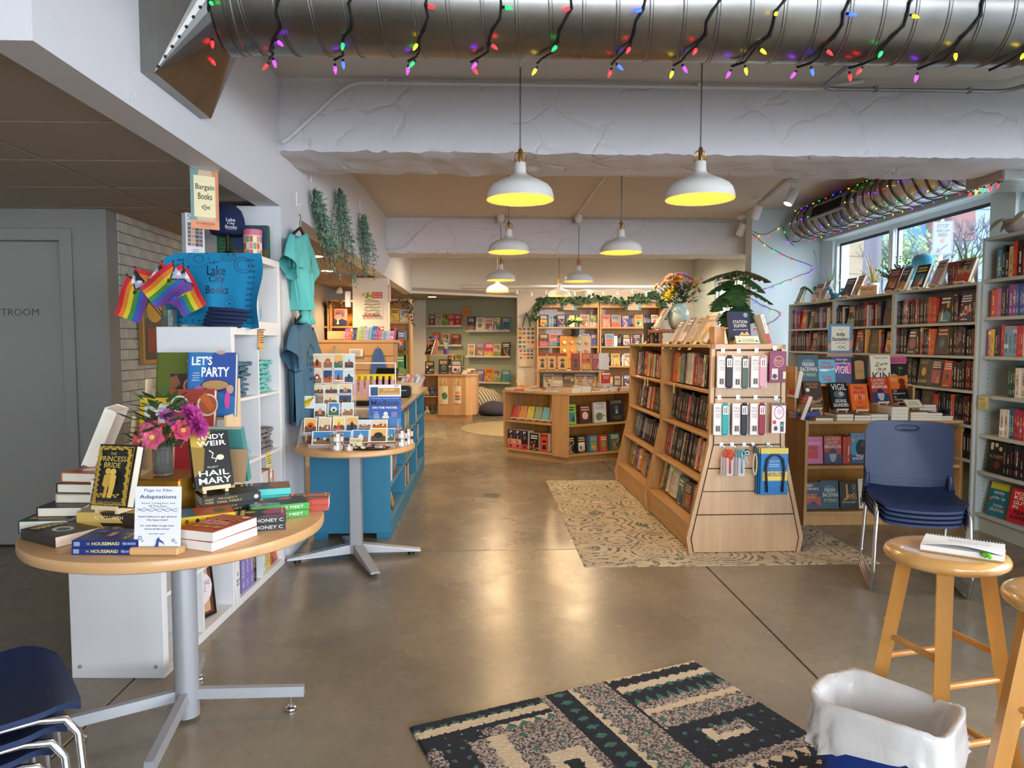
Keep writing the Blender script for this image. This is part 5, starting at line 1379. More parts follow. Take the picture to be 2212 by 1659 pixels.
def vase(Mx,label,prof,mat,flowers=None):
 r=thing('vase',label,'vase',None,Mx);MB().lathe(prof,28).build('vase_body',mat,r,True);return r
vs_=vase(T(1.80,6.52,GT+.129),'pale sea-green round glass vase on the wooden riser',[(.04,0),(.06,.004),(.085,.05),(.098,.11),(.095,.16),(.07,.205),(.058,.225),(.062,.24),(.056,.238),(.052,.22),(.064,.2),(.086,.155),(.088,.11),(.076,.05),(.05,.012),(.001,.012)],M('sea_glass','#c9e2da',.2,trans=.15,ior=1.3))
def flower(mb,o,r,cp,cc,n=9,up=(0,0,1),lay=2,seed=0):
 rg_=random.Random(seed);up=Vector(up).normalized();a=up.orthogonal().normalized();b_=up.cross(a);o=Vector(o)
 for l in range(lay):
  for k in range(n):
   t_=2*PI*(k+.5*l)/n+rg_.uniform(-.1,.1);d=a*math.cos(t_)+b_*math.sin(t_);s_=b_*math.cos(t_)-a*math.sin(t_)
   R=r*(1-.3*l);tip=o+d*R+up*(R*(.15+.4*l));m_=o+d*R*.6+up*R*(.12+.35*l);w_=R*2.6/n
   cc_=tuple(min(1,q*rg_.uniform(.8,1.15))for q in cp)
   mb._add([o,m_+s_*w_,tip,m_-s_*w_],[(0,1,2,3)],cc_)
 mb.sphere(o+up*r*.15,r*.22,6,4,c=cc)
def bouquet(root,Mx,fl_list,stems,leaves,seed,leafc='#3f5a34',spread=.1):
 rg_=random.Random(seed)
 st=MB();lf=MB()
 for(x,y,z,rr_,cp,cc,n,lay)in fl_list:
  st.tube([(x*.1,y*.1,0),(x*.4,y*.4,z*.5),(x,y,z)],.0022,5)
  f=MB();up=Vector((x,y-.04,z*.5));flower(f,(x,y,z),rr_*(1.25 if n>8 else 1),hx(cp),hx(cc),n,up,lay,int(z*1e4))
  f.build('blossom',attr_mat('petals',.6),root,Mx=Mx)
 for k in range(leaves):
  a=rg_.uniform(0,2*PI);R=rg_.uniform(.02,spread);z=rg_.uniform(.01,.2);d=Vector((math.cos(a),math.sin(a),rg_.uniform(-.2,.8))).normalized();L_=rg_.uniform(.04,.09)
  p0=Vector((R*math.cos(a),R*math.sin(a),z));s_=d.cross(Vector((0,0,1))).normalized()*L_*.22
  lf._add([p0,p0+d*L_*.5+s_,p0+d*L_,p0+d*L_*.5-s_],[(0,1,2,3)],tuple(q*rg_.uniform(.6,1.3)for q in hx(leafc)))
 st.build('stems',M('green_stem','#4a6a34',.6),root,Mx=Mx);o=lf.build('foliage',attr_mat('petals',.6),root,Mx=Mx)
bouquet(vs_,T(0,0,.22),[(-.02,-.03,.24,.05,'#d98a2c','#b8601f',14,3),(-.09,-.02,.25,.055,'#d9a08a','#b06a3a',14,3),(.05,0,.27,.055,'#b887c0','#8a5a9a',14,3),(.10,.02,.25,.05,'#c88ab8','#8a5a9a',12,3),(.15,-.01,.22,.045,'#d9a82c','#b8802c',12,3),(-.10,-.04,.10,.062,'#d9c41f','#b8941f',16,3),(-.21,0,.17,.035,'#e6b090','#d9907a',10,3),(.18,0,.14,.035,'#d87a9a','#b85a7a',10,3),(.20,.0,.25,.03,'#d070a0','#b85a7a',10,2),(.02,-.07,.16,.03,'#c8a0c8','#9a6a9a',10,2),(.08,-.04,.2,.035,'#d87a9a','#b85a7a',10,2),(-.05,-.05,.19,.05,'#d99a4a','#b8702c',12,3),(.0,.02,.29,.045,'#d0a0c0','#9a6a9a',12,3),(.12,-.05,.17,.04,'#d9b43a','#b8902c',10,3),(-.13,.02,.2,.045,'#e0a05a','#c07a3a',12,3)],0,360,5,'#41562f',.17)
def mleaf(S):
 """split monstera leaf, stem end at origin, lying along +x"""
 pts=[]
 N=13
 def half(sg):
  out=[]
  for i in range(N+1):
   t_=i/N;w_=.58*math.sin(PI*min(1,t_*.92+.06))**.7*(1-.25*t_)
   x=-.12*(1-t_)**3+t_
   if i in(4,6,8,10):w_*=.62;x-=.015
   out.append((x,sg*w_))
  return out
 up,dn=half(1),half(-1)
 mb=MB();vs=[];fs=[]
 for i in range(N+1):
  t_=i/N;zc=-.22*t_*t_
  for(x,y)in(dn[i],(max(0,t_),0),up[i]):vs.append((x*S,y*S,(zc-.25*abs(y)+.02*math.sin(i*2.1))*S))
 for i in range(N):
  for k in(0,1):fs.append((i*3+k,i*3+k+1,i*3+3+k+1,i*3+3+k))
 mb._add(vs,fs);mb.tube([(0,0,.002),(S*.5,0,-.05*S),(S*.98,0,-.2*S)],.003,5)
 return mb.mesh('leaf',M('monstera_green','#1f3a20',.32,col2='#2c4a26',nscale=20),True)
ml=[mleaf(.16),mleaf(.2)]
mon=thing('monstera_plant','dark green split-leaf monstera on the maple gondola','plant',None,T(1.775,4.95,GT))
MB().lathe([(.05,0),(.07,.1),(.072,.11),(.064,.11),(.06,.09),(.001,.09)],20).build('pot',M('tan_pot','#b08a5a',.6),mon,40)
for i,(az,tx,ty,tz,ln,pit)in enumerate(((-165,-.06,-.02,.44,1,18),(-140,-.08,-.03,.35,1,28),(-100,-.03,-.05,.41,1,38),(-78,0,-.05,.30,1,42),(-50,.04,-.04,.47,1,26),(-25,.07,-.02,.38,1,20),(0,.06,0,.51,1,10),(170,-.05,.0,.50,1,8),(-55,.06,-.05,.23,0,32),(100,.02,.05,.52,0,5),(-125,-.06,-.05,.23,0,34))):
 MB().tube([(0,0,.09),(tx*.4,ty*.4,tz*.6),(tx,ty,tz)],.0035,6).build('stem',M('green_stem','#4a6a34',.6),mon,True)
 link('leaf',ml[ln],mon,T(tx,ty,tz,rz=az,ry=pit))
# ---- slatwall merchandise
HOOK=MB().box(-.012,0,-.008,.012,.004,.02).tube([(0,0,0),(0,-.07,0),(0,-.085,.004),(0,-.09,.016)],.0025,6).mesh('hook',CHROME,40)
def hook(x,z,label):
 r=thing('display_hook',label,'hook','steel slatwall hooks',T(x,4.545,z));link('hook_arm',HOOK,r)
def pouch(x,z,col,label,extra=None):
 r=thing('pen_pouch',label,'pen pouch','packaged pen pouches',T(x,4.50,z))
 MB().box(0,0,0,.105,.02,.205,b=.002).build('notebook_card',M('card_white','#e4dcda',.5),r)
 mb=MB()
 for i in range(17):mb.tube([(-.004+.006*math.cos(a),.01+.012*math.sin(a),.012+i*.0115)for a in[k*PI/4 for k in range(8)]],.0008,4,closed=True)
 mb.build('spiral_binding',M('black_wire','#1c1c1c',.4,.5),r)
 q=PR(.105,.205);q.text('PEN',.12,.82,.42,.88,'#3a3638').text('POUCH',.08,.73,.46,.79,'#3a3638').scrib(.1,.55,.46,.7,5,'#8a8084',random.Random(int(x*99))).rect(.16,.12,.24,.3,'#1c1a1c').rect(.3,.12,.38,.3,'#1c1a1c')
 q.emit(MB(),(0,0,0),(1,0,0),(0,0,1),(0,-1,0)).build('print',PRINT,r)
 c=M('pouch_'+col.strip('#'),col,.5)
 po=MB().box(.052,-.012,.006,.098,0,.20,b=.004).box(.062,-.013,-.002,.088,-.003,.006).box(.062,-.013,.2,.088,-.003,.212).build('pouch',c,r)
 MB().box(.058,-.0135,.135,.092,-.012,.19).build('window_card',M('card_white','#e4dcda',.5),po)
 MB().box(.066,-.0145,.142,.071,-.0133,.178).box(.078,-.0145,.142,.083,-.0133,.184).build('pen',M('pen_dark',extra or '#4a4a50',.4),po)
for i,(x,z,c,lb)in enumerate(((1.499,1.095,'#1a1a1c','black pen pouch on upper slatwall row'),(1.603,1.092,'#4a5a4c','olive green pen pouch on upper slatwall row'),(1.719,1.096,'#cf9aa8','blush pink pen pouch on upper slatwall row'),(1.480,.79,'#2a9a9a','turquoise pen pouch on lower slatwall row'),(1.603,.79,'#16161a','black pen pouch on lower slatwall row'),(1.719,.79,'#8a2430','dark red floral pen pouch on lower slatwall row'))):
 pouch(x,z,c,lb,'#a88a3a' if i==5 else None)
 hook(x+.05,z+.235,'steel hook carrying the '+lb.split(' on ')[0]+(' above' if i<3 else ' below'))
def pack(x,z,w_,h_,bg,label,fn,t=.012,cat='packet',name='gift_packet'):
 r=thing(name,label,cat,None,T(x,4.50,z));q=PR(w_,h_);fn(q)
 MB().box(0,0,0,w_,t,h_,b=.002).build('backing_card',M('pk_'+bg.strip('#'),bg,.4),r);q.emit(MB(),(0,0,0),(1,0,0),(0,0,1),(0,-1,0)).build('print',PRINT,r);return r
pack(1.838,1.13,.112,.2,'#7a1f48','maroon book-light packet at the upper slatwall end',lambda q:q.ring(.55,.68,.3,.18,.18,'#b87a8a').text('Book',.35,.66,.75,.76,'#d9a24a').text('Light',.38,.58,.72,.65,'#d9a24a').rect(.15,.1,.5,.45,'#d8c4bc').ell(.32,.2,.14,.08,'#2a1a20').rect(.6,.08,.78,.4,'#5a1434').rect(.8,.12,.97,.35,'#d8c8a8'))
pack(1.862,.80,.092,.2,'#e4d8dc','pink and white book-light packet with floral strap',lambda q:q.ring(.5,.68,.36,.22,.12,'#8a2a3a').text('Book',.4,.7,.72,.78,'#c4507a').text('Light',.4,.62,.72,.69,'#c4507a').rect(.06,.3,.3,.42,'#b82a3a').rect(.6,.05,.85,.38,'#3a3a3c').ell(.72,.26,.08,.04,'#58a8b8').ell(.28,.16,.14,.08,'#2a2a2c').rect(.0,.9,1,1,'#5a4a48'))
hook(1.89,1.345,'steel hook carrying the maroon packet');hook(1.905,1.02,'steel hook carrying the pink packet')
def clipset(x,col,label):
 r=thing('book_light',label,'book light',None,T(x,4.49,.525))
 for k in range(3):
  MB().box(.006+k*.012,.02-k*.018,.0,.05+k*.012,.03-k*.018,.12,b=.003).build('clear_sleeve',M('frosted_sleeve','#ded6d8',.3,alpha=.6),r)
  MB().tube([(.03+k*.012,.016-k*.018,.02),(.03+k*.012,.016-k*.018,.105),(.024+k*.012,.016-k*.018,.15),(.034+k*.012,.016-k*.018,.176),(.05+k*.012,.016-k*.018,.15),(.036+k*.012,.016-k*.018,.11)],.0055,8).build('strap',M('clip_'+col.strip('#'),col,.4),r,True)
clipset(1.53,'#e0431f','orange clip-on book lights hanging in clear sleeves');clipset(1.608,'#6fb4cc','light blue clip-on book lights hanging in clear sleeves')
r=thing('keychain','black keychain with white ring on the slatwall','keychain',None,T(1.70,4.50,.6));MB().sphere((0,0,.075),.022,14,8,(1,.5,1)).build('fob',BLACKP,r,True);MB().tube([(.012*math.cos(a),-.012,.075+.012*math.sin(a))for a in[k*PI/8 for k in range(16)]],.003,6,closed=True).build('ring',WHITEP,r,True)
for k in range(4):MB().tube([(-.006+.004*k+.006*math.cos(a),0,.045-k*.012+.008*math.sin(a))for a in[j*PI/5 for j in range(10)]],.0015,5,closed=True).build('chain_link',CHROME,r,True)
r=thing('wrist_strap','black and cream looped strap on the slatwall','strap',None,T(1.757,4.50,.53));MB().tube([(.012*math.sin(a),0,.07-.07*math.cos(a))for a in[k*PI/8 for k in range(16)]],.005,8,closed=True).build('loop',M('cream_strap','#c9bba0',.7),r,True);MB().box(-.012,-.006,.14,.012,.006,.19).build('card',BLACKP,r)
for k in range(3):
 r=pack(1.775+.008*k,.40,.18,.305,'#1f6fae','blue neck reading light packet, %s of three hanging together'%('rear','middle','front')[k],(lambda q:q.rect(0,.88,1,1,'#cdb64a').rect(.08,.3,.98,.5,'#d9b82c').text('NECKLITE',.22,.4,.82,.48,'#22407a',.02).scrib(.2,.32,.85,.39,2,'#e8dcb0',random.Random(1)).text('HANDS-FREE',.3,.7,.66,.74,'#d8c8a0').scrib(.28,.6,.7,.68,2,'#cfd8e4',random.Random(3)))if k==2 else(lambda q:q.rect(0,.88,1,1,'#cdb64a')),.01,'packet','light_packet')
 r.location.y=4.525-.018*k
 r['group']='blue neck light packets'
 if k==2:
  MB().tube([(.04,-.012,.02),(.035,-.014,.1),(.03,-.014,.18),(.04,-.014,.235),(.07,-.016,.262),(.11,-.016,.262),(.14,-.014,.235),(.15,-.014,.18),(.145,-.014,.1),(.14,-.012,.02)],.007,8).build('neck_light',M('dark_rubber','#23242e',.4),r,True)
for k,x in enumerate((1.55,1.62,1.70,1.757,1.86)):hook(x,.715,'steel hook in the third slatwall row, %s along'%ordn(k+1))
# ---- along the top of the window cases
SZ=1.831
wb=((8.18,'#3a5a34','green and orange book by the partition'),(7.76,'#d8d2d0','pale book beside the orchid'),(7.58,'#c8a8b8','pink-lilac book near the dragon figures'),(7.10,'#2f5a6a','dark teal book past the dragons'),(6.90,'#a87a4a','tan book before the fantasy sign'),(6.32,'#7a2444','burgundy book beside the jade plant'),(6.14,'#22242c','black patterned book under the fluffy hearts'),(5.92,'#2a2420','black and red book with green page edges'),(5.66,'#d8c8c0','white and red paperback near the aloe'),(5.36,'#c8a878','cream paperback at the tall bookcase end'))
for i,(y,c,lb)in enumerate(wb):
 on_easel(T(3.66,y+.07,SZ,rz=-90+(8 if i%2 else-6)),.145,.2+.01*(i%3),.03,c,lb+', on the window cases','rand','books on easels above the fantasy cases',22,False,seed=200+i)
for i in range(6):spine(T(3.70,5.56-.028*i,SZ,rz=-90),.026,.13,.19,hx(('#6a2a2a','#7a2f2c','#5a2424')[i%3]),'dark red boxed volume above the fantasy cases, %s from the aloe'%ordn(i+1),'dark red volumes by the window')
p=PR(.16,.09);p.rect(0,0,1,1,'#e0b078').text('FANTASY',.08,.5,.92,.85,'#33281c',.01).line([(.2,.25),(.8,.25)],.012,'#4a3a2a').line([(.15,.32),(.22,.25),(.15,.18)],.02,'#4a3a2a').line([(.85,.32),(.78,.25),(.85,.18)],.02,'#4a3a2a')
sign_mesh(p,.17,.095,T(3.60,6.70,SZ,rz=-60),'shelf_sign','orange hand-lettered genre sign on the window cases','#e0b078')
def blades(name,label,Mx,n,L_,col,seed,droop=.6,w_=.012,pot='#d8d4cc',pr=.06,ph=.10,c2=None):
 r=thing(name,label,'plant',None,Mx);rg_=random.Random(seed)
 MB().lathe([(pr*.75,0),(pr,ph),(pr*1.04,ph),(pr*.9,ph-.004),(.001,ph-.01)],20).build('pot',M('pot_'+pot.strip('#'),pot,.5),r,40)
 for k in range(n):
  a=rg_.uniform(0,2*PI);el=rg_.uniform(.5,1.4);ll=L_*rg_.uniform(.6,1.1);mb=MB();vs=[];fs=[]
  d=Vector((math.cos(a),math.sin(a),0));s_=Vector((-d.y,d.x,0));m_=7
  for i in range(m_+1):
   t_=i/m_;p=d*(ll*math.cos(el)*t_)+Vector((0,0,ph-.01+ll*(math.sin(el)*t_-droop*t_*t_*math.cos(el))))
   ww=w_*(1-t_)**.7*(0.6+.8*t_);vs+=[tuple(p+s_*ww),tuple(p-s_*ww)]
   if i:fs.append((2*i-2,2*i-1,2*i+1,2*i))
  mb._add(vs,fs,tuple(q*rg_.uniform(.7,1.3)for q in hx(c2 if c2 and k%3==0 else col)));mb.build('leaf',attr_mat('petals',.6),r,True)
 return r
blades('spider_plant','tall thin-leaved green plant by the pale partition',T(3.93,7.95,SZ),26,.42,'#5a7a4a',1,.35,.006)
blades('dracaena_plant','yellow-green dracaena before the window',T(3.98,7.15,SZ),40,.36,'#b89a4a',2,.6,.009,'#c9c4b8',.06,.16,'#8a9a4a')
blades('aloe_plant','upright aloe with pointed green leaves at the window',T(3.98,5.72,SZ),18,.38,'#7a9a5a',3,.2,.014,'#c8b48a')
blades('fern_plant','yellowish leafy plant beside the tall bookcase',T(3.95,5.30,SZ),26,.24,'#a8a83a',4,.9,.016,'#d8d4cc')
orch=thing('orchid_plant','orchid with broad dark leaves in a white pot','plant',None,T(3.80,8.0,SZ));MB().lathe([(.045,0),(.058,.1),(.06,.105),(.05,.1),(.001,.095)],20).build('pot',WHITEP,orch,40)
for k in range(6):
 mb=MB();a=k*1.05;mb.grid(lambda u,v:((.03+.17*u)*math.cos(a)-(v-.5)*.07*math.sin(PI*min(1,u*.9+.1))*math.sin(a),(.03+.17*u)*math.sin(a)+(v-.5)*.07*math.sin(PI*min(1,u*.9+.1))*math.cos(a),.1+.09*math.sin(u*2.4)-.03*abs(v-.5)),8,4);mb.build('leaf',M('orchid_leaf','#2c4a30',.35),orch,True)
MB().tube([(0,0,.1),(.02,.02,.3),(.0,.02,.5),(-.05,.0,.6)],.003,6).build('stem',M('green_stem','#4a6a34',.6),orch,True)
jade=thing('jade_plant','bushy jade plant in a white pot beside the genre sign','plant',None,T(3.86,6.52,SZ));MB().lathe([(.06,0),(.075,.12),(.078,.125),(.066,.12),(.001,.115)],22).build('pot',WHITEP,jade,40)
mb=MB();rg_=random.Random(8)
for k in range(26):
 a=rg_.uniform(0,6.28);el=rg_.uniform(.5,1.5);L_=rg_.uniform(.1,.24);d=Vector((math.cos(a)*math.cos(el),math.sin(a)*math.cos(el),math.sin(el)))
 for j in range(9):
  p=Vector((0,0,.12))+d*L_*(j+1)/9+Vector((rg_.uniform(-.012,.012),)*3);mb.sphere(p,.012,6,4,(1,1,.7),c=tuple(q*rg_.uniform(.6,1.4)for q in hx('#3f6a3a')))
mb.build('foliage',attr_mat('petals',.6),jade,True)
FUZZ=M('turquoise_fur','#1f9fc0',.95,sheen=.8,bump=1.0,bscale=90)
for k,(y,x,z,s_)in enumerate(((6.24,3.92,2.10,.07),(6.44,3.95,2.04,.055))):
 r=thing('fuzzy_heart','turquoise fluffy heart on a stick, %s one'%('larger' if k==0 else 'smaller'),'decoration','turquoise fluffy hearts',T(x,y,SZ))
 mb=MB().sphere((0,.05*s_/.1,z-SZ+.01),s_,20,12).sphere((0,-.05*s_/.1,z-SZ+.01),s_,20,12).lathe([(.001,z-SZ-s_*1.6),(s_*.6,z-SZ-s_*.8),(s_*1.15,z-SZ)],20,sx=.75)
 mb.build('fur_body',FUZZ,r,True);MB().cyl((0,0,0),(0,0,z-SZ-s_),.006,n=8).lathe([(.04,0),(.04,.01),(.001,.012)],16).build('stick',WHITEP,r)
TEAL=M('teal_ceramic','#2f5a70',.3,col2='#3f7a88',nscale=14)
for k,(y,x,s_)in enumerate(((7.45,3.74,1.0),(7.30,3.80,.85))):
 r=thing('dragon_figure','small teal dragon figurine, %s of the pair'%('head raised, larger' if k==0 else 'smaller'),'figurine','teal dragons',T(x,y,SZ,rz=-80,s=s_))
 mb=MB().sphere((0,0,.045),.042,14,8,(.9,1.3,1)).tube([(0,-.03,.06),(0,-.05,.09),(0,-.055,.115)],[.028,.022,.018],8).sphere((0,-.07,.125),.026,10,6,(.8,1.4,.8)).tube([(0,.04,.03),(.03,.08,.02),(.06,.07,.015)],[.02,.012,.003],8)
 for sx in(-1,1):mb.sphere((sx*.03,-.03,.015),.018,8,5,(1,1.4,.9));mb._add([(sx*.02,.01,.07),(sx*.09,.04,.12),(sx*.08,.06,.06),(sx*.03,.05,.05)],[(0,1,2,3)])
 mb.build('figure_body',TEAL,r,True)
r=thing('planter_bowl','speckled bowl with trailing leaves on the tall grey bookcase','bowl',None,T(3.80,4.90,2.141));MB().lathe([(.06,0),(.11,.04),(.13,.11),(.12,.11),(.1,.05),(.001,.03)],24).build('bowl_body',M('stone_bowl','#a89a90',.6,col2='#8a7a70',nscale=12),r,True)
for k in range(7):MB().grid(lambda u,v:(-.05-.12*u,(v-.5)*.09*math.sin(PI*u)+.13*math.sin(k*2.1),.12-.10*u*u+.02*(k%3)),6,4).build('leaf',M('pale_leaf','#7f9a6a',.5,col2='#b08a80',nscale=8),r,True)
for z,x,k in((1.545,.42,0),(1.0,.0,1)):talker(T(3.612,5.06-x-.02,z-.1,rz=-90),'yellow handwritten card on the tall grey bookcase, %s'%('upper' if k==0 else 'lower'),.13 if k==0 else .12,.10,seed=30+k)
nb=thing('spiral_notebook','open spiral notebook with handwriting on the wooden stool','notebook',None,T(1.43,2.035,.767,rz=-38))
MB().box(-.105,-.075,0,.105,.075,.004,b=.001).build('cover',M('kraft_card','#b59a72',.7),nb);MB().box(-.103,-.073,.0042,.103,.073,.019).build('page_block',WHITEP,nb)
mb=MB().grid(lambda u,v:(-.103+.206*u,-.073+.146*v,.0195+.012*math.sin(PI*u)*(1-v)**2),10,6);mb.build('page',WHITEP,nb,True)
q=PR(.2,.14);q.scrib(.3,.35,.9,.85,5,'#6a6a78',random.Random(6),.12);q.emit(MB(),(-.1,-.07,.0215),(1,0,0),(0,1,0),(0,0,1)).build('handwriting',PRINT,nb)
mb=MB()
for i in range(26):mb.tube([(-.098+i*.0078,.074+.006*math.cos(a),.011+.012*math.sin(a))for a in[k*PI/4 for k in range(8)]],.001,4,closed=True)
mb.build('spiral_binding',SILVER,nb,True);MB().tube([(.05,-.072,.019),(.06,-.085,.015),(.066,-.082,.02),(.072,-.09,.014)],.006,6).build('page_marker',M('lime_ribbon','#5fd01f',.5),nb,True)
bn=thing('waste_bin','blue plastic waste bin with white liner beside the stools','bin',None,T(1.135,1.91,0,rz=-47,s=.93))
def rrect(a,b_,n=40,p=5):return[(a*abs(math.cos(t))**(2/p)*(1 if math.cos(t)>=0 else-1),b_*abs(math.sin(t))**(2/p)*(1 if math.sin(t)>=0 else-1))for t in[2*PI*i/n for i in range(n)]]
def loft(mb,loops):
 n=len(loops[0]);o_=len(mb.v);mb.v.extend([tuple(p)for l in loops for p in l])
 for j in range(len(loops)-1):
  for i in range(n):mb.f.append([o_+j*n+i,o_+j*n+(i+1)%n,o_+(j+1)*n+(i+1)%n,o_+(j+1)*n+i]);mb.c.append(None);mb.mi.append(0)
 return mb
lp=lambda a,b_,z:[(x,y,z)for x,y in rrect(a,b_)]
mb=loft(MB(),[lp(.135,.095,0),lp(.14,.10,.01),lp(.182,.132,.375),lp(.188,.138,.38),lp(.188,.138,.395),lp(.178,.128,.395),lp(.132,.092,.012)]);mb.poly(lp(.132,.092,.012));mb.build('bin_body',M('blue_plastic','#1c3a86',.42),bn,50)
N=72
def lloop(a,b_,z,amp,fr,ph,zz=0):
 out=[]
 for i,(x,y)in enumerate(rrect(a,b_,N,4)):
  k_=1+amp*math.sin(i*fr+ph)+amp*.7*math.sin(i*fr*2.7+ph*2);out.append((x*k_,y*k_,z+zz*math.sin(i*.35+ph)+zz*.6*noise.noise((i*.4,ph,0))))
 return out
mb=loft(MB(),[lloop(.207,.157,.275,.045,1.3,.3,.035),lloop(.206,.156,.30,.03,1.7,.8,.02),lloop(.203,.153,.32,.026,1.1,1.0,.015),lloop(.201,.151,.345,.02,1.9,3,.01),lloop(.200,.150,.37,.014,.9,2,.008),lloop(.198,.148,.395,.01,.7,1,.006),lloop(.196,.146,.408,.012,.6,0,.008),lloop(.182,.132,.407,.012,.6,.5,.008),lloop(.166,.116,.37,.02,.8,1,.005),lloop(.140,.094,.25,.04,.9,2,.01),lloop(.105,.066,.08,.06,.8,3,.01),lloop(.01,.01,.05,.0,1,0,0)])
mb.build('bin_liner',M('white_bin_liner','#d9d4d0',.28,bump=.5,bscale=14,alpha=.93),bn,True)
# ====== FILM TABLE AND CUBE SHELVES
TZ=.742
G7='books on the film table'
EDGE={}
def edge(c):
 return M('edge_'+c.strip('#'),c,.8)
zz=TZ
flat(-1.51,2.56,zz,.155,.235,.042,4,'#2b4a4c','large dark teal hardback overhanging the round table edge','rand',G7,soft=False,seed=1)
flat(-1.475,2.60,zz+.043,.15,.225,.034,2,'#1f1a24','black hardback second in the tall far pile',None,G7,soft=False)
flat(-1.44,2.66,zz+.078,.15,.22,.03,-3,'#b8ac98','cream hardback third in the tall far pile',None,G7,soft=False)
flat(-1.44,2.68,zz+.109,.155,.23,.034,-6,'#2c2422','dark hardback under the orange one in the far pile',None,G7,soft=False)
flat(-1.43,2.70,zz+.144,.155,.23,.034,-10,'#c4683a','orange patterned hardback on top of the far pile','rand',G7,soft=False,seed=5)
for k in range(6):flat(-1.335,2.655,zz+.0265*k,.13,.2,.026,176+(k%3)*3,'#d8cdb8','cream-edged paperback in the column behind the gold novel, %s up'%ordn(k+1),None,G7)
dbook(T(-1.545,2.86,zz+.185,rz=-78,rx=-22),.16,.235,.045,'#e4e0dc','white book seen from behind leaning on the pile',None,G7,soft=False)
o_=bpy.data.objects
flat(-1.40,2.37,zz,.14,.205,.034,58,'#2c2422','book with red diamond patterned page edges','rand',G7,seed=8,pages=edge('#dfc8b0'))
HM_=lambda q:q.rect(0,0,1,1,'#1c2f6e').text('HOUSEMAID',.28,.28,.74,.70,'#e3cf5a',.02,rot=-90).text('FREIDA McFADDEN',.32,.04,.68,.235,'#b9c8e4',.01,rot=-90).rect(.2,.88,.8,.97,'#8a98b8').text('THE',.35,.73,.65,.78,'#e3cf5a',rot=-90)
def HCOV(p):p.rect(.3,.5,.7,.62,'#8a5a3a').rect(.36,.52,.64,.6,'#d9b08a').text('HOUSEMAID',.1,.2,.9,.3,'#e3cf5a',.02).text('FREIDA McFADDEN',.1,.1,.9,.15,'#d8d8dc').ell(.75,.8,.12,.08,'#5a6a9a').text('THE',.4,.32,.6,.37,'#e3cf5a')
for k in range(2):flat(-1.155,2.245+.004*k,zz+.0225*k,.135,.20,.022,87+2*k,'#1f3478','blue thriller with yellow spine title, %s of two'%('lower','upper')[k],HCOV if k else None,G7,HM_)
AYW=lambda q:q.rect(0,0,1,1,'#c9a85a').poly([(0,0),(1,0),(1,.6),(.4,.5),(.6,.3),(0,.2)],'#2a2418').text('AS YOU WISH',.3,.2,.7,.7,'#e8d9a8',rot=-90)
for k in range(2):flat(-1.275,2.50,zz+.036*k,.145,.205,.035,84,'#b8954a','gilt-edged hardback in the short stack under the easel, %s'%('lower','upper')[k],None,G7,AYW,soft=False)
def PB(p):
 p.frame(.05,.02,'#b89030')
 for i in range(22):
  a=i*.6;p.ell(.1+.02*math.sin(i*3),.05+.9*i/22,.06,.025,'#a8842c',7);p.ell(.9+.02*math.cos(i*2),.05+.9*i/22,.06,.025,'#b8922f',7)
 for i in range(12):p.ell(.1+.8*i/12,.93+.02*math.sin(i*2),.05,.02,'#b8922f',7);p.ell(.15+.7*i/12,.18+.02*math.sin(i*2.4),.05,.018,'#a8842c',7)
 p.text('THE',.42,.82,.58,.86,'#d6b04a').text('PRINCESS',.16,.72,.86,.8,'#dcb850').text('BRIDE',.3,.62,.74,.7,'#dcb850').text('WILLIAM GOLDMAN',.08,.025,.92,.085,'#c9a040')
 p.ell(.44,.56,.075,.05,'#d0a640').ell(.58,.55,.08,.055,'#d9b24c').poly([(.36,.5),(.52,.52),(.54,.34),(.5,.3),(.48,.14),(.4,.14),(.42,.3),(.34,.34)],'#c79c38').poly([(.52,.5),(.68,.5),(.68,.34),(.64,.14),(.52,.14),(.54,.36)],'#d9b24c')
on_easel(T(-1.335,2.435,zz+.073,rz=-14),.145,.212,.038,'#22241c','dark green novel with gilt embracing couple on an easel',PB,G7,16,False)
gb=MB().box(-.11,-.11,0,.11,.11,.155,b=.006).build('gold_riser',M('gold_leaf','#b8822c',.32,.75,col2='#d09a3c',nscale=7,bump=.15,bscale=12),None,Mx=T(-1.185,2.69,zz,rz=-8));tag(gb,'gold leaf box raising the flower jar on the table','box')
jar=vase(T(-1.19,2.66,zz+.156),'clear glass jar of pink lilies on the gold box',[(.03,0),(.034,.004),(.036,.06),(.034,.1),(.035,.115),(.032,.113),(.031,.06),(.03,.008),(.001,.006)],M('jar_glass','#cfe0d8',.05,trans=.9,ior=1.2))
bouquet(jar,T(0,0,.09),[(-.05,-.06,.045,.04,'#c2455a','#d9a84a',6,2),(.0,-.075,.06,.05,'#cf5a70','#e0b05a',6,2),(-.02,-.05,.085,.045,'#c8506a','#e0b05a',6,2),(.09,-.04,.08,.045,'#c2405a','#d9a84a',6,2),(.10,.01,.13,.05,'#a82a80','#8a1f6a',14,3),(.13,.0,.09,.045,'#a02478','#8a1f6a',14,3),(.02,.0,.13,.028,'#b04aa0','#9a3a90',9,3),(-.09,.0,.06,.03,'#8a3a4a','#7a2a3a',8,2),(.05,-.02,.11,.022,'#c85a9a','#b04a8a',9,2),(-.06,.01,.1,.02,'#6a2a3a','#5a2030',9,2)],0,130,9,'#46602f',.085)
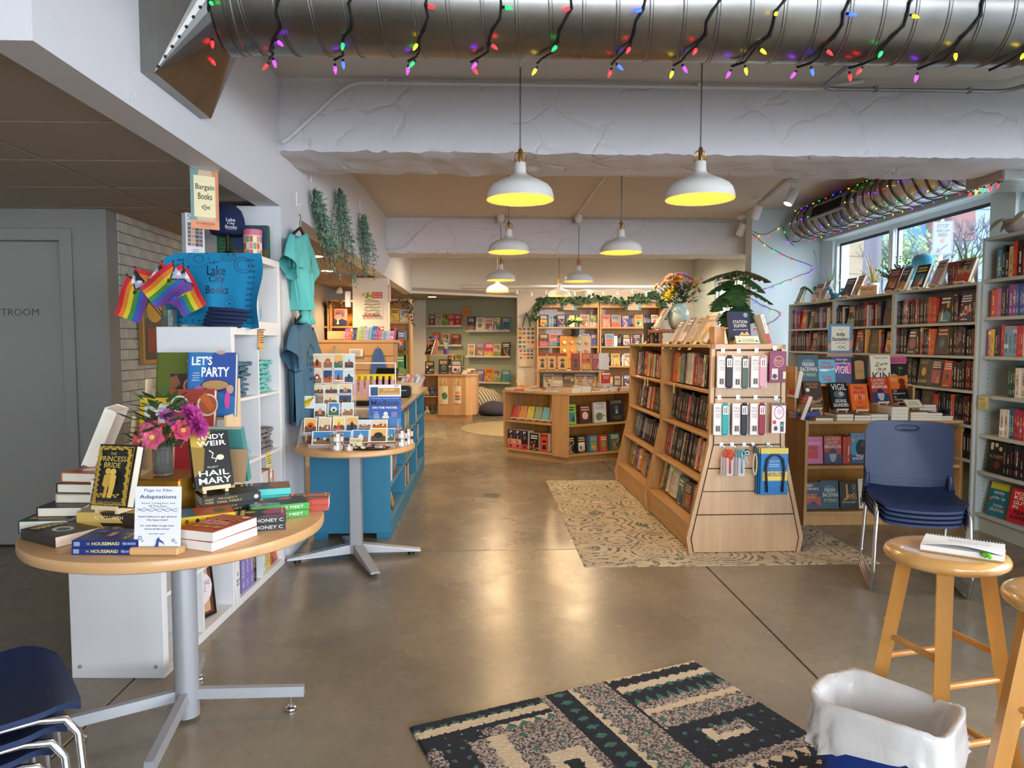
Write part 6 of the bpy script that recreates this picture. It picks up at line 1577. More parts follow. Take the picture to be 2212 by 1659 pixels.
HMC=lambda p:p.poly([(0,1),(.55,1),(.2,.6),(0,.7)],'#b8942c').poly([(0,.75),(.35,.7),(.25,.3),(0,.2)],'#8a6a1c').text('ANDY',.2,.86,.9,.95,'#f0ece0',.015).text('WEIR',.15,.74,.92,.83,'#f0ece0',.015).line([(.45,.66),(.55,.6),(.5,.52),(.62,.5),(.58,.44)],.03,'#e8e4d8').ell(.72,.52,.1,.05,'#f2e0b0').text('PROJECT',.36,.33,.64,.37,'#d8d0c0').text('HAIL',.12,.2,.9,.3,'#f0ece0',.015).text('MARY',.1,.06,.94,.17,'#f0ece0',.015)
HMS=lambda q:q.rect(0,0,1,1,'#121010').text('ANDY',.55,.8,.82,.95,'#c9ac4a',rot=-90).text('WEIR',.18,.8,.45,.95,'#c9ac4a',rot=-90).text('PROJECT',.55,.4,.82,.72,'#c9ac4a',rot=-90).text('HAIL MARY',.18,.32,.45,.74,'#c9ac4a',rot=-90).ell(.5,.08,.25,.04,'#d8d4c8')
for k in range(3):flat(-.955,2.655,zz+.031*k,.135,.205,.03,118+2*k,'#151212','black space novel lying under the tilted copy, %s'%('lowest','middle','uppermost')[k],None,G7,HMS)
on_easel(T(-1.05,2.60,zz+.094,rz=36),.137,.21,.036,'#151210','black and gold space novel tilted on an easel',HMC,G7,20,True,HMS)
dbook(T(-.955,2.93,zz+.09,rz=172,rx=-14),.15,.225,.03,'#4a8a84','teal book turned away behind the space novel',None,G7)
dbook(T(-1.055,2.80,zz+.1,rz=-6,rx=-16),.12,.13,.004,'#a88a66','brown display board behind the space novel',None,None,name='display_board')
bpy.data.objects['display_board']['category']='board'
flat(-.985,2.475,zz,.135,.205,.03,62,'#d9b41f','yellow-edged novel, lower, beside the table sign',None,G7)
YS=lambda q:[q.rect(0,0,1,1,'#e3c41f')]+[q.ell(.5,.1+.16*i,.25,.03,('#b8321f','#2a2a2a')[i%2],8)for i in range(6)]
flat(-.985,2.475,zz+.031,.135,.205,.03,118,'#c8602c','orange landscape novel with yellow illustrated spine',lambda p:p.rect(0,.5,1,1,'#4a7a9a').poly([(0,.2),(.5,.5),(1,.3),(1,.6),(0,.6)],'#b8542c').ell(.4,.2,.2,.1,'#4a6a2c'),G7,YS)
def ORG(p):
 for i in range(3):p.rect(.18+.28*i,.62+.04*(i%2),.34+.28*i,.72,'#c9a23a');p.rect(.22+.28*i,.64,.3+.28*i,.7,'#2a1a14');p.rect(.14+.28*i,.2,.3+.28*i,.3,'#c9a23a')
 p.ell(.82,.88,.09,.06,'#efe4d8').text('If Cats',.15,.48,.8,.58,'#f0e2d2').text('Disappeared',.12,.36,.85,.46,'#f0e2d2')
for k in range(2):flat(-.865,2.315,zz+.031*k,.14,.205,.03,-23+2*k,'#c4532c','orange-red paperback with white pages, %s of two'%('lower','upper')[k],ORG if k else None,G7,pages=edge('#e6e2da'))
BKS=lambda q:q.rect(0,0,1,1,'#141213').text('HONEY C',.25,.05,.75,.5,'#e4e0d8',rot=-90)
for k in range(2):flat(-.80,2.495,zz+.024*k,.13,.2,.023,104+2*k,'#191718','black paperback pushed under the green one, %s'%('lower','upper')[k],'rand' if k else None,G7,BKS,seed=4)
PWM=lambda p:p.rect(0,.5,.45,1,'#7aa8b0').ell(.6,.5,.3,.2,'#4a2a22').ell(.75,.35,.16,.12,'#b8502c').ell(.85,.8,.1,.08,'#e6e2da').text('PEOPLE WE MEET',.05,.82,.6,.92,'#f0ece0',.01).text('ON VACATION',.05,.7,.6,.8,'#c23a44',.01)
for k in range(2):flat(-.775,2.67,zz+.026*k,.135,.205,.025,112+3*k,'#3f3a38','holiday novel with bright green page edges, %s of two'%('lower','upper')[k],PWM if k else None,G7,lambda q:q.rect(0,0,1,1,'#3f9a3a').text('PEOPLE WE MEET',.3,.1,.7,.9,'#f0ece0',rot=-90),pages=edge('#4fc02c'))
for k in range(2):flat(-.71,2.78,zz+.022*k,.13,.2,.021,100,'#b8402c','red-topped paperback peeking behind the green-edged novel, %s'%('lower','upper')[k],'rand' if k else None,G7,seed=3,pages=edge('#e6e2da'))
for k in range(3):flat(-.88,2.83,zz+.026*k,.14,.205,.025,100+4*k,'#2a3a3c','turquoise-edged novel beside the black stack, %s'%('lowest','middle','uppermost')[k],'rand' if k==2 else None,G7,lambda q:q.rect(0,0,1,1,'#4fc0b8'),seed=6,pages=edge('#7fd0c4'))
p=PR(.142,.182);p.text('Page to Film',.2,.90,.8,.96,'#23314f').text('Adaptations',.1,.78,.9,.86,'#23314f',.01).text('Recent, Coming Soon, And',.15,.70,.87,.735,'#23314f').text('All Time Faves',.3,.655,.7,.688,'#23314f').text('Read before to get aboard',.09,.475,.91,.51,'#23314f',.012).text('the hype train?',.27,.42,.73,.455,'#23314f',.012).text('Or read after to get even',.13,.325,.87,.36,'#23314f',.012).text('more of the story?',.23,.27,.77,.305,'#23314f',.012).text('Both. Both is good.',.33,.195,.67,.22,'#23314f',.01)
for dy in(0,.03):p.line([(.06+.88*i/40,.595+dy+.014*math.sin(i*.8+dy*60))for i in range(41)],.008,'#3a4f74')
p.ring(.14,.14,.04,.032,.3,'#3a4f74').ring(.19,.09,.025,.02,.3,'#3a4f74').ring(.86,.1,.035,.027,.3,'#3a4f74').ring(.92,.06,.02,.016,.3,'#3a4f74').poly([(.46,.0),(.54,.0),(.55,.08),(.62,.06),(.68,.02),(.64,.08),(.56,.12),(.56,.16),(.5,.12),(.49,.06)],'#33507f')
r=sign_mesh(p,.142,.182,T(-1.072,2.185,TZ+.024,rz=-3,rx=-6),'table_sign','white film adaptation sign in a wooden block on the table','#e4e3e8')
MB().box(-.004,-.022,-.024,.146,.03,-.0005,b=.004).build('wooden_base',OAK,r)
# ---- cookbooks in plywood racks on the low cube shelf
kz=.677
G8='cookbooks above the low cube shelf'
def LP(p):p.poly([(.3,.45),(1,.3),(1,1),(.55,1),(.42,.9)],'#2f4f9a').ell(.68,1.0,.1,.03,'#c49a80').text('LET\'S',.07,.8,.5,.94,'#f4f2f0',.03).text('PARTY',.28,.62,.87,.77,'#f4f2f0',.03).ell(.58,.48,.32,.1,'#1c3a4a').ell(.58,.49,.28,.075,'#b98a5a').scrib(.08,.55,.26,.7,4,'#c9d4e4',random.Random(2)).ell(.9,.42,.08,.07,'#c49a80').ell(.25,.4,.12,.08,'#b060a0').ell(.4,.3,.1,.06,'#c84a5a').ell(.2,.25,.2,.1,'#e8e0e0').ell(.2,.25,.16,.08,'#6a8a3a').ell(.85,.25,.06,.14,'#d04a9a').rect(0,0,.03,1,'#1c5a9a')
def SFN(p):p.rect(.28,.26,1,.66,'#3a241a').ell(.72,.46,.17,.14,'#c98a50').ell(.72,.47,.13,.1,'#7a3018').poly([(.28,.35),(.5,.5),(.42,.64),(.28,.6)],'#8a5234').text('SOMETHING',.62,.84,1.2,.88,'#d8cfb0').text('NOTHING',.72,.72,1.15,.76,'#d8cfb0').text('by ALISON ROMAN',.2,.12,.7,.16,'#d8cfb0').rect(0,0,.03,1,'#4a5014')
def SAB(p):p.ell(.22,.74,.2,.15,'#d8d2c0').ell(.22,.74,.17,.12,'#3f6a2c').ell(.85,.72,.24,.2,'#d8c8b0').ell(.86,.72,.2,.17,'#a8502c').poly([(.66,.85),(.8,.95),(1,.7),(.92,.6)],'#c4622c').text('SABZI',.28,.4,.74,.52,'#eadfcf').scrib(.28,.34,.74,.38,1,'#eadfcf',random.Random(1)).ell(.3,.06,.3,.14,'#e0dad0').ell(.3,.05,.25,.11,'#7a9a4a').ell(.95,.1,.14,.1,'#d8d2c4')
def BLU(p):p.rect(.14,.3,.86,.86,'#dcd8d0').text('BLUEBERRIES',.24,.72,.76,.78,'#3a3a3c').text('FOR ALL',.34,.62,.66,.68,'#3a3a3c').text('SEASONS',.3,.52,.7,.58,'#3a3a3c').rect(.0,.0,1,.05,'#b89a1f')
fk=KA@T(rz=-87.4)
def cb(x,y,z,w_,h_,t,c,lb,art):return dbook(T(x,y,z,rz=2,rx=-9),w_,h_,t,c,lb,art,G8,soft=False)
cb(-1.545,3.385,1.045,.225,.30,.035,'#5a641c','olive green cookbook with pot photo at the rack rear',SFN)
cb(-1.375,3.33,1.045,.215,.30,.04,'#2f74b0','blue party cookbook with casserole on the cover',LP)
cb(-1.415,3.22,.925,.195,.255,.04,'#9c3a2c','red vegetarian cookbook with carrots on the cover',SAB)
cb(-1.555,3.24,.94,.15,.20,.03,'#cfae24','small yellow cookbook with pale label',BLU)
cb(-1.415,3.10,.80,.19,.24,.03,'#b8242c','red line-drawn cookbook lowest in the rack',lambda p:[p.line([(.1+.2*i,.55),(.25+.2*i,.75),(.3+.15*i,.9)],.02,'#e0b8b0')for i in range(4)]and p.rect(.9,0,.94,1,'#e0b8b0'))
rk=thing('book_rack','tiered plywood rack holding the faced-out cookbooks','rack',None,T(-1.58,3.06,kz))
for x in(-.005,.225,.405):MB().prism([(x,0,0),(x,.38,0),(x,.38,.54),(x,.33,.54),(x,.30,.38),(x,.19,.38),(x,.16,.26),(x,.05,.26),(x,.03,.15)],(.01,0,0)).build('rack_side',PLY,rk)
for(y,z)in((.02,.12),(.15,.245),(.27,.365)):MB().box(-.005,y,z-.012,.41,y+.06,z).build('rack_ledge',PLY,rk)
# ---- on the tall cubes: flags, bandana, hats, signs
tz=1.467
def flag_mesh():
 mb=MB();n=8;cols=['#c8202c','#d97a1f','#d9c42a','#3f8a3a','#2f5ab0','#6a3a8a'];W_,H_=.20,.13
 def wv(x):return .012*math.sin(x*28)
 for i in range(n):
  for k in range(6):
   x0,x1=W_*i/n,W_*(i+1)/n;z0,z1=H_*(5-k)/6,H_*(6-k)/6
   mb._add([(x0,wv(x0),z0),(x1,wv(x1),z0),(x1,wv(x1),z1),(x0,wv(x0),z1)],[(0,1,2,3)],hx(cols[k]))
 for q,(s_,c)in enumerate(((.075,'#1c1818'),(.06,'#5a3420'),(.045,'#7ab8d8'),(.03,'#d8a0b8'),(.018,'#e8e4e4'))):
  mb._add([(0,-.001-.0006*q,H_/2-s_*.75),(s_,-.001-.0006*q+wv(s_)-.002,H_/2),(0,-.001-.0006*q,H_/2+s_*.75)],[(0,1,2)],hx(c));mb._add([(0,wv(0)+.001+.0006*q,H_/2-s_*.75),(s_,wv(s_)+.004,H_/2),(0,.001+.0006*q,H_/2+s_*.75)],[(0,1,2)],hx(c))
 return mb.mesh('cloth',attr_mat('flag_cloth',.7),False)
FM=flag_mesh()
fx,fy=-1.645,3.80
fj=thing('glass_jar','clear jar filled with beads holding the rainbow flags','jar',None,T(fx,fy,tz));MB().lathe([(.035,0),(.037,.09),(.034,.09),(.032,.004),(.001,.004)],24).build('jar_body',M('jar_glass','#cfe0d8',.05,trans=.9,ior=1.2),fj,40)
o=MB();rg_=random.Random(2)
for k in range(60):o.sphere((rg_.uniform(-.022,.022),rg_.uniform(-.022,.022),.01+rg_.uniform(0,.055)),.006,6,4)
o=o.build('beads',M('silver_beads','#8a9aa8',.2,.8),fj,True);o['kind']='stuff'
for i,(lean,tip,fl_,lb)in enumerate(((-38,.30,-1,'spread widest toward the brick wall'),(-29,.31,1,'folded behind the widest one'),(-4,.30,1,'upright in the middle'),(15,.30,-1,'leaning toward the shirts, front'),(20,.29,1,'leaning most toward the shirts'),(5,.30,-1,'behind the middle pair'))):
 r=thing('rainbow_flag','small rainbow pride flag '+lb,'flag','rainbow flags in the jar',T(fx+.004*(i-3),fy-.004*i,tz+.02,ry=lean,s=1.08))
 MB().cyl((0,0,0),(0,0,tip),.0025,n=6).sphere((0,0,tip),.005,6,4).build('stick',M('flag_stick','#2a2422',.5),r)
 side=fl_
 link('cloth',FM,r,T(0,-.003*i,tip-.006)@(Matrix.Rotation(PI,4,'Z')if side<0 else Matrix.Identity(4))@T(ry=(30 if i==0 else 42))@T(0,0,-.13))
BND=hx('#1486b4')
bd=thing('bandana','bright blue printed bandana draped over the single cube','bandana',None,T(-1.735,3.975,1.47))
def bsurf(u,v):
 x=.52*u;z=.405*(1-v);fold=.018*math.sin(u*9+1.5*v)*(.25+v)+.012*math.sin(u*23)*v
 if v<.02:z=.405
 return(x+.012*math.sin(v*7)*(u-.5)*2,-.012-.05*v*(1-u*.4)*v+fold*.8-(.03*max(0,u-.9)*10*v),z-.03*max(0,.12-u)/.12*(1-v)+(.012*math.sin(u*6)if v>.97 else 0))
MB().grid(bsurf,46,34).build('cloth',M('bandana_blue','#1486b4',.8,bump=.2,bscale=500),bd,True)
p=PR(1,1);ink='#0c2a4c'
for i in range(12):
 for c0 in((.16,None),(.20,None),(.86,None),(.90,None)):
  yy=.06+i*.077
  for a in range(4):p.ell(c0[0]+.012*math.cos(a*PI/2+.4),yy+.012*math.sin(a*PI/2+.4),.007,.007,ink,6)
for i in range(10):
 for a in range(4):p.ell(.25+i*.065+.012*math.cos(a*PI/2+.4),.09+.012*math.sin(a*PI/2+.4),.007,.007,ink,6)
for rr_,cx,cy in((.10,.68,.32),(.06,.68,.32),(.11,.36,.92),(.05,.36,.92)):
 for k in range(20):p.ell(cx+rr_*math.cos(k*PI/10),cy+rr_*math.sin(k*PI/10),.005,.006,ink,6)
p.ell(.68,.32,.01,.013,ink,8)
p.text('Lake',.45,.70,.63,.83,ink,.01).text('City',.47,.58,.62,.70,ink,.01).text('Books',.44,.45,.66,.56,ink,.01)
p.line([(.47,.86),(.57,.88)],.008,ink).line([(.52,.84),(.52,.91)],.006,ink).ring(.80,.84,.09,.11,.06,ink).ring(.80,.84,.06,.075,.08,ink)
for k in range(4):p.line([(.58+.02*i,.97-.025*k+.008*math.sin(i*2))for i in range(9)],.005,ink)
mb=MB()
for pts,fs,c in p.L:mb._add([tuple(Vector(bsurf(min(1,max(0,x)),1-min(1,max(0,y))))+Vector((0,-.0025,0)))for x,y in pts],fs,c)
mb.build('print',PRINT,bd)
NVY=M('navy_knit','#1c2a50',.9,bump=.5,bscale=220)
for i in range(5):
 r=MB();r.lathe([(.001,0),(.1,.002),(.108,.01),(.1,.02),(.001,.022)],28,sx=1.0,sy=.55)
 o=r.build('folded_beanie',NVY,None,True,Mx=T(-1.375+.008*i,3.80+.006*i,tz+.020*i+.001,rz=6*i-10,ry=4));tag(o,'folded navy beanie on the tall cubes, %s of its pile'%('lowest','second','third','fourth','top')[i],'hat','folded navy beanies')
hz=tz+.415
r=thing('hat_stand','dark metal hat stand on the single cube','hat stand',None,T(-1.50,4.27,hz));MB().lathe([(.075,0),(.075,.006),(.04,.022),(.014,.04),(.011,.06),(.011,.19),(.02,.2),(.03,.21),(.001,.215)],24).build('stand_body',M('dark_bronze','#3a322c',.45,.6),r,40)
r=thing('knit_beanie','navy knit beanie with white lettering on the hat stand','hat',None,T(-1.50,4.27,hz+.135));MB().lathe([(.082,0),(.092,.004),(.098,.03),(.098,.07),(.094,.10),(.08,.14),(.05,.17),(.001,.182)],36,sy=1.0).build('hat_body',NVY,r,True)
p=PR(.09,.07);p.text('Lake',.2,.68,.75,.95,'#e8ecf2',.01).text('City',.25,.38,.72,.64,'#e8ecf2',.01).text('Books',.15,.1,.85,.36,'#e8ecf2',.01).text('MADISON, WI',.2,.0,.8,.06,'#e8ecf2')
mb=MB()
for pts,fs,c in p.L:mb._add([(.0995*math.sin((x-.045)*10.2+.55),-.0995*math.cos((x-.045)*10.2+.55),.018+y)for x,y in pts],fs,c)
mb.build('lettering',PRINT,r)
r=thing('gift_tin','pink and red patterned round gift tin on the single cube','tin',None,T(-1.355,4.27,hz));MB().lathe([(.05,0),(.052,.002),(.052,.13)],28).build('tin_body',M('tin_cream','#d8c8a8',.4),r,40);MB().lathe([(.054,.13),(.054,.162),(.05,.166),(.001,.166)],28).build('lid',M('tin_pink','#cf6a86',.4),r,40)
mb=MB()
for k in range(16):
 for j in range(3):
  a0=-PI+k*PI/8;c=hx(('#c83a44','#5a9a5a','#d8788a','#e6d8b8')[(k*3+j*2)%4]);pts=[(a0,.01+j*.04),(a0+.3,.01+j*.04),(a0+.3,.044+j*.04),(a0,.044+j*.04)]
  mb._add([(.0526*math.cos(a),.0526*math.sin(a),z)for a,z in pts],[(0,1,2,3)],c)
mb.build('print',PRINT,r)
def boxed(name,label,cat,Mx,w_,d_,h_,bg,fn,side=None):
 o=MB().box(0,0,0,w_,d_,h_,b=.001).build(name,M('bx_'+bg.strip('#'),bg,.4),None,Mx=Mx);tag(o,label,cat);q=PR(w_,h_);fn(q);q.emit(MB(),(0,0,0),(1,0,0),(0,0,1),(0,-1,0)).build('print',PRINT,o);return o
boxed('puzzle_box','green jigsaw box with night tower picture behind the tin','puzzle',T(-1.60,4.37,hz,rz=2),.30,.05,.21,'#1f5a34',lambda p:p.rect(.32,.04,.98,.96,'#2a3f6a').rect(.32,.04,.98,.3,'#6a4a2c').rect(.85,.2,.9,.8,'#2a1c14').poly([(.84,.8),(.91,.8),(.875,.94)],'#2a1c14').ell(.875,.74,.02,.03,'#e6d8a0').scrib(.05,.1,.28,.9,7,'#3f7a44',random.Random(3)))
p=PR(.21,.285);p.rect(0,0,1,1,'#c9ae8a').poly([(0,0),(.25,0),(.15,.5),(.3,1),(0,1)],'#6a8a8a').poly([(1,.1),(.8,.2),(.85,.6),(.75,1),(1,1)],'#d0805a').rect(.12,.2,.88,.9,'#e6d8a8').rect(0,0,1,.14,'#dc8a5a').text('Bargain',.18,.64,.84,.76,'#22201e',.015).text('Books',.26,.5,.76,.61,'#22201e',.015).text('YOU NEVER KNOW',.16,.07,.84,.11,'#4a2a1c',.01).text('what you will find',.3,.03,.7,.05,'#4a2a1c').line([(.38,.37),(.5,.41),(.62,.35),(.68,.4)],.02,'#2a2622').line([(.38,.37),(.5,.32),(.62,.38),(.68,.33)],.02,'#2a2622').ell(.5,.365,.03,.012,'#2a2622')
r=sign_mesh(p,.13,.285,T(-1.42,3.55,1.945,rz=33),'hanging_sign','bargain sign with fish hanging from the soffit','#c9ae8a')
for ch in r.children:
 if ch.name.startswith('lettering'):ch.scale=(.13/.21,1,1)
MB().box(.0,-.02,.283,.13,.02,.295).build('clip',ACRY,r)
def grid500(p):
 p.text('500',.1,.84,.9,.97,'#5a5a60',-.01)
 for i in range(4):
  for j in range(6):p.rect(.1+.2*i,.22+.095*j,.27+.2*i,.3+.095*j,('#8a3a3a','#3a4a6a','#c9a24a','#4a6a5a','#2a2a30','#b87a8a')[(i*5+j*3)%6])
 p.scrib(.3,.04,.7,.16,3,'#8a8a90',random.Random(2))
boxed('puzzle_box','white 500 piece jigsaw box standing on the tall cubes','puzzle',T(-1.672,4.10,hz,rz=48),.11,.045,.235,'#d8d8dc',grid500)
fr=thing('framed_poster','gold framed illustrated poster leaning on the white brick wall','picture',None,T(-2.46,5.92,1.23,rz=90))
MB().box(-.68,0,0,-.65,.03,.66).box(-.03,0,0,0,.03,.66).box(-.65,0,.63,-.03,.03,.66).box(-.65,0,0,-.03,.03,.03).build('frame',M('gilt_frame','#b08a4a',.4,.3),fr)
p=PR(.62,.60);p.rect(0,0,1,1,'#3a3430').rect(0,.72,1,1,'#8aa8a8').poly([(0,.6),(.4,.75),(1,.68),(1,.5),(0,.5)],'#5a6a5a').ell(.3,.75,.14,.12,'#2a1c18').ell(.3,.6,.2,.14,'#d9a82c').ell(.7,.68,.16,.2,'#5a7a8a').rect(.1,.1,.55,.38,'#8a2a24').ell(.75,.25,.2,.14,'#c9bca0').ell(.6,.9,.1,.06,'#e0c43a')
mb=MB().box(-.66,.012,.02,-.02,.02,.64);mb.build('backing',M('board_dark','#2a2622',.6),fr);p.emit(MB(),(-.65,.011,.03),(1,0,0),(0,0,1),(0,-1,0)).build('picture_print',PRINT,fr)
def shirts(F,x,z,n,col,lb,seed):
 m_=M('tee_'+col.strip('#'),col,.9,bump=.3,bscale=150);rg_=random.Random(seed)
 for k in range(n):
  mb=MB();nu,nv=14,8
  def top(u,v):return(-.105+.21*u,.28*v,.014+.009*math.sin(u*9+seed+k)*math.sin(v*6+k)+.004*math.sin(u*21+k))
  mb.grid(top,nu,nv);mb.grid(lambda u,v:(-.105+.21*u,.28*v,-.004+.003*math.sin(u*8+k)),nu,nv)
  mb.grid(lambda u,v:(-.105+.21*u,-.006*math.sin(PI*v),(1-v)*-.004+v*top(u,0)[2]),nu,4);mb.grid(lambda u,v:(-.105-.006*math.sin(PI*v),.28*u,(1-v)*-.004+v*top(0,u)[2]),8,4);mb.grid(lambda u,v:(.105+.006*math.sin(PI*v),.28*u,(1-v)*-.004+v*top(1,u)[2]),8,4)
  o=mb.build('folded_shirt',m_,None,True,Mx=F@T(x+rg_.uniform(-.012,.012),.03+rg_.uniform(0,.02),z+.006+k*.0275,rz=rg_.uniform(-5,5)));tag(o,'folded %s T-shirt, %s from the bottom of its pile'%(lb,ordn(k+1)),'shirt','folded %s shirts'%lb)
c1,c2=.04+.335/2,.04+.335*1.5+.016
shirts(KB,c1,.04+.351*3,7,'#4a6a80','slate blue',1);shirts(KB,c2,.04+.351*3,7,'#6fc0bc','aqua',2);shirts(KB,c1,.04+.351*2,4,'#8ab0cc','light blue',3);shirts(KB,c2,.04+.351*2,5,'#7a7a7c','grey and white',4)
for k,x in enumerate((.13,.24)):
 mg=thing('mug','pale blue mug in the single cube, %s'%('nearer the bandana','nearer the shirt')[k],'mug','pale blue mugs',KC@T(x,.10,.041));MB().lathe([(.034,0),(.04,.004),(.042,.105),(.038,.105),(.036,.01),(.001,.008)],24).build('mug_body',M('mug_blue','#8fb4cc',.25),mg,40)
 MB().tube([(.04,0,.085),(.065,0,.08),(.068,0,.05),(.06,0,.03),(.04,0,.025)],.006,8).build('handle',M('mug_blue','#8fb4cc',.25),mg,True)
 p=PR(.03,.06);p.text('Stay True',.1,.05,.9,.95,'#2a3a5a',.01,rot=90);p.emit(MB(),(-.015,-.0425,.025),(1,0,0),(0,0,1),(0,-1,0)).build('lettering',PRINT,mg)
def card_(F,w_,h_,bg,lb,fn,name='price_card'):
 q=PR(w_,h_);fn(q);return sign_mesh(q,w_,h_,F,name,lb,bg,'card')
card_(KB@T(.36,-.004,1.35,rx=4),.075,.115,'#dca468','orange illustrated price card on the tall cube edge',lambda p:p.scrib(.1,.3,.9,.9,5,'#5a3a1c',random.Random(4)).rect(0,0,1,.12,'#c9b02c').rect(0,.92,1,1,'#6a9ab8'))
card_(KB@T(.46,-.004,.66),.075,.085,'#e3d27a','yellow handwritten card on the tall cube middle',lambda p:p.scrib(.12,.2,.88,.85,4,'#3a4a2a',random.Random(5)))
card_(KB@T(-.02,-.002,.10),.05,.10,'#e8e8ea','white bargain price label between the cube shelves',lambda p:p.text('$3',.3,.7,.7,.92,'#22324a',.01).text('BARGAIN',.08,.42,.92,.55,'#22324a',.01).text('BOOKS',.18,.22,.82,.35,'#22324a',.01))
dk=thing('framed_sign','dark framed white-lettered print in the low cube shelf','picture',None,KA@T(.42,.10,.042,rz=-18,rx=-6));MB().box(0,0,0,.2,.015,.30,b=.002).build('frame',BLACKP,dk)
p=PR(.2,.30);p.rect(.1,.06,.9,.94,'#6a3a2c').rect(.2,.1,.8,.9,'#c9a27a').ell(.5,.5,.42,.26,'#e4d8dc').ell(.5,.42,.38,.2,'#e4d8dc').text('CHRISTMAS',.16,.52,.84,.6,'#6a3a4a').text('SPICE',.3,.42,.7,.5,'#6a3a4a').text('H',.46,.26,.56,.33,'#2a2a2c').scrib(.3,.64,.7,.74,2,'#8a5a6a',random.Random(3));p.emit(MB(),(0,0,0),(1,0,0),(0,0,1),(0,-1,0)).build('picture_print',PRINT,dk)
G9='bargain books in the tall cube shelf'
row(KB,.05,.36,['#1c1a1c','#8a7fc0','#141214'],'bottom cell nearest the framed print',91,z=.042,h=(.2,.25),t=(.03,.06),y0=.01,group=G9,end='low shelf');row(KB,.40,.60,['#d8a8c8','#d8c83a','#e0e0d8','#b8a0c8'],'bottom cell next to the pier',92,z=.042,h=(.2,.24),t=(.015,.03),y0=.02,group=G9,end='low shelf')
dbook(KB@T(.60,.03,.042,rx=-12),.12,.19,.03,'#d9622c','orange book faced out in the bottom cube','rand',G9,seed=7)
row(KB,.40,.70,['#e4e0d8','#c9622c','#26303a','#1c1c1e','#d8d4cc'],'cell above the bottom by the pier',93,z=.392,h=(.2,.24),t=(.02,.04),y0=.02,group=G9,end='low shelf')
row(KB,.06,.34,['#d88a2c','#3a4a5a','#d8d4cc','#1c1c1e'],'cell above the bottom by the table',94,z=.392,h=(.16,.2),t=(.02,.04),y0=.06,group=G9,end='low shelf')if 0 else None
# ---- shirts on hangers against the pier
def tee(lb,col,z0,z1,yc,x,knot,seed,pr):
 m_=M('tee_'+col.strip('#'),col,.9,bump=.25,bscale=120)
 r=thing('hanging_shirt',lb,'shirt','shirts hung on the pier',T(x,yc,0,rz=90))
 H=z0-z1
 def half(v):
  if v<.08:return .10+.12*v/.08
  w_=.235-.01*v
  if knot and v>.45:w_*=1-.80*((v-.45)/.55)**.8
  return w_
 def surf(sg):
  def f(u,v):
   s_=(u-.5)*2;th=.045*math.sqrt(max(0,1-s_*s_))*(1+.6*v)
   fold=.012*math.sin(s_*7+v*5+seed)*v+.007*math.sin(s_*15-v*8)*v
   return(s_*half(v)+.02*v*math.sin(v*3),sg*(th+fold)-.02,z0-H*v-.06*abs(s_)*(1-v)*(v<.5)-(.02*(1-s_*s_)if v<.02 and sg<0 else 0))
  return f
 mb=MB();mb.grid(surf(-1),26,30);mb.grid(surf(1),26,30);mb.build('shirt_body',m_,r,True)
 for sg in(-1,1):
  sl=MB()
  def sf(u,v):
   a=2*PI*u;L_=.20*v;rr_=.095+.012*v;q_=rr_*math.cos(a)
   return(sg*(.165+L_*.62+q_*.78),-.02+rr_*(.36+.1*v)*math.sin(a)+.008*math.sin(a*4+v*3),z0-.125-L_*.78+q_*.62)
  sl.grid(sf,18,10);sl.build('sleeve',m_,r,True)
 if knot:
  kb=MB()
  kb.sphere((.03,-.035,z1-.005),.045,16,10,(1,.9,.85));kb.tube([(.01,-.04,z1),(-.04,-.05,z1-.05),(-.06,-.05,z1-.09)],[.035,.03,.045],10);kb.tube([(.05,-.04,z1),(.08,-.05,z1-.05),(.09,-.05,z1-.085)],[.03,.03,.04],10)
  kb.build('knot',m_,r,True)
 q=PR(.05,.05);MB().box(-.10,-.052,z0-.13,-.065,-.050,z0-.095).build('price_tag',WHITEP,r)
 mb=MB()
 for pts,fs,c in pr.L:mb._add([tuple(Vector(surf(-1)(min(1,max(0,.5+x)),min(1,max(0,y))))+Vector((0,-.004,0)))for x,y in pts],fs,c)
 if mb.v:mb.build('print',PRINT,r)
 MB().tube([(-.16,-.02,z0-.05),(0,-.02,z0+.01),(.16,-.02,z0-.05)],.009,8).tube([(0,-.02,z0+.01),(0,-.02,z0+.05),(.025,-.02,z0+.075),(.0,-.02,z0+.1),(-.02,-.02,z0+.085)],.0022,6).build('hanger',BLACKP,r,True)
 MB().tube([(0,-.02,z0+.1),(0,-.015,z0+.17)],.001,4).box(-.008,-.004,z0+.15,.008,0.0,z0+.24).tube([(0,-.004,z0+.16),(0,-.025,z0+.158),(0,-.028,z0+.172)],.003,6).build('wall_hook',WHITEP,r)
 return r
p=PR(1,1)
for i in range(9):p.line([(.11+.004*math.sin(i),.30+.014*i),(.16,.302+.014*i+.006*math.sin(i*2))],.008,'#1c4a50')
for i in range(7):p.ell(.13+.05*(i%3)-.02,.45+.012*i,.012,.012,'#1c4a50',7)
tee('aqua T-shirt knotted at the hem, hanging on the pier','#62bdb9',2.13,1.60,4.77,-1.225,True,1,p)
p=PR(1,1)
for k,chh in enumerate('WELCOME TO THE BOOKSTORE'):
 a=rad(190-k*8.6)
 if chh!=' ':p.text(chh,.17*math.cos(a)-.014,.42-.17*math.sin(a)*.9+.016,.17*math.cos(a)+.014,.42-.17*math.sin(a)*.9-.016,'#16283a',.02)
for k in range(9):p.line([(-.1+.07*(k%3),.36+.06*(k//3)),(-.08+.07*(k%3),.40+.06*(k//3)),(-.07+.07*(k%3),.38+.06*(k//3))],.012,'#16283a')
p.text('LAKE CITY BOOKS',-.15,.60,.15,.57,'#16283a',.02).text('MADISON',-.06,.625,.06,.61,'#16283a',.01)
tee('slate blue T-shirt with dark bookstore print, hanging below the aqua one','#47697f',1.56,.86,4.74,-1.215,False,5,p)
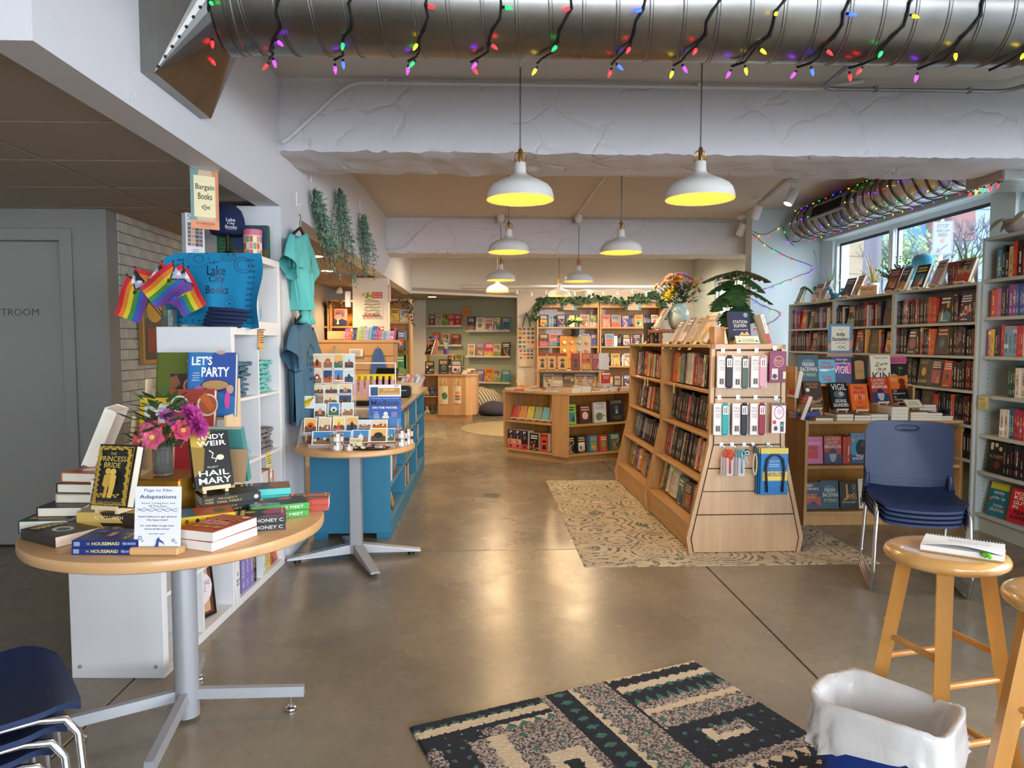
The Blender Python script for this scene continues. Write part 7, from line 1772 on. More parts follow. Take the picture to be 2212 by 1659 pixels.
VL=hx('#678a74')
def vine(y,z0,L_,lb,seed,spread,sweep):
 r=thing('trailing_vine',lb,'plant','trailing greenery on the soffit',T(-1.255,y,0));rg_=random.Random(seed);st=MB();lf=MB()
 MB().box(0,-.006,z0+.05,.006,.006,z0+.14).tube([(.004,0,z0+.08),(.02,0,z0+.078),(.022,0,z0+.095)],.002,5).build('wall_hook',WHITEP,r)
 for k in range(24):
  yo=rg_.uniform(-1,1)*spread;l2=L_*rg_.uniform(.5,1.05);pts=[]
  for i in range(12):
   t_=i/11;pts.append(Vector((.02+.05*math.sin(t_*3+k)*t_+rg_.uniform(0,.015),yo*math.sin(t_*1.7)+sweep*t_*t_+rg_.uniform(-.02,.02),z0+.03*math.sin(t_*3)-l2*t_)))
  st.tube(pts,.0016,4)
  for i in range(1,12):
   for q in range(3):
    p=pts[i]+Vector((rg_.uniform(-.01,.02),rg_.uniform(-.03,.03),rg_.uniform(-.03,.03)));d=Vector((rg_.uniform(-.3,1),rg_.uniform(-1,1),rg_.uniform(-1,.3))).normalized();s_=d.orthogonal().normalized()*.007;L2=rg_.uniform(.026,.05)
    lf._add([p,p+d*L2*.5+s_,p+d*L2,p+d*L2*.5-s_],[(0,1,2,3)],tuple(c*rg_.uniform(.6,1.5)for c in VL))
 st.build('stems',M('vine_stem','#3a3a2a',.7),r);lf.build('foliage',attr_mat('petals',.6),r)
vine(5.30,2.50,.55,'green trailing vine nearest the front beam',1,.12,.55);vine(6.20,2.70,.75,'green trailing vine in the middle of three',2,.34,.15);vine(7.35,2.68,.60,'green trailing vine farthest along the soffit',3,.30,.25)
o=tag(MB().box(0,-.006,0,.006,.006,.07).tube([(.004,0,.02),(.02,0,.018),(.022,0,.035)],.0025,6).build('wall_hook',ACRY,None,Mx=T(-1.27,2.66,2.25)),'clear adhesive hook on the soffit edge','hook')
# ====== POSTCARD TABLE AND COUNTER
bz=.7408
def postcard(x,z,w_,h_,y,lb,seed,tilt,rz=0):
 o=MB().box(0,0,0,w_,.0015,h_).build('postcard',WHITEP,None,Mx=T(x,y,z,rx=-tilt,rz=rz));tag(o,lb,'postcard','postcards in the racks')
 rg_=random.Random(seed);p=PR(w_,h_);sky,lnd,a,b_=[rg_.choice(c)for c in(('#4a86c0','#d8c8a0','#e0b060','#2a3f6a','#c9d8d8','#e8d080'),('#5a4a3a','#3f6a4a','#8a6a4a','#2a4a6a','#b8602c'),('#c94a2c','#e0dccc','#d9a22c','#8a3a5a','#2a2a30'),('#e8e4d4','#3a2a24','#d87a5a'))]
 p.rect(.06,.05,.94,.95,sky).poly([(.06,.05),(.94,.05),(.94,.4),(.7,.5),(.45,.38),(.2,.48),(.06,.4)],lnd)
 k=seed%4
 if k==0:p.ell(.5,.5,.26,.2,a).ell(.5,.45,.12,.1,b_)
 elif k==1:p.rect(.36,.2,.64,.5,b_).ell(.5,.5,.14,.12,b_,10,0,180).poly([(.47,.6),(.53,.6),(.5,.8)],b_)
 elif k==2:p.poly([(.3,.2),(.6,.2),(.5,.75)],a).poly([(.1,.15),(.9,.1),(.9,.22),(.1,.25)],b_)
 else:
  for i in range(6):p.ell(.15+.14*i,.35+.1*(i%2),.07,.09,(a,b_,lnd)[i%3],8)
 p.emit(MB(),(0,0,0),(1,0,0),(0,0,1),(0,-1,0)).build('print',PRINT,o)
R_=[[(-1.144,1.211,.066,.099),(-1.073,1.211,.066,.099),(-1.003,1.211,.066,.099),(-.932,1.211,.066,.099)],[(-1.144,1.108,.066,.099),(-1.073,1.112,.066,.094),(-1.001,1.114,.066,.094),(-.932,1.116,.064,.093)],[(-1.148,1.043,.089,.063),(-1.056,1.046,.091,.063),(-.963,1.047,.089,.063)],[(-1.06,.976,.094,.066),(-.963,.98,.092,.062)],[(-1.099,.903,.076,.089),(-1.011,.909,.076,.089),(-.921,.909,.076,.089)],[(-1.14,.812,.082,.10),(-1.05,.812,.082,.104),(-.960,.815,.08,.105),(-.876,.82,.076,.1),(-.797,.842,.082,.056),(-.712,.842,.1,.056)],[(-1.066,.752,.139,.09),(-.923,.758,.102,.086),(-.818,.766,.107,.083),(-.708,.769,.105,.09),(-.6,.772,.047,.086)]]
Y_=[4.78,4.77,4.74,4.72,4.62,4.51,4.40]
nm_=['top','second','third','fourth','fifth','sixth','lowest']
for i,rw in enumerate(R_):
 for k,(x,z,w_,h_)in enumerate(rw):postcard(x,z+.002,w_,h_,Y_[i],'postcard in the %s rack row, %s from the shirts'%(nm_[i],ordn(k+1)),i*7+k*3+1,(4,4,5,6,12,18,22)[i])
rk=thing('postcard_rack','tall clear tiered postcard rack on the small round table','rack',None,T(0,0,0));
MB().box(-1.152,4.80,bz,-.86,4.806,1.315).build('back_plate',ACRY,rk)
for z,y in((1.205,4.77),(1.104,4.76),(1.039,4.73),(.972,4.71),(.899,4.61)):MB().box(-1.152,y-.012,z-.004,-.86,4.80,z).build('ledge',ACRY,rk)
MB().box(-1.15,4.60,bz,-1.144,4.80,.9).build('side_plate',ACRY,rk);MB().box(-.868,4.60,bz,-.862,4.80,.9).build('side_plate',ACRY,rk)
rk=thing('postcard_rack','low clear sloping postcard rack at the table front','rack',None)
for z,y,x0,x1 in((.805,4.50,-1.145,-.60),(.745,4.39,-1.08,-.55)):MB().box(x0,y-.014,z-.003,x1,y+.05,z).box(x0,y-.017,z-.003,x1,y-.0145,z+.02).build('ledge',ACRY,rk)
for x in(-1.15,-.548):MB().prism([(x,4.37,bz),(x,4.60,bz),(x,4.56,.9),(x,4.52,.9)],(.003,0,0)).build('side_plate',ACRY,rk)
p=PR(.209,.277);p.rect(0,0,1,1,'#2a58a8').poly([(0,0),(1,0),(1,.22),(0,.26)],'#3f7ab8').rect(0,.72,1,1,'#e4e4ea').rect(.3,.76,.96,.92,'#b8862c').text('HOST A PARTY',.45,.855,.8,.9,'#e8dcc0',.01).text("Madison's Chef of the Year",.36,.78,.92,.81,'#f0e8d8').rect(.05,.74,.28,.94,'#1f4a6a').text('$5',.8,.945,.92,.985,'#3a3a40').text('Madison',.06,.505,.94,.635,'#132244',.01).text('ON THE WATER',.1,.43,.88,.48,'#f0f0f4',.02).text('FOOD & DRINK / CULTURE / OUTDOORS',.06,.665,.94,.685,'#dce4f0').rect(.42,.2,.62,.26,'#e4e0dc').ell(.52,.3,.07,.06,'#e4e0dc').rect(.46,.24,.58,.3,'#d8d4d0').poly([(.51,.34),(.53,.34),(.52,.38)],'#e4e0dc').text('12',.18,.33,.28,.36,'#e8eef4',.02).text('SCENIC',.14,.28,.32,.305,'#e8eef4',.02).text('ROAD',.16,.24,.32,.265,'#e8eef4',.02).text('TRIPS',.16,.2,.32,.225,'#e8eef4',.02).scrib(.68,.24,.9,.36,4,'#e0b8d0',random.Random(2))
sign_mesh(p,.209,.277,T(-.752,4.66,.835,rx=-4),'magazine','blue city magazine on a clear stand behind the postcards','#2a58a8','magazine')
o=tag(MB().box(0,0,0,.2,.10,.088).build('display_block',M('kraft_card','#b59a72',.7),None,Mx=T(-.75,4.655,bz)),'kraft block lifting the city magazine','block')
p=PR(.074,.05);p.rect(0,0,1,1,'#e6d2a8').text('POSTCARDS',.08,.5,.92,.8,'#3a342c',.01).text('$2',.4,.12,.6,.38,'#3a342c')
sign_mesh(p,.074,.05,T(-.815,4.31,.76,rx=-12),'price_sign','small cream postcard price sign before the rack','#e6d2a8')
for ch in():pass
p=PR(.09,.08);p.poly([(.0,.55),(.35,.72),(.95,.98),(.6,.3),(.25,.05),(.02,.25)],'#ddc92c').line([(.12,.5),(.25,.6),(.3,.42),(.45,.62),(.5,.5),(.62,.75),(.7,.66),(.85,.9)],.05,'#22221c')
sign_mesh(p,.09,.08,T(-1.17,4.595,.965,rz=-8),'shelf_tag','yellow handwritten arrow tag beside the postcard rack','#e8e6e0')
MB().cyl((.06,.002,0),(.10,.16,-.0),.002,n=5).build('wire',ACRY,bpy.data.objects['shelf_tag'])
def tin(x,y,z,rr_,h_,lb):
 r=thing('candle_tin',lb,'tin','silver candle tins',T(x,y,z));MB().lathe([(rr_,0),(rr_,h_*.72)],24).build('tin_body',SILVER,r,40);MB().lathe([(rr_*1.03,h_*.72),(rr_*1.03,h_*.97),(rr_*.9,h_),(.001,h_)],24).build('lid',CHROME,r,40)
 mb=MB();
 for k in range(14):
  a0=-PI/2-1.2+k*.171;mb._add([((rr_+.0006)*math.cos(a),(rr_+.0006)*math.sin(a),zz_)for a,zz_ in((a0,h_*.12),(a0+.172,h_*.12),(a0+.172,h_*.62),(a0,h_*.62))],[(0,1,2,3)],hx('#e0dcd4')if k%7 not in(3,4)else hx('#c98a5a'))
 mb.build('label',PRINT,r)
tin(-.885,4.29,bz,.040,.050,'silver candle tin at the front of the table, lower');tin(-.885,4.29,bz+.0505,.040,.050,'silver candle tin at the front of the table, upper');tin(-.81,4.265,bz,.024,.04,'tiny silver tin beside the front candle tins')
tin(-.515,4.43,bz,.037,.05,'silver candle tin by the magazine, lower');tin(-.515,4.43,bz+.0505,.037,.05,'silver candle tin by the magazine, upper');tin(-.487,4.52,bz,.037,.05,'rear silver candle tin by the magazine, lower');tin(-.487,4.52,bz+.0505,.037,.05,'rear silver candle tin by the magazine, upper')
r=thing('pin_tray','dark oval tray heaped with round badges','tray',None,T(-.70,4.31,bz));MB().lathe([(.10,0),(.135,.012),(.138,.012),(.105,.004),(.001,.004)],32,sy=.45).build('tray_dish',M('dark_tray','#2c2826',.35),r,True)
rg_=random.Random(4)
for k in range(34):
 a=rg_.uniform(0,6.28);q=rg_.uniform(0,.10);o=MB().cyl((0,0,0),(0,0,.004),.016,.014,n=12).build('badge',M('badge_%d'%(k%5),('#d8d4cc','#2a2a30','#b84a3a','#d9d0b0','#7a9ab0')[k%5],.3),r,Mx=T(q*math.cos(a),q*.42*math.sin(a),.008+.012*(1-q/.1)+rg_.uniform(0,.006),rx=rg_.uniform(-25,25),ry=rg_.uniform(-25,25)))
cz=.896
r=thing('tube_stand','white wire stand of pink tubes with yellow caps','display stand',None,T(-1.05,5.25,cz))
for x in(0,.40):MB().tube([(x,0,0),(x,0,.34)],.005,6).build('post',WHITEP,r)
MB().tube([(0,0,.34),(.40,0,.34)],.005,6).build('rail',WHITEP,r);MB().box(-.01,-.03,.0,.41,.06,.006).build('base',WHITEP,r)
for x in range(9):
 tb=thing('hand_cream_tube','pink hand cream tube with yellow cap, %s in the wire stand'%ordn(x+1),'tube','pink tubes on the counter',T(-1.03+x*.045,5.235,cz+.10));
 mb=MB();mb._add([(-.018,-.002,0),(.018,-.002,0),(.018,.002,0),(-.018,.002,0)]+[(.016*math.cos(a),.016*math.sin(a),.12)for a in[-2.35,-.78,.78,2.35]],[(0,1,5,4),(1,2,6,5),(2,3,7,6),(3,0,4,7),(0,3,2,1)]);mb.build('tube_body',M('tube_pink','#d8a2ac',.45),tb);MB().cyl((0,0,.12),(0,0,.15),.017,n=14).build('cap',M('tube_yellow','#e0bc14',.4),tb,40)
MB().box(.0,-.03,.245,.40,.02,.26).build('holder_bar',M('tube_yellow','#e0bc14',.4),r)
r=thing('card_terminal','black card terminal screen standing on the counter','terminal',None,T(-.82,5.75,cz,rz=-20));MB().box(-.1,0,.05,.1,.018,.30,b=.006).xf(T(rx=-18)).build('screen',BLACKP,r);MB().box(-.06,-.02,0,.06,.14,.012,b=.004).tube([(0,.08,.01),(0,.05,.09)],.012,8).build('stand',BLACKP,r)
r=thing('keyboard_tray','black till keyboard and cables behind the pink tubes','keyboard',None,T(-1.12,5.55,cz));MB().box(0,0,0,.42,.16,.03,b=.004).build('tray',BLACKP,r)
for i in range(10):MB().box(.02+.038*i,.02,.03,.05+.038*i,.05,.036).build('key',M('key_grey','#2a2a2c',.5),r)
r=thing('receipt_printer','small black receipt printer on the counter edge','printer',None,T(-.80,6.35,cz));MB().box(0,0,0,.14,.16,.10,b=.01).build('printer_body',BLACKP,r);MB().box(.03,-.001,.06,.11,.0,.065).build('paper_slot',WHITEP,r)
r=thing('wooden_tray','open plywood tray box near the counter end','tray',None,T(-.86,6.75,cz));MB().box(0,0,0,.24,.3,.006).build('floor_board',PLY,r)
for a in((0,0,.24,.008),(0,.292,.24,.3),(0,.008,.008,.292),(.232,.008,.24,.292)):MB().box(a[0],a[1],.006,a[2],a[3],.11).build('wall_board',PLY,r)
for k in range(14):
 o=tag(MB().box(0,0,0,.03,.002,.16+.02*(k%3)).build('bookmark',M('bm_%d'%(k%4),('#c8cfd4','#d87a6a','#e0d8c8','#7a9aa8')[k%4],.4,alpha=.75),None,Mx=T(-.84+.014*k,6.80+.013*(k%5),cz+.008,ry=24,rz=10)),'clear-wrapped bookmark fanned in the plywood tray, %s along'%ordn(k+1),'bookmark','wrapped bookmarks')
for k in range(4):
 tag(MB().lathe([(.03,0),(.032,.004),(.032,.03),(.028,.034),(.001,.034)],20).build('lip_balm_tin',M('dark_purple','#2c2030',.35),None,40,Mx=T(-.70,5.28,cz+.035*k)),'dark round tin stacked by the magazine, %s from the counter'%ordn(k+1),'tin','dark tins on the counter')
for k in range(5):tag(MB().cyl((0,0,0),(0,0,.04),.012,n=12).build('yellow_vial',M('tube_yellow','#e0bc14',.4),None,Mx=T(-.72+.03*(k%3),5.08+.04*(k//3),cz)),'small yellow pot on the counter, %s of five'%ordn(k+1),'pot','yellow pots on the counter')
CF=T(-.664,4.98,0,rz=90)
G10='books in the blue counter'
for u,(a,b_)in enumerate(((.03,.92),(.97,1.88),(1.93,2.82))):
 for j,z in enumerate((.13,.37,.61)):
  if(u,j)==(0,0):
   for k in range(2):dbook(CF@T(.10+.2*k,.02,z+.005,rx=-12),.14,.2,.02,('#5a7a70','#4a4a34')[k],'%s book faced out in the low counter bay'%('pale green','olive')[k],'rand',G10,seed=k)
   continue
  row(CF,a+.05,a+.35+.2*((u+j)%2),'mix','counter bay %d shelf %d'%(u+1,j+1),300+u*5+j,z=z,h=(.15,.2),t=(.012,.03),y0=.015,stuff=STUFF,lean=6)
bk2=thing('back_counter','tan slatted back counter with hanging bags','counter',None,T(-1.88,8.02,0,s=(1.2,1,1.08)))
MB().box(0,.012,0,.72,.42,1.28).build('carcass',M('tan_mdf','#a87f50',.6),bk2)
for k in range(6):MB().box(0,0,.42+k*.145,.72,.0119,.555+k*.145,b=.002).build('slat_board',M('tan_mdf2','#b88c5a',.55),bk2)
MB().box(0,-.01,1.28,.74,.44,1.31,b=.003).build('counter_top',M('tan_mdf2','#b88c5a',.55),bk2);MB().box(-.35,-.02,.78,-.0,.3,1.28).build('yellow_panel',M('yellow_box','#d99a24',.6),bk2)
p=PR(.15,.085);p.scrib(.1,.1,.9,.9,5,'#4a4038',random.Random(3));sign_mesh(p,.15,.085,T(-1.50,8.0,1.23),'paper_notice','typed paper notice on the slatted back counter','#ddd2c4','notice')
def bag(lb,x,y,z,w_,h_,col,name='cloth_bag'):
 r=thing(name,lb,'bag',None,T(x,y,z));m_=M('bag_'+col.strip('#'),col,.9,bump=.3,bscale=80)
 MB().grid(lambda u,v:((u-.5)*w_*(.25+.75*v**.6),-.03*math.sin(PI*u)-.012*math.sin(u*14)*v,-h_*v),18,12).build('bag_body',m_,r,True);MB().tube([(0,-.005,.0),(0,-.01,.03)],.004,6).build('hook',CHROME,r);return r
bag('grey and cream drawstring bag on the back counter',-1.66,8.0,1.32,.24,.29,'#9a8a6a');bag('denim blue drawstring bag on the back counter',-1.18,8.0,1.32,.21,.34,'#3f5f8f')
row(T(-1.85,8.05,1.416),.28,.85,'rom','on top of the slatted back counter',320,h=(.10,.16),t=(.012,.03),y0=.02,group='books on the back counter',end='yellow panel',lean=8)
tag(MB().box(0,0,0,.3,.1,.1,b=.01).build('card_box',M('cream_card','#d8c48a',.7),None,Mx=T(-1.80,8.25,1.416)),'cream box of greeting cards on the back counter','box')
tag(MB().grid(lambda u,v:((u-.5)*.12,-.04*math.sin(PI*u),.3*v),8,4).tube([(-.03,-.02,.3),(-.03,-.03,.38),(.03,-.03,.38),(.03,-.02,.3)],.004,5).build('paper_bag',M('kraft_card','#b59a72',.7),None,True,Mx=T(-2.02,7.95,1.1)),'brown paper gift bag by the yellow panel','bag')
r=thing('wooden_riser','dark little riser with turned legs at the postcard table rear','riser',None,T(-1.13,4.64,bz));MB().box(-.03,-.06,.13,.16,.14,.15,b=.004).build('board',DKW,r)
for x,y in((0,-.03),(.13,-.03),(0,.11),(.13,.11)):MB().lathe([(.010,0),(.014,.012),(.009,.03),(.018,.07),(.011,.1),(.015,.13)],12,(x,y,0)).build('leg',DKW,r,True)
# ====== KIDS' ROOM AND REAR
def case_far(F,w_,lb,seeds,zs_,pal,seed):
 r=bookcase('wall_bookcase',lb,'bookcase',F,w_,2.05,.3,zs_,maple('Z'),maple('X'),t=.03,kick=.1,backmat=honey('Z'));return r
SH=[.10,.50,.88,1.26,1.64]
F1=T(-3.05,11.3,0);case_far(F1,.62,'maple picture-book case behind the aqua shirt',0,SH,'kid',1);F2=T(-2.42,11.3,0);case_far(F2,.95,'maple picture-book case beside the poster pier',0,SH,'kid',2)
FKC='far picture books'
def faced(F,xs,z,cols,lb,h=.26,w_=.2,group=FKC,t=.012,art='rand',seed=0):
 for k,(x,c)in enumerate(zip(xs,cols)):dbook(F@T(x,.03,z+.004,rx=-9),w_*(.85+.08*(k%3)),h*(.86+.06*((k*2+seed)%3)),t,c,'%s %s, %s along'%(cname(hx(c)),lb,ordn(k+1)),art,group,soft=False,seed=seed*17+k)
faced(F2,(.06,.35,.64),1.64,('#cf8a7a','#1c1c1e','#b8a08a'),'picture book faced on the upper shelf by the poster',.3,.24,seed=1)
faced(F2,(.42,.66),1.26,('#d8a0a0','#b85a8a'),'picture book on the lower shelf by the poster',.27,.22,seed=2);faced(F1,(.05,.32),1.64,('#6a4a3a','#8a6a4a'),'picture book on the case behind the shirt',.28,.22,seed=3)
row(F2,.04,.40,'kid','',331,z=1.26,h=(.2,.28),t=(.01,.02),stuff=STUFF);row(F1,.04,.55,'kid','',332,z=1.26,h=(.2,.28),t=(.01,.02),stuff=STUFF);row(F2,.04,.9,'kid','',333,z=.88,h=(.2,.28),t=(.01,.02),stuff=STUFF)
def garland(lb,pts,n,col,seed,s_=.03,name='leaf_garland',droop=.0,dens_=1):
 r=thing(name,lb,'garland');rg_=random.Random(seed);P=[Vector(p)for p in pts];MB().tube(P,.004,5).build('vine',M('vine_stem','#3a3a2a',.7),r,True)
 mb=MB()
 for i in range(n):
  t_=rg_.uniform(0,len(P)-1.001);k=int(t_);p=P[k].lerp(P[k+1],t_-k)+Vector((rg_.uniform(-.03,.03),rg_.uniform(-.05,.0),rg_.uniform(-.06,.05)-droop*rg_.random()));d=Vector((rg_.uniform(-1,1),-.4,rg_.uniform(-1,.6))).normalized();q=d.cross(Vector((0,1,0))).normalized()*s_*.45
  mb._add([p,p+d*s_*.5+q,p+d*s_,p+d*s_*.5-q],[(0,1,2,3)],tuple(c*rg_.uniform(.5,1.5)for c in hx(col)))
 mb.build('foliage',attr_mat('petals',.6),r)
garland('dark paper leaf garland over the far picture-book cases',[(-2.9+.14*i,11.27,2.0+.04*math.sin(i*1.7))for i in range(11)],90,'#2a2a24',1,.04)
p=PR(.27,.36);p.rect(0,0,1,1,'#ddd3bf').rect(.5,.76,1,.98,'#b8242c').text('Shop Local',.55,.88,.95,.95,'#f0dcd0',.02).text('Shop Small',.55,.79,.95,.86,'#f0dcd0',.02).text('Independent Bookstore Day 2026',.04,.005,.96,.035,'#3a342c',.01)
rg_=random.Random(12)
for i in range(24):p.ell(rg_.uniform(.06,.5),rg_.uniform(.68,.96),.05,.04,rg_.choice(('#8a9a2c','#b8b03a','#6a7a2c')),7)
for j in range(5):p.line([(.06+.88*i/14,.2+.11*j+.03*math.sin(i*.7+j*2))for i in range(15)],.02,'#8a8a3a');p.scrib(.12,.16+.11*j,.9,.24+.11*j,2,'#5a4a3a',rg_,.3)
for i in range(9):p.ell(.08+.1*i,.1+.03*(i%2),.05,.045,rg_.choice(('#b82a2a','#8a2a2a','#d8c0a8','#4a3a3a')),8)
sign_mesh(p,.27,.36,T(-1.615,9.552,1.70),'wall_poster','illustrated shop-local poster on the side pier','#ddd3bf','poster')
r=thing('emergency_light','twin emergency lamp on the side pier','emergency light',None,T(-1.80,9.5,1.9));MB().box(-.03,0,-.05,.04,.06,.16,b=.008).build('housing',WHITE,r);MB().lathe([(.02,0),(.05,.06),(.048,.06),(.001,.05)],16).xf(T(-.06,-.02,.14,rx=60,rz=-50)).build('lamp_head',M('clear_bulb','#e4e4e0',.15,alpha=.55),r,True)
tag(MB().box(0,0,0,.012,.16,.22).build('wall_flyer',M('flyer','#a8503a',.6,col2='#d8cfc0',nscale=30),None,Mx=T(-1.269,9.58,1.93)),'small orange framed flyer on the pier edge','flyer')
F3=T(-1.62,11.0,0);case_far(F3,.50,'narrow maple case with paper leaves past the pier',0,[.1,.5,.9,1.30,1.70],'kid',3)
faced(F3,(.04,.18,.33),1.70,('#b8642c','#d8b84a','#c8c4bc'),'book on the narrow case top shelf',.22,.15,seed=5)
garland('dark paper leaf garland on the narrow case',[(-1.65+.09*i,10.97,2.0+.03*math.sin(i*2))for i in range(7)]+[(-1.10,10.97,1.9-.08*i)for i in range(4)],60,'#26241c',2,.04)
gs=thing('game_rack','olive framed rack of boxed games beside the counter end','rack',None,T(-1.50,9.9,0))
for x in(0,.40):MB().box(x,0,0,x+.03,.03,1.42).build('post',M('olive_metal','#7a6420',.5),gs);MB().box(x,.27,0,x+.03,.30,1.42).build('post',M('olive_metal','#7a6420',.5),gs)
for z in(.3,.62,.92,1.30):MB().box(0,0,z-.02,.43,.30,z,b=.002).build('shelf',WLAM if z<1.3 else M('olive_metal','#7a6420',.5),gs)
for i,(x,z,w_,h_,c,lb)in enumerate(((.02,1.302,.14,.26,'#2a2c44','navy'),(.15,1.302,.15,.27,'#20203a','indigo face'),(.31,1.302,.10,.24,'#3f6a9a','blue'),(.04,.922,.14,.24,'#2a1f2a','dark'),(.20,.922,.06,.2,'#6a2a2a','maroon'),(.25,.925,.17,.29,'#2f8a3a','green and yellow'),(.05,.622,.3,.2,'#2a2a34','black'))):
 boxed('game_box','%s boxed game on the olive rack, %s'%(lb,('top','top','top','middle','middle','middle','lower')[i]),'game',T(-1.50+x,9.90,z),w_,.2,h_,c,(lambda p,c=c,i=i:rart(p,random.Random(i+50),hx(c))))
ang=math.degrees(math.atan2(14.6-15.5,2.0));SF=T(-1.25,15.5,0,rz=ang)
for k,(x0,x1,z,cols,lb)in enumerate(((.08,.90,1.73,('#8a4a30','#c8bca8','#a8a83a','#c84a6a','#b02a2a'),'top ledge'),(.16,.90,1.32,('#b83a30','#c8a078','#7a2a34'),'second ledge'),(.52,.92,.87,('#2a241c','#a8a050'),'third ledge'))):
 o=tag(MB().box(x0,-.11,z-.02,x1,-.002,z).box(x0,-.115,z-.02,x1,-.11,z+.02).build('picture_ledge',M('cream_ledge','#cfc3ac',.5),None,Mx=SF),'pale %s on the sage wall, reading corner side'%lb,'shelf','picture ledges');n=len(cols)
 faced(SF@T(0,-.125,0),[x0+.04+(x1-x0-.06)*i/n for i in range(n)],z+.002,cols,'picture book on the %s of the sage wall'%lb,.27,min(.2,(x1-x0)/n),'picture books on the sage wall',seed=k+7)
for k,(z,cols,lb)in enumerate(((1.62,('#3a2a4a','#d8d0c0','#d8ccb8','#8a8a5a','#3f7a9a'),'upper long ledge'),(1.09,('#d8cfc0','#8a7aa0','#c83a64','#c9b490','#241c1a'),'middle long ledge'),(.55,('#c8c07a','#6a5aa8','#d98a2c','#a8a88a','#3a8a9a'),'lower long ledge'))):
 x0,x1=1.02,2.02
 tag(MB().box(x0,-.15,z-.02,x1,-.042,z).box(x0,-.155,z-.02,x1,-.15,z+.02).build('picture_ledge',M('cream_ledge','#cfc3ac',.5),None,Mx=SF),'pale %s on the sage wall by the tote bags'%lb,'shelf','picture ledges')
 faced(SF@T(0,-.165,0),[x0+.03+.195*i for i in range(5)],z+.002,cols,'picture book on the %s'%lb,.30,.2,'picture books on the sage wall',seed=k+11)
tag(MB().box(0,0,0,.2,.02,.17,b=.004).build('wooden_sign',M('orange_sign','#b8622c',.6,col2='#d8a05a',nscale=20),None,Mx=SF@T(.88,-.03,1.95)),'small orange wooden sign on the sage wall','sign')
ki=thing('kids_island','maple kids display island with panelled sides','display',None,T(-1.10,12.55,0,rz=-4))
MB().box(0,0,.1,.5,.02,.80,b=.002).xf(T(.29,0,0)).build('front_panel',maple('Z'),ki);MB().box(0,.0,.1,.02,.6,.8).build('side_panel',maple('Z'),ki);MB().prism([(.79,0,.1),(.96,.18,.1),(.95,.2,.1),(.78,.02,.1)],(0,0,.7)).build('corner_panel',maple('Z'),ki);MB().box(.94,.19,.1,.96,.7,.8).build('side_panel',maple('Z'),ki);MB().box(.02,.4,.1,.94,.42,.8).build('back_panel',honey('Z'),ki)
MB().prism([(-.02,-.03,.8),(.80,-.03,.8),(.98,.16,.8),(.98,.7,.8),(-.02,.7,.8)],(0,0,.025)).build('table_top',maple('X'),ki);MB().box(.02,.04,0,.9,.06,.1).build('kick_board',maple('X'),ki);MB().box(.02,.02,.42,.29,.4,.44).build('shelf',maple('X'),ki)
MB().box(.05,.25,.825,.07,.5,1.15).box(.50,.25,.825,.52,.5,1.15).build('riser_side',maple('Z'),ki);MB().box(.03,.2,1.15,.54,.52,1.17).build('riser_top',maple('X'),ki)
KI=T(-1.10,12.55,0,rz=-4)
faced(KI,(.06,.30,.52),.828,('#2a2422','#2a2a2e','#4a4a4e'),'book on the kids island top',.26,.19,'books on the kids island',seed=21);faced(KI@T(0,.22,0),(.08,),1.172,('#c86a2c',),'bright stacked game on the kids island riser',.3,.2,'books on the kids island',seed=22)
dbook(KI@T(.02,.28,1.175,rx=-20,rz=-50),.2,.27,.02,'#3a302a','dark picture book propped on the kids island riser','rand','books on the kids island',seed=2)
for k in range(3):dbook(KI@T(.66+.06*k,.10+.06*k,.8255+.031*(k+1))@T(rx=-90),.13,.18,.03,('#c23a34','#e0dcd4','#b83030')[k],'%s small boxed set lying on the kids island, %s'%(cname(hx(('#c23a34','#e0dcd4','#b83030')[k])),ordn(k+1)),'rand',None,seed=k)
r=thing('pencil_cup','tall tub of coloured pencils on the kids island riser','cup',None,KI@T(.40,.35,1.171));MB().cyl((0,0,0),(0,0,.1),.045,n=20).build('cup',M('cup_purple','#5a3f8a',.5),r,40)
for k in range(9):MB().cyl((.02*math.cos(k*.7),.02*math.sin(k*.7),.05),(.045*math.cos(k*.7),.045*math.sin(k*.7),.22),.005,n=6).build('pencil',M('pencil_%d'%(k%4),('#5a9ac8','#c85a8a','#d8d4c8','#d9b43a')[k%4],.5),r)
r=thing('blue_lid_jar','clear jar with blue lid on the kids island','jar',None,KI@T(.16,.42,1.171));MB().cyl((0,0,0),(0,0,.26),.075,n=24).build('jar_body',M('jar_print','#d8c8a8',.4,col2='#6a8a5a',nscale=26),r,40);MB().cyl((0,0,.26),(0,0,.32),.08,n=24).build('lid',M('lid_blue','#2f5a8a',.4),r,40)
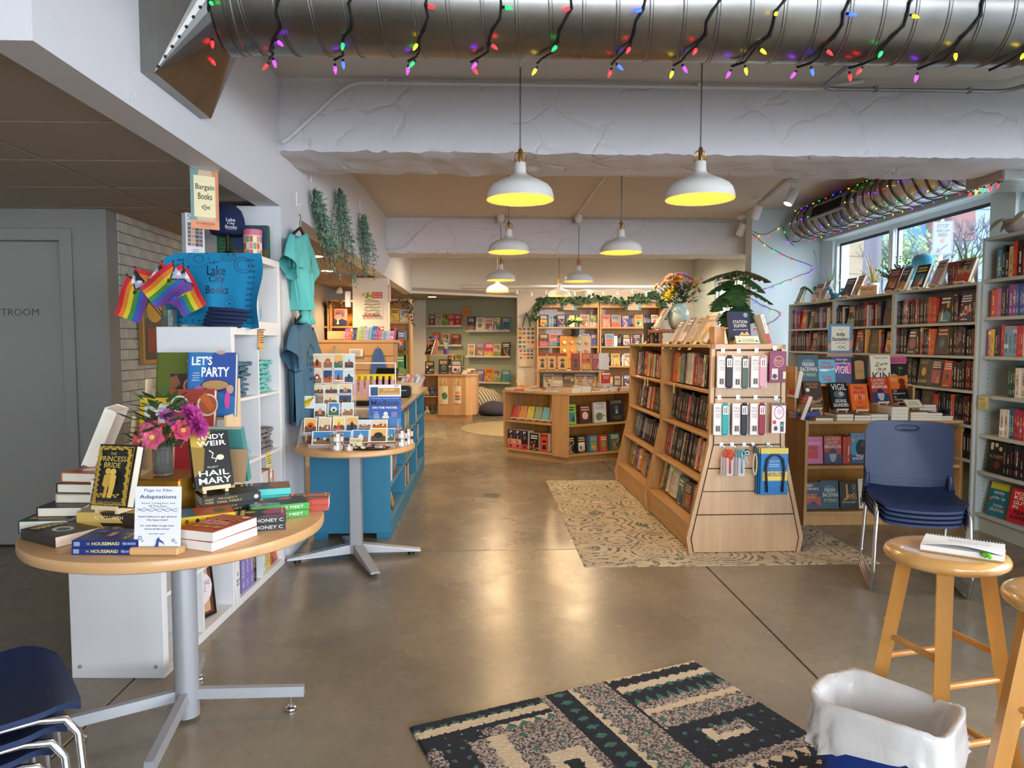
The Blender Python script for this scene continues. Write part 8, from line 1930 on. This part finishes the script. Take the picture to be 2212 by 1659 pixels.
def tote(lb,x,y,z,w_,h_,hl,col,prints,hcol=None,tuck=False):
 r=thing('tote_bag',lb,'bag','canvas tote bags',T(x,y,z));m_=M('canvas_'+col.strip('#'),col,.9,bump=.2,bscale=150)
 f=lambda u,v:((u-.5)*w_*(1-(.25*max(0,v-.75)if tuck else 0)),-.03*math.sin(PI*u)-.01,-hl-h_*v)
 MB().grid(f,12,8).grid(lambda u,v:((u-.5)*w_,-.003,-hl-h_*v),2,2).build('bag_body',m_,r,True)
 for s_ in(-1,1):MB().tube([(s_*w_*.22,-.03,-hl-.01),(s_*w_*.12,-.02,-hl*.4),(0,-.01,0),(0,-.01,.005)],.009,6).build('handle',M('strap_'+(hcol or col).strip('#'),hcol or col,.9),r,True)
 mb=MB()
 for(u,v,ru,rv,c)in prints:mb._add([tuple(Vector(f(u+ru*math.cos(a),v+rv*math.sin(a)))+Vector((0,-.003,0)))for a in[k*PI/5 for k in range(10)]],[tuple(range(10))],hx(c))
 mb.build('print',PRINT,r);tag(MB().tube([(0,-.0,0),(0,-.03,0),(0,-.032,.012)],.003,5).build('wall_hook',CHROME,None,Mx=T(x,y+.002,z)),'steel hook for the '+lb.split(' hanging')[0],'hook','tote hooks')
rg_=random.Random(9);pr_=[(.15+.23*(i%4),.1+.2*(i//4),.09,.06,('#b8402c','#3f7a3a','#c9a02c','#3f6a9a','#8a4a7a')[(i*3)%5])for i in range(18)]
tote('large tote printed with coloured vehicles hanging on the rear pilaster',.84,13.985,2.05-.1,.36,.43,.26,'#d8ccb4',pr_,'#2f6a3a');tote('smaller cream tote with little vehicles hanging lower on the pilaster',.84,13.985,1.42,.31,.34,.17,'#d6c9b0',pr_[:12],None,True)
tote('canvas tote with green bear hanging on the kids island',-.70,12.545,.80,.22,.32,.18,'#d6c39a',[(.55,.55,.22,.2,'#2f6a34'),(.4,.45,.06,.06,'#1f4a24'),(.65,.4,.05,.05,'#c84a3a')],None);tote('canvas tote with red lettered picture hanging on the kids island',-.46,12.53,.80,.21,.31,.18,'#d6c39a',[(.5,.4,.2,.1,'#c8863a'),(.5,.6,.26,.07,'#b83a34'),(.5,.75,.26,.05,'#4a6a4a')],None)
def bean(lb,x,y,s_,mat):
 r=MB().lathe([(.001,0),(.30,.0),(.40,.06),(.42,.16),(.36,.28),(.22,.38),(.08,.42),(.001,.425)],28)
 for i,(a,b_,c)in enumerate(r.v):r.v[i]=(a*(1+.06*noise.noise((a*4,b_*4,c*4+x))),b_*(1+.06*noise.noise((a*4,b_*4+3,c*4))),c*(1+.1*noise.noise((a*5,b_*5,7))))
 tag(r.build('bean_bag',mat,None,True,Mx=T(x,y,0,s=s_)),lb,'bean bag','bean bags in the reading corner')
def striped():
 m,nt,b=nodes_of('striped_canvas');wv=nd(nt,'ShaderNodeTexWave',i_Scale=5.5);nt.links.new(coords(nt,rot=(.6,.5,0)),wv.inputs['Vector']);rp=nd(nt,'ShaderNodeValToRGB');rp.color_ramp.interpolation='CONSTANT';rp.color_ramp.elements[0].color=(*hx('#6a6252'),1);rp.color_ramp.elements[1].position=.35;rp.color_ramp.elements[1].color=(*hx('#c9bca0'),1);nt.links.new(wv.outputs['Color'],rp.inputs['Fac']);nt.links.new(rp.outputs['Color'],b.inputs['Base Color']);b.inputs['Roughness'].default_value=.9;return m
bean('striped canvas bean bag against the sage wall',-.02,14.2,(1.0,.75,1.15),striped());bean('slate grey bean bag on the concrete by the sage wall',.22,13.55,(.8,.7,.62),M('slate_fabric','#43424e',.9,bump=.2,bscale=60))
rg_=random.Random(1)
for k in range(7):
 o=MB().sphere((0,0,.07),.07,12,8).sphere((0,-.03,.16),.05,12,8).sphere((-.035,-.03,.2),.018,8,5).sphere((.035,-.03,.2),.018,8,5).sphere((-.05,-.05,.03),.03,8,5).sphere((.05,-.05,.03),.03,8,5)
 c=('#b89a6a','#4a6a8a','#8a5a4a','#d0c4a8','#6a7a4a','#c8b48a','#3a3a40')[k];zt_=(.443,.443,.443,.1,.1,.1,.1)[k]
 tag(o.build('plush_toy',M('plush_%d'%k,c,.95),None,True,Mx=KI@T(.07+.10*(k%3),.10+.10*(k//3),zt_+.002,s=.7)),'%s plush toy in the kids island, %s'%(cname(hx(c)),('upper shelf','upper shelf','upper shelf','floor level','floor level','floor level','floor level')[k]),'plush toy','plush toys')
# ---- rear bookcases
for u,F in enumerate((T(1.05,13.62,0),T(2.265,13.62,0))):
 for j,z in enumerate((1.68,1.31,.93,.52)):
  fx_=[[(.02,.17),(.36,.17),(.80,.19),(1.0,.14)],[(.02,.18),(.20,.17),(.84,.16),(1.02,.12)],[(.05,.17),(.95,.15)],[(.3,.15),(.6,.16)]][j]if u==0 else[[(.02,.16),(.20,.16),(.40,.16),(.66,.16),(.98,.13)],[(.08,.17),(.42,.16),(.62,.16)],[(.2,.18),(.46,.13)],[(.25,.16),(.44,.16)]][j]
  cl_=['#221c1c','#1c1c24','#3a2f5a','#3a2424','#c89a8a','#c46a6a','#5a7a5a','#8a8a90','#7a9ab0','#4a3a8a','#2a2a30','#d0a04a','#26263a','#c9bca0']
  row(F,.02,1.12,'ya','',400+u*10+j,z=z,h=(.19,.24),t=(.016,.034),y0=.05,stuff=STUFF,faces=[(x,w_,.235,.03,cl_[(u*5+j*3+q*2)%14],'rand','%s %s, %s on shelf %s from the top'%(('rear young adult fantasy book','rear young adult fiction book')[u],'faced out',ordn(q+1),ORD[j+1]))for q,(x,w_)in enumerate(fx_)],group='faced books in the rear cases')
for x,lb,t3 in((1.48,'fantasy',('YOUNG','ADULT','FANTASY')),(2.72,'fiction',('YOUNG ADULT','FICTION &','NON FICTION'))):
 p=PR(.30,.17);p.rect(0,0,1,1,'#5a8a98').poly([(0,0),(.2,0),(.12,1),(0,1)],'#2f4a4a').rect(.17,.08,.83,.92,'#dcb08a')
 for k in range(3):p.text(t3[k],.24,.66-.24*k,.76,.82-.24*k,'#4a2a22',.01)
 sign_mesh(p,.30,.17,T(x,13.60,2.0),'shelf_sign','blue-edged genre sign for %s on the rear cornice'%lb,'#5a8a98')
garland('glossy green ivy garland along the rear bookcase tops',[(.95,13.6,1.75),(1.0,13.58,2.0),(1.05,13.58,2.15)]+[(1.15+.18*i,13.62,2.21+.03*math.sin(i*1.3))for i in range(12)]+[(3.25,13.6,2.34),(3.32,13.58,2.3),(3.45,13.58,2.1),(3.5,13.58,1.9)],420,'#2c4a2a',5,.085,'ivy_garland')
tag(MB().cyl((0,0,0),(0,0,.22),.10,n=24).build('white_tub',WHITEP,None,40,Mx=T(2.05,13.85,2.171)),'plain white tub on the rear bookcase','tub')
sd=thing('sticker_display','two-leaf tan display of hair clips before the rear case','display',None,T(1.42,13.2,.0))
MB().box(0,0,.9,.30,.02,1.50).box(.0,0,0,.02,.2,.9).box(.28,0,0,.30,.2,.9).build('panel',M('cork','#b8803a',.8),sd);MB().box(.30,.0,.9,.58,.02,1.50).build('panel',M('grey_board','#9a8a6a',.8),sd)
for i in range(12):MB().sphere((.08+.14*(i%4),-.012,1.38-.15*(i//4)),.035,10,6,(1,.3,.9)).build('hair_clip',M('clip_%d'%(i%4),('#d8c8a8','#d88a70','#8a8a98','#c8607a')[i%4],.4),sd,True)
po=thing('potted_poinsettia','yellow poinsettia in a black pot on the clip display','plant',None,T(1.70,13.18,1.5));MB().lathe([(.06,0),(.08,.14),(.001,.14)],18).build('pot',BLACKP,po,40)
mb=MB()
for k in range(5):flower(mb,(.09*math.cos(k*1.26),.06*math.sin(k*1.26),.25+.03*(k%2)),.12,hx('#4a6a2c'),hx('#4a6a2c'),7,(math.cos(k*1.26),-.5,1.4),1,k)
for k in range(3):flower(mb,(.07*(k-1),-.04,.31),.07,hx('#d8c868'),hx('#b8a83a'),7,(0,-.6,1),1,k)
mb.build('foliage',attr_mat('petals',.6),po)
# ---- island goods
LF=T(.66,8.60,.81,rz=-8)
def MUR(bg,ink='#1c1614'):
 return lambda p:p.rect(0,.82,1,1,'#c23a20').text('MURDLE',.1,.86,.9,.95,ink,.02).ell(.5,.5,.16,.16,ink).rect(.2,.55,.8,.6,ink).poly([(.25,.12),(.75,.12),(.62,.4),(.38,.4)],ink).ell(.5,.45,.1,.05,bg)
for i,(x,w_,c,a,t)in enumerate(((.0,.10,'#e0a868',MUR('#e0a868'),.05),(.115,.10,'#e0aa66',MUR('#e0aa66'),.05),(.24,.11,'#e0b45a',MUR('#e0b45a'),.07),(.40,.11,'#8a2420',MUR('#8a2420','#1c2a1c'),.07),(.53,.11,'#c8482a','rand',.05),(.65,.12,'#8a4a34','rand',.05),(.735,.12,'#dcdce4',None,.05))):
 dbook(LF@T(x,.02,.247,rx=-14,rz=4),w_,.205,t,c,'%s puzzle book on the island ledge, %s along'%(cname(hx(c)),ordn(i+1)),a,'puzzle books on the island ledge',seed=i+60)
for i,(x,w_,c,rz)in enumerate(((.06,.13,'#c9b48a',0),(.16,.16,'#8a8068',6),(.30,.17,'#4a3a2a',4),(.44,.13,'#c8b8a0',-4),(.57,.13,'#c9bca8',0),(.66,.06,'#1f5a34',0))):
 dbook(LF@T(x,.03,.006,rx=-16,rz=rz),w_,.19,.025,c,'%s hardback leaning under the island ledge, %s along'%(cname(hx(c)),ordn(i+1)),'rand','books under the island ledge',soft=False,seed=i+80)
rg_=random.Random(7)
def ip(a,b_):return LA+(LC-LA)*a+nA*b_ if b_ is not None else LA
GI='journals lying on the island'
for i in range(15):
 a=.08+.052*i;b_=.10+.17*(i%3);P0=LA+dA*(lenA*a)+nA*b_;n=rg_.choice((1,2,2,3))
 for k in range(n):
  c=rg_.choice(('#c9b48a','#d8cfc0','#3a3430','#b8a088','#c87a4a','#8a9aa0','#e0d4c0','#4a4a5a','#c0563a'))
  flat(P0.x,P0.y,.811+.0145*k+(i%2)*.0,.12,.17,.014,angA+rg_.uniform(-12,12)+90*(i%2),c,'%s journal in island pile %s, %s up'%(cname(hx(c)),ordn(i+1),ordn(k+1)),'rand' if k==n-1 else None,GI,seed=i)
for i in range(7):
 P0=LC+dR*(.14+.135*i)+nR*(.13 if i not in(3,4)else .16);n=(3,4,1,2,3,2,2)[i]
 for k in range(n):
  c=('#d8c8a0','#e0e0e4','#c8303a','#d8d0c4','#d8a8a0','#c83a44','#d9c84a')[i]
  flat(P0.x,P0.y,.811+.0185*k,.13,.18,.018,angR+rg_.uniform(-6,6),c,'%s book in the island end pile %s, %s up'%(cname(hx(c)),ordn(i+1),ordn(k+1)),'rand' if k==n-1 else None,GI,seed=i+20)
dbook(T(1.40,8.36,.905,rz=2,rx=-4),.10,.12,.05,'#c4202c','red small guide upright on the white book pile',lambda p:p.rect(.0,.8,1,1,'#e0d8d0').text('THE OFFICIAL',.12,.6,.88,.68,'#f2e8e4',.02).text('GUIDE',.2,.42,.8,.54,'#f2e8e4',.02),None)
for k in range(2):flat(1.45,8.42,.811+.046*k,.12,.16,.045,angR,'#dcdce0','thick white book under the red guide, %s'%('lower','upper')[k],None,None)
GI2='books inside the island'
for i,c in enumerate(('#c23a2c','#d9822c','#c9b02c','#7f9a68','#5fa8ac','#b0a8a0')):
 on_easel(IA@T(.05+.115*i,.10,.452,rz=6),.085,.155,.02,c,'%s pocket notebook on the island, %s in the rainbow row'%(cname(hx(c)),ordn(i+1)),lambda p:p.ell(.5,.75,.05,.02,'#3a342c',8).scrib(.25,.82,.75,.9,1,'#5a4a3a',random.Random(1)),'rainbow notebooks in the island',20)
def PUZ(c1,c2):return lambda p:p.rect(0,.75,1,1,'#1c2238').rect(0,.5,1,.75,'#28202a').rect(0,.25,1,.5,c1).rect(0,0,1,.25,c2).text('P',.3,.8,.7,.95,'#e8d8d0',.02).text('Z',.3,.55,.7,.7,'#d88a7a',.02).text('L',.3,.3,.7,.45,'#2a1c1c',.02).ell(.5,.12,.15,.07,'#2a1c1c')
for i,(x,w_,h_,c,a,t)in enumerate(((.04,.10,.22,'#d8786a',PUZ('#d8a070','#d0606a'),.12),(.145,.10,.22,'#d8786a',PUZ('#d8a070','#d0606a'),.12),(.25,.10,.22,'#2a2030',PUZ('#1c1c24','#b83a34'),.12),(.38,.13,.20,'#1f1c22','rand',.08),(.53,.12,.205,'#c8482c',MUR('#e0c890'),.08),(.67,.10,.20,'#c8a878',MUR('#dcc490'),.06))):
 if x+w_<lenA-.2-.02:dbook(IA@T(x,.04,.113),w_,h_,t,c,'%s puzzle box on the island lower shelf, %s along'%(cname(hx(c)),ordn(i+1)),a,GI2,seed=i+31)
for i,(x,w_,h_,c,a)in enumerate(((.02,.13,.225,'#7fb83a','rand'),(.20,.15,.215,'#4a2a26','rand'),(.40,.17,.235,'#c8c8c4',lambda p:p.text('THINK',.1,.86,.9,.96,'#4a6a8a',.02).text('ENGINEERING',.1,.74,.9,.8,'#2a3a4a',.01).text('IN PLAIN SIGHT',.1,.66,.9,.71,'#2a3a4a',.01).ell(.4,.3,.3,.2,'#6a7a4a').line([(.2,.1),(.5,.45),(.9,.3)],.05,'#3a3a34')),(.62,.20,.26,'#262426',lambda p:p.text('LOOK',.12,.82,.9,.95,'#b8a888').rect(.38,.35,.62,.72,'#4a5a6a').ell(.5,.62,.05,.05,'#8a5a44').poly([(.46,.55),(.54,.55),(.58,.36),(.42,.36)],'#7ab0c8').text('MICHELLE',.2,.2,.85,.27,'#8a7a5a').text('OBAMA',.28,.11,.78,.18,'#8a7a5a')))):
 dbook(IR@T(x,.05,.454,rx=-6),w_,h_,.04,c,'%s large book on the island upper shelf, %s along'%(cname(hx(c)),ordn(i+1)),a,GI2,soft=False,seed=i+91)
for i,(x,w_,h_,c)in enumerate(((.02,.13,.2,'#241f22'),(.17,.13,.2,'#2a2a2e'),(.34,.12,.19,'#4a7a9a'),(.48,.12,.185,'#c4432c'),(.62,.17,.2,'#3f6a54'))):
 dbook(IR@T(x,.05,.114,rz=10,rx=-4),w_,h_,.05,c,'%s book on the island lower shelf, %s along'%(cname(hx(c)),ordn(i+1)),'rand',GI2,soft=False,seed=i+101)
dbook(IA@T(lenA-.13,.0,0),.0001,.0001,.0001,'#000000','x')if 0 else None
cbn=thing('curved_bench','low maple shelf with rounded end by the rear pilaster','shelf',None,T(.45,9.35,0));MB().prism([(0,0,.0),(0,.6,0),(0,.6,.86),(0,.2,.86),(0,.08,.82),(0,.02,.74),(0,0,.6)],(.022,0,0)).build('side_panel',maple('Z'),cbn);MB().box(.022,.02,.74,.6,.35,.76).build('shelf',maple('X'),cbn);MB().box(.022,.33,0,.6,.35,.8).build('back_panel',honey('X'),cbn)
for k in range(4):flat(.62+.1*k,9.52,.7605+.0125*k,.14,.2,.012,20*k,('#2f6a4a','#c8602c','#b8a070','#8a3a34')[k],'%s paper craft set on the curved maple shelf'%('green','orange','tan','red')[k],'rand',None,seed=k)
o=STUFF.build('book_rows',attr_mat('far_spines',.5),None);o['kind']='stuff';o['label']='tightly packed small spines in the far and rear bookcases';o['category']='books'
# ====== STREET OUTSIDE
gnd=MB().box(4.4,-12,-.3,40,40,-.15).build('street',M('asphalt','#5a5c60',.9));gnd['kind']='structure'
bl=thing('street_building','pale blue glass office building across the street','building',None,T(14,34,-.15))
MB().box(0,0,0,26,6,16).build('facade',M('pale_facade','#4f6270',.6),bl)
for j in range(4):
 for i in range(9):MB().box(.5+i*2.8,-.08,1.2+j*3.4,2.8+i*2.8,0,3.7+j*3.4).build('window_pane',M('office_glass','#3f6a88',.15),bl)
bl=thing('street_building','red brick corner tower beyond the signs','building',None,T(21.4,32,-.15));MB().box(0,0,6.2,1.1,1.8,10).build('facade',M('red_brick_far','#553432',.8),bl);MB().box(.1,.2,0,1.0,1.6,6.2).build('ground_floor',M('pale_facade','#4f6270',.6),bl)
bl=thing('street_building','cream stone building seen through the far pane','building',None,T(5.5,20,-.15));MB().box(0,0,0,5.7,5,10).build('facade',M('cream_stone','#6a604c',.8,col2='#625846',nscale=2),bl)
for j in range(12):MB().box(0,-.012,.5*j+.48,5.7,0,.5*j+.5).build('stone_course',M('course_line','#544a3a',.8),bl)
sp=thing('street_sign','white stop-here-on-red sign on a post outside the window','sign',None,T(9.84,15.0,-.15));MB().cyl((0,.03,0),(0,.03,4.6),.03,n=10).build('post',M('steel_conduit','#9a9b9e',.35,.8),sp)
for(z,h_,fn)in((3.42,.70,lambda p:p.rect(0,0,1,1,'#50565a').frame(.04,.02,'#2a3038').text('STOP',.2,.8,.8,.92,'#2a3038',.02).text('HERE ON',.18,.68,.82,.76,'#2a3038',.02).text('RED',.28,.54,.72,.65,'#2a3038',.02).ell(.5,.42,.12,.06,'#c8303a').line([(.75,.3),(.3,.1)],.06,'#2a3038').poly([(.2,.06),(.42,.08),(.28,.22)],'#2a3038')),(4.2,.32,lambda p:p.rect(0,0,1,1,'#50565a').frame(.04,.03,'#2a3038').text('WAY',.2,.6,.8,.9,'#2a3038',.02).line([(.85,.3),(.25,.3)],.09,'#2a3038').poly([(.12,.3),(.34,.48),(.34,.12)],'#2a3038'))):
 pl=MB().box(-.19,-.01,z,.19,.0,z+h_).build('sign_plate',M('sign_white','#50565a',.5),sp,Mx=T(rz=-30));q=PR(.38,h_);fn(q);q.emit(MB(),(-.19,-.01,z),(1,0,0),(0,0,1),(0,-1,0),eps=.001,first=.002).build('lettering',PRINT,pl)
def street_tree(lb,x,y,h_,bare,seed):
 r=thing('street_tree',lb,'tree',None,T(x,y,-.15));rg_=random.Random(seed);tr_=MB();lf=MB()
 sd_=.8 if bare else .42
 def br(p,d,L_,rr_,lv):
  q=p+d*L_;tr_.tube([p,p.lerp(q,.5)+Vector((rg_.uniform(-.05,.05),)*3),q],[rr_,rr_*.8,rr_*.6],5)
  if lv==0 or(not bare and lv<=1):
   if not bare:
    for _ in range(26):
     c=q+Vector((rg_.gauss(0,.4),rg_.gauss(0,.4),rg_.gauss(0,.35)));d2=Vector((rg_.uniform(-1,1),rg_.uniform(-1,1),rg_.uniform(-1,1))).normalized();s_=d2.orthogonal()*.07;lf._add([c,c+d2*.1+s_,c+d2*.2,c+d2*.1-s_],[(0,1,2,3)],tuple(v*rg_.uniform(.7,1.4)for v in hx('#3c5a22')))
  if lv>0:
   for _ in range(4 if bare else 3):br(q,(d+Vector((rg_.uniform(-1,1)*sd_,rg_.uniform(-1,1)*sd_,rg_.uniform(-.1,.5)))).normalized(),L_*.66,rr_*.55,lv-1)
 br(Vector((0,0,0)),Vector((0,0,1)),h_*.38,.09 if h_<10 else .3,4 if bare else 3)
 tr_.build('trunk',M('bark_grey','#302e3a',.9),r,True)
 if lf.v:lf.build('foliage',attr_mat('petals',.6),r)
street_tree('bright green spring tree across the street',15.2,26,5.6,False,3);street_tree('bare branching tree behind the stop sign',12.6,19.5,5.4,True,5);street_tree('thick grey trunk of a street tree by the stone building',9.35,16.9,14,True,8)
tl=thing('traffic_light','dark traffic signal with a lit red hand outside','traffic light',None,T(10.0,16.0,-.15));MB().box(-.12,-.1,3.2,.12,.1,3.6).cyl((0,0.05,0),(0,.05,3.3),.04,n=8).build('housing',BLACKP,tl);MB().box(-.06,-.115,3.28,.06,-.1,3.48).build('signal',M('red_hand','#ff3a2a',.4,emit='#ff3a2a',estr=3),tl)
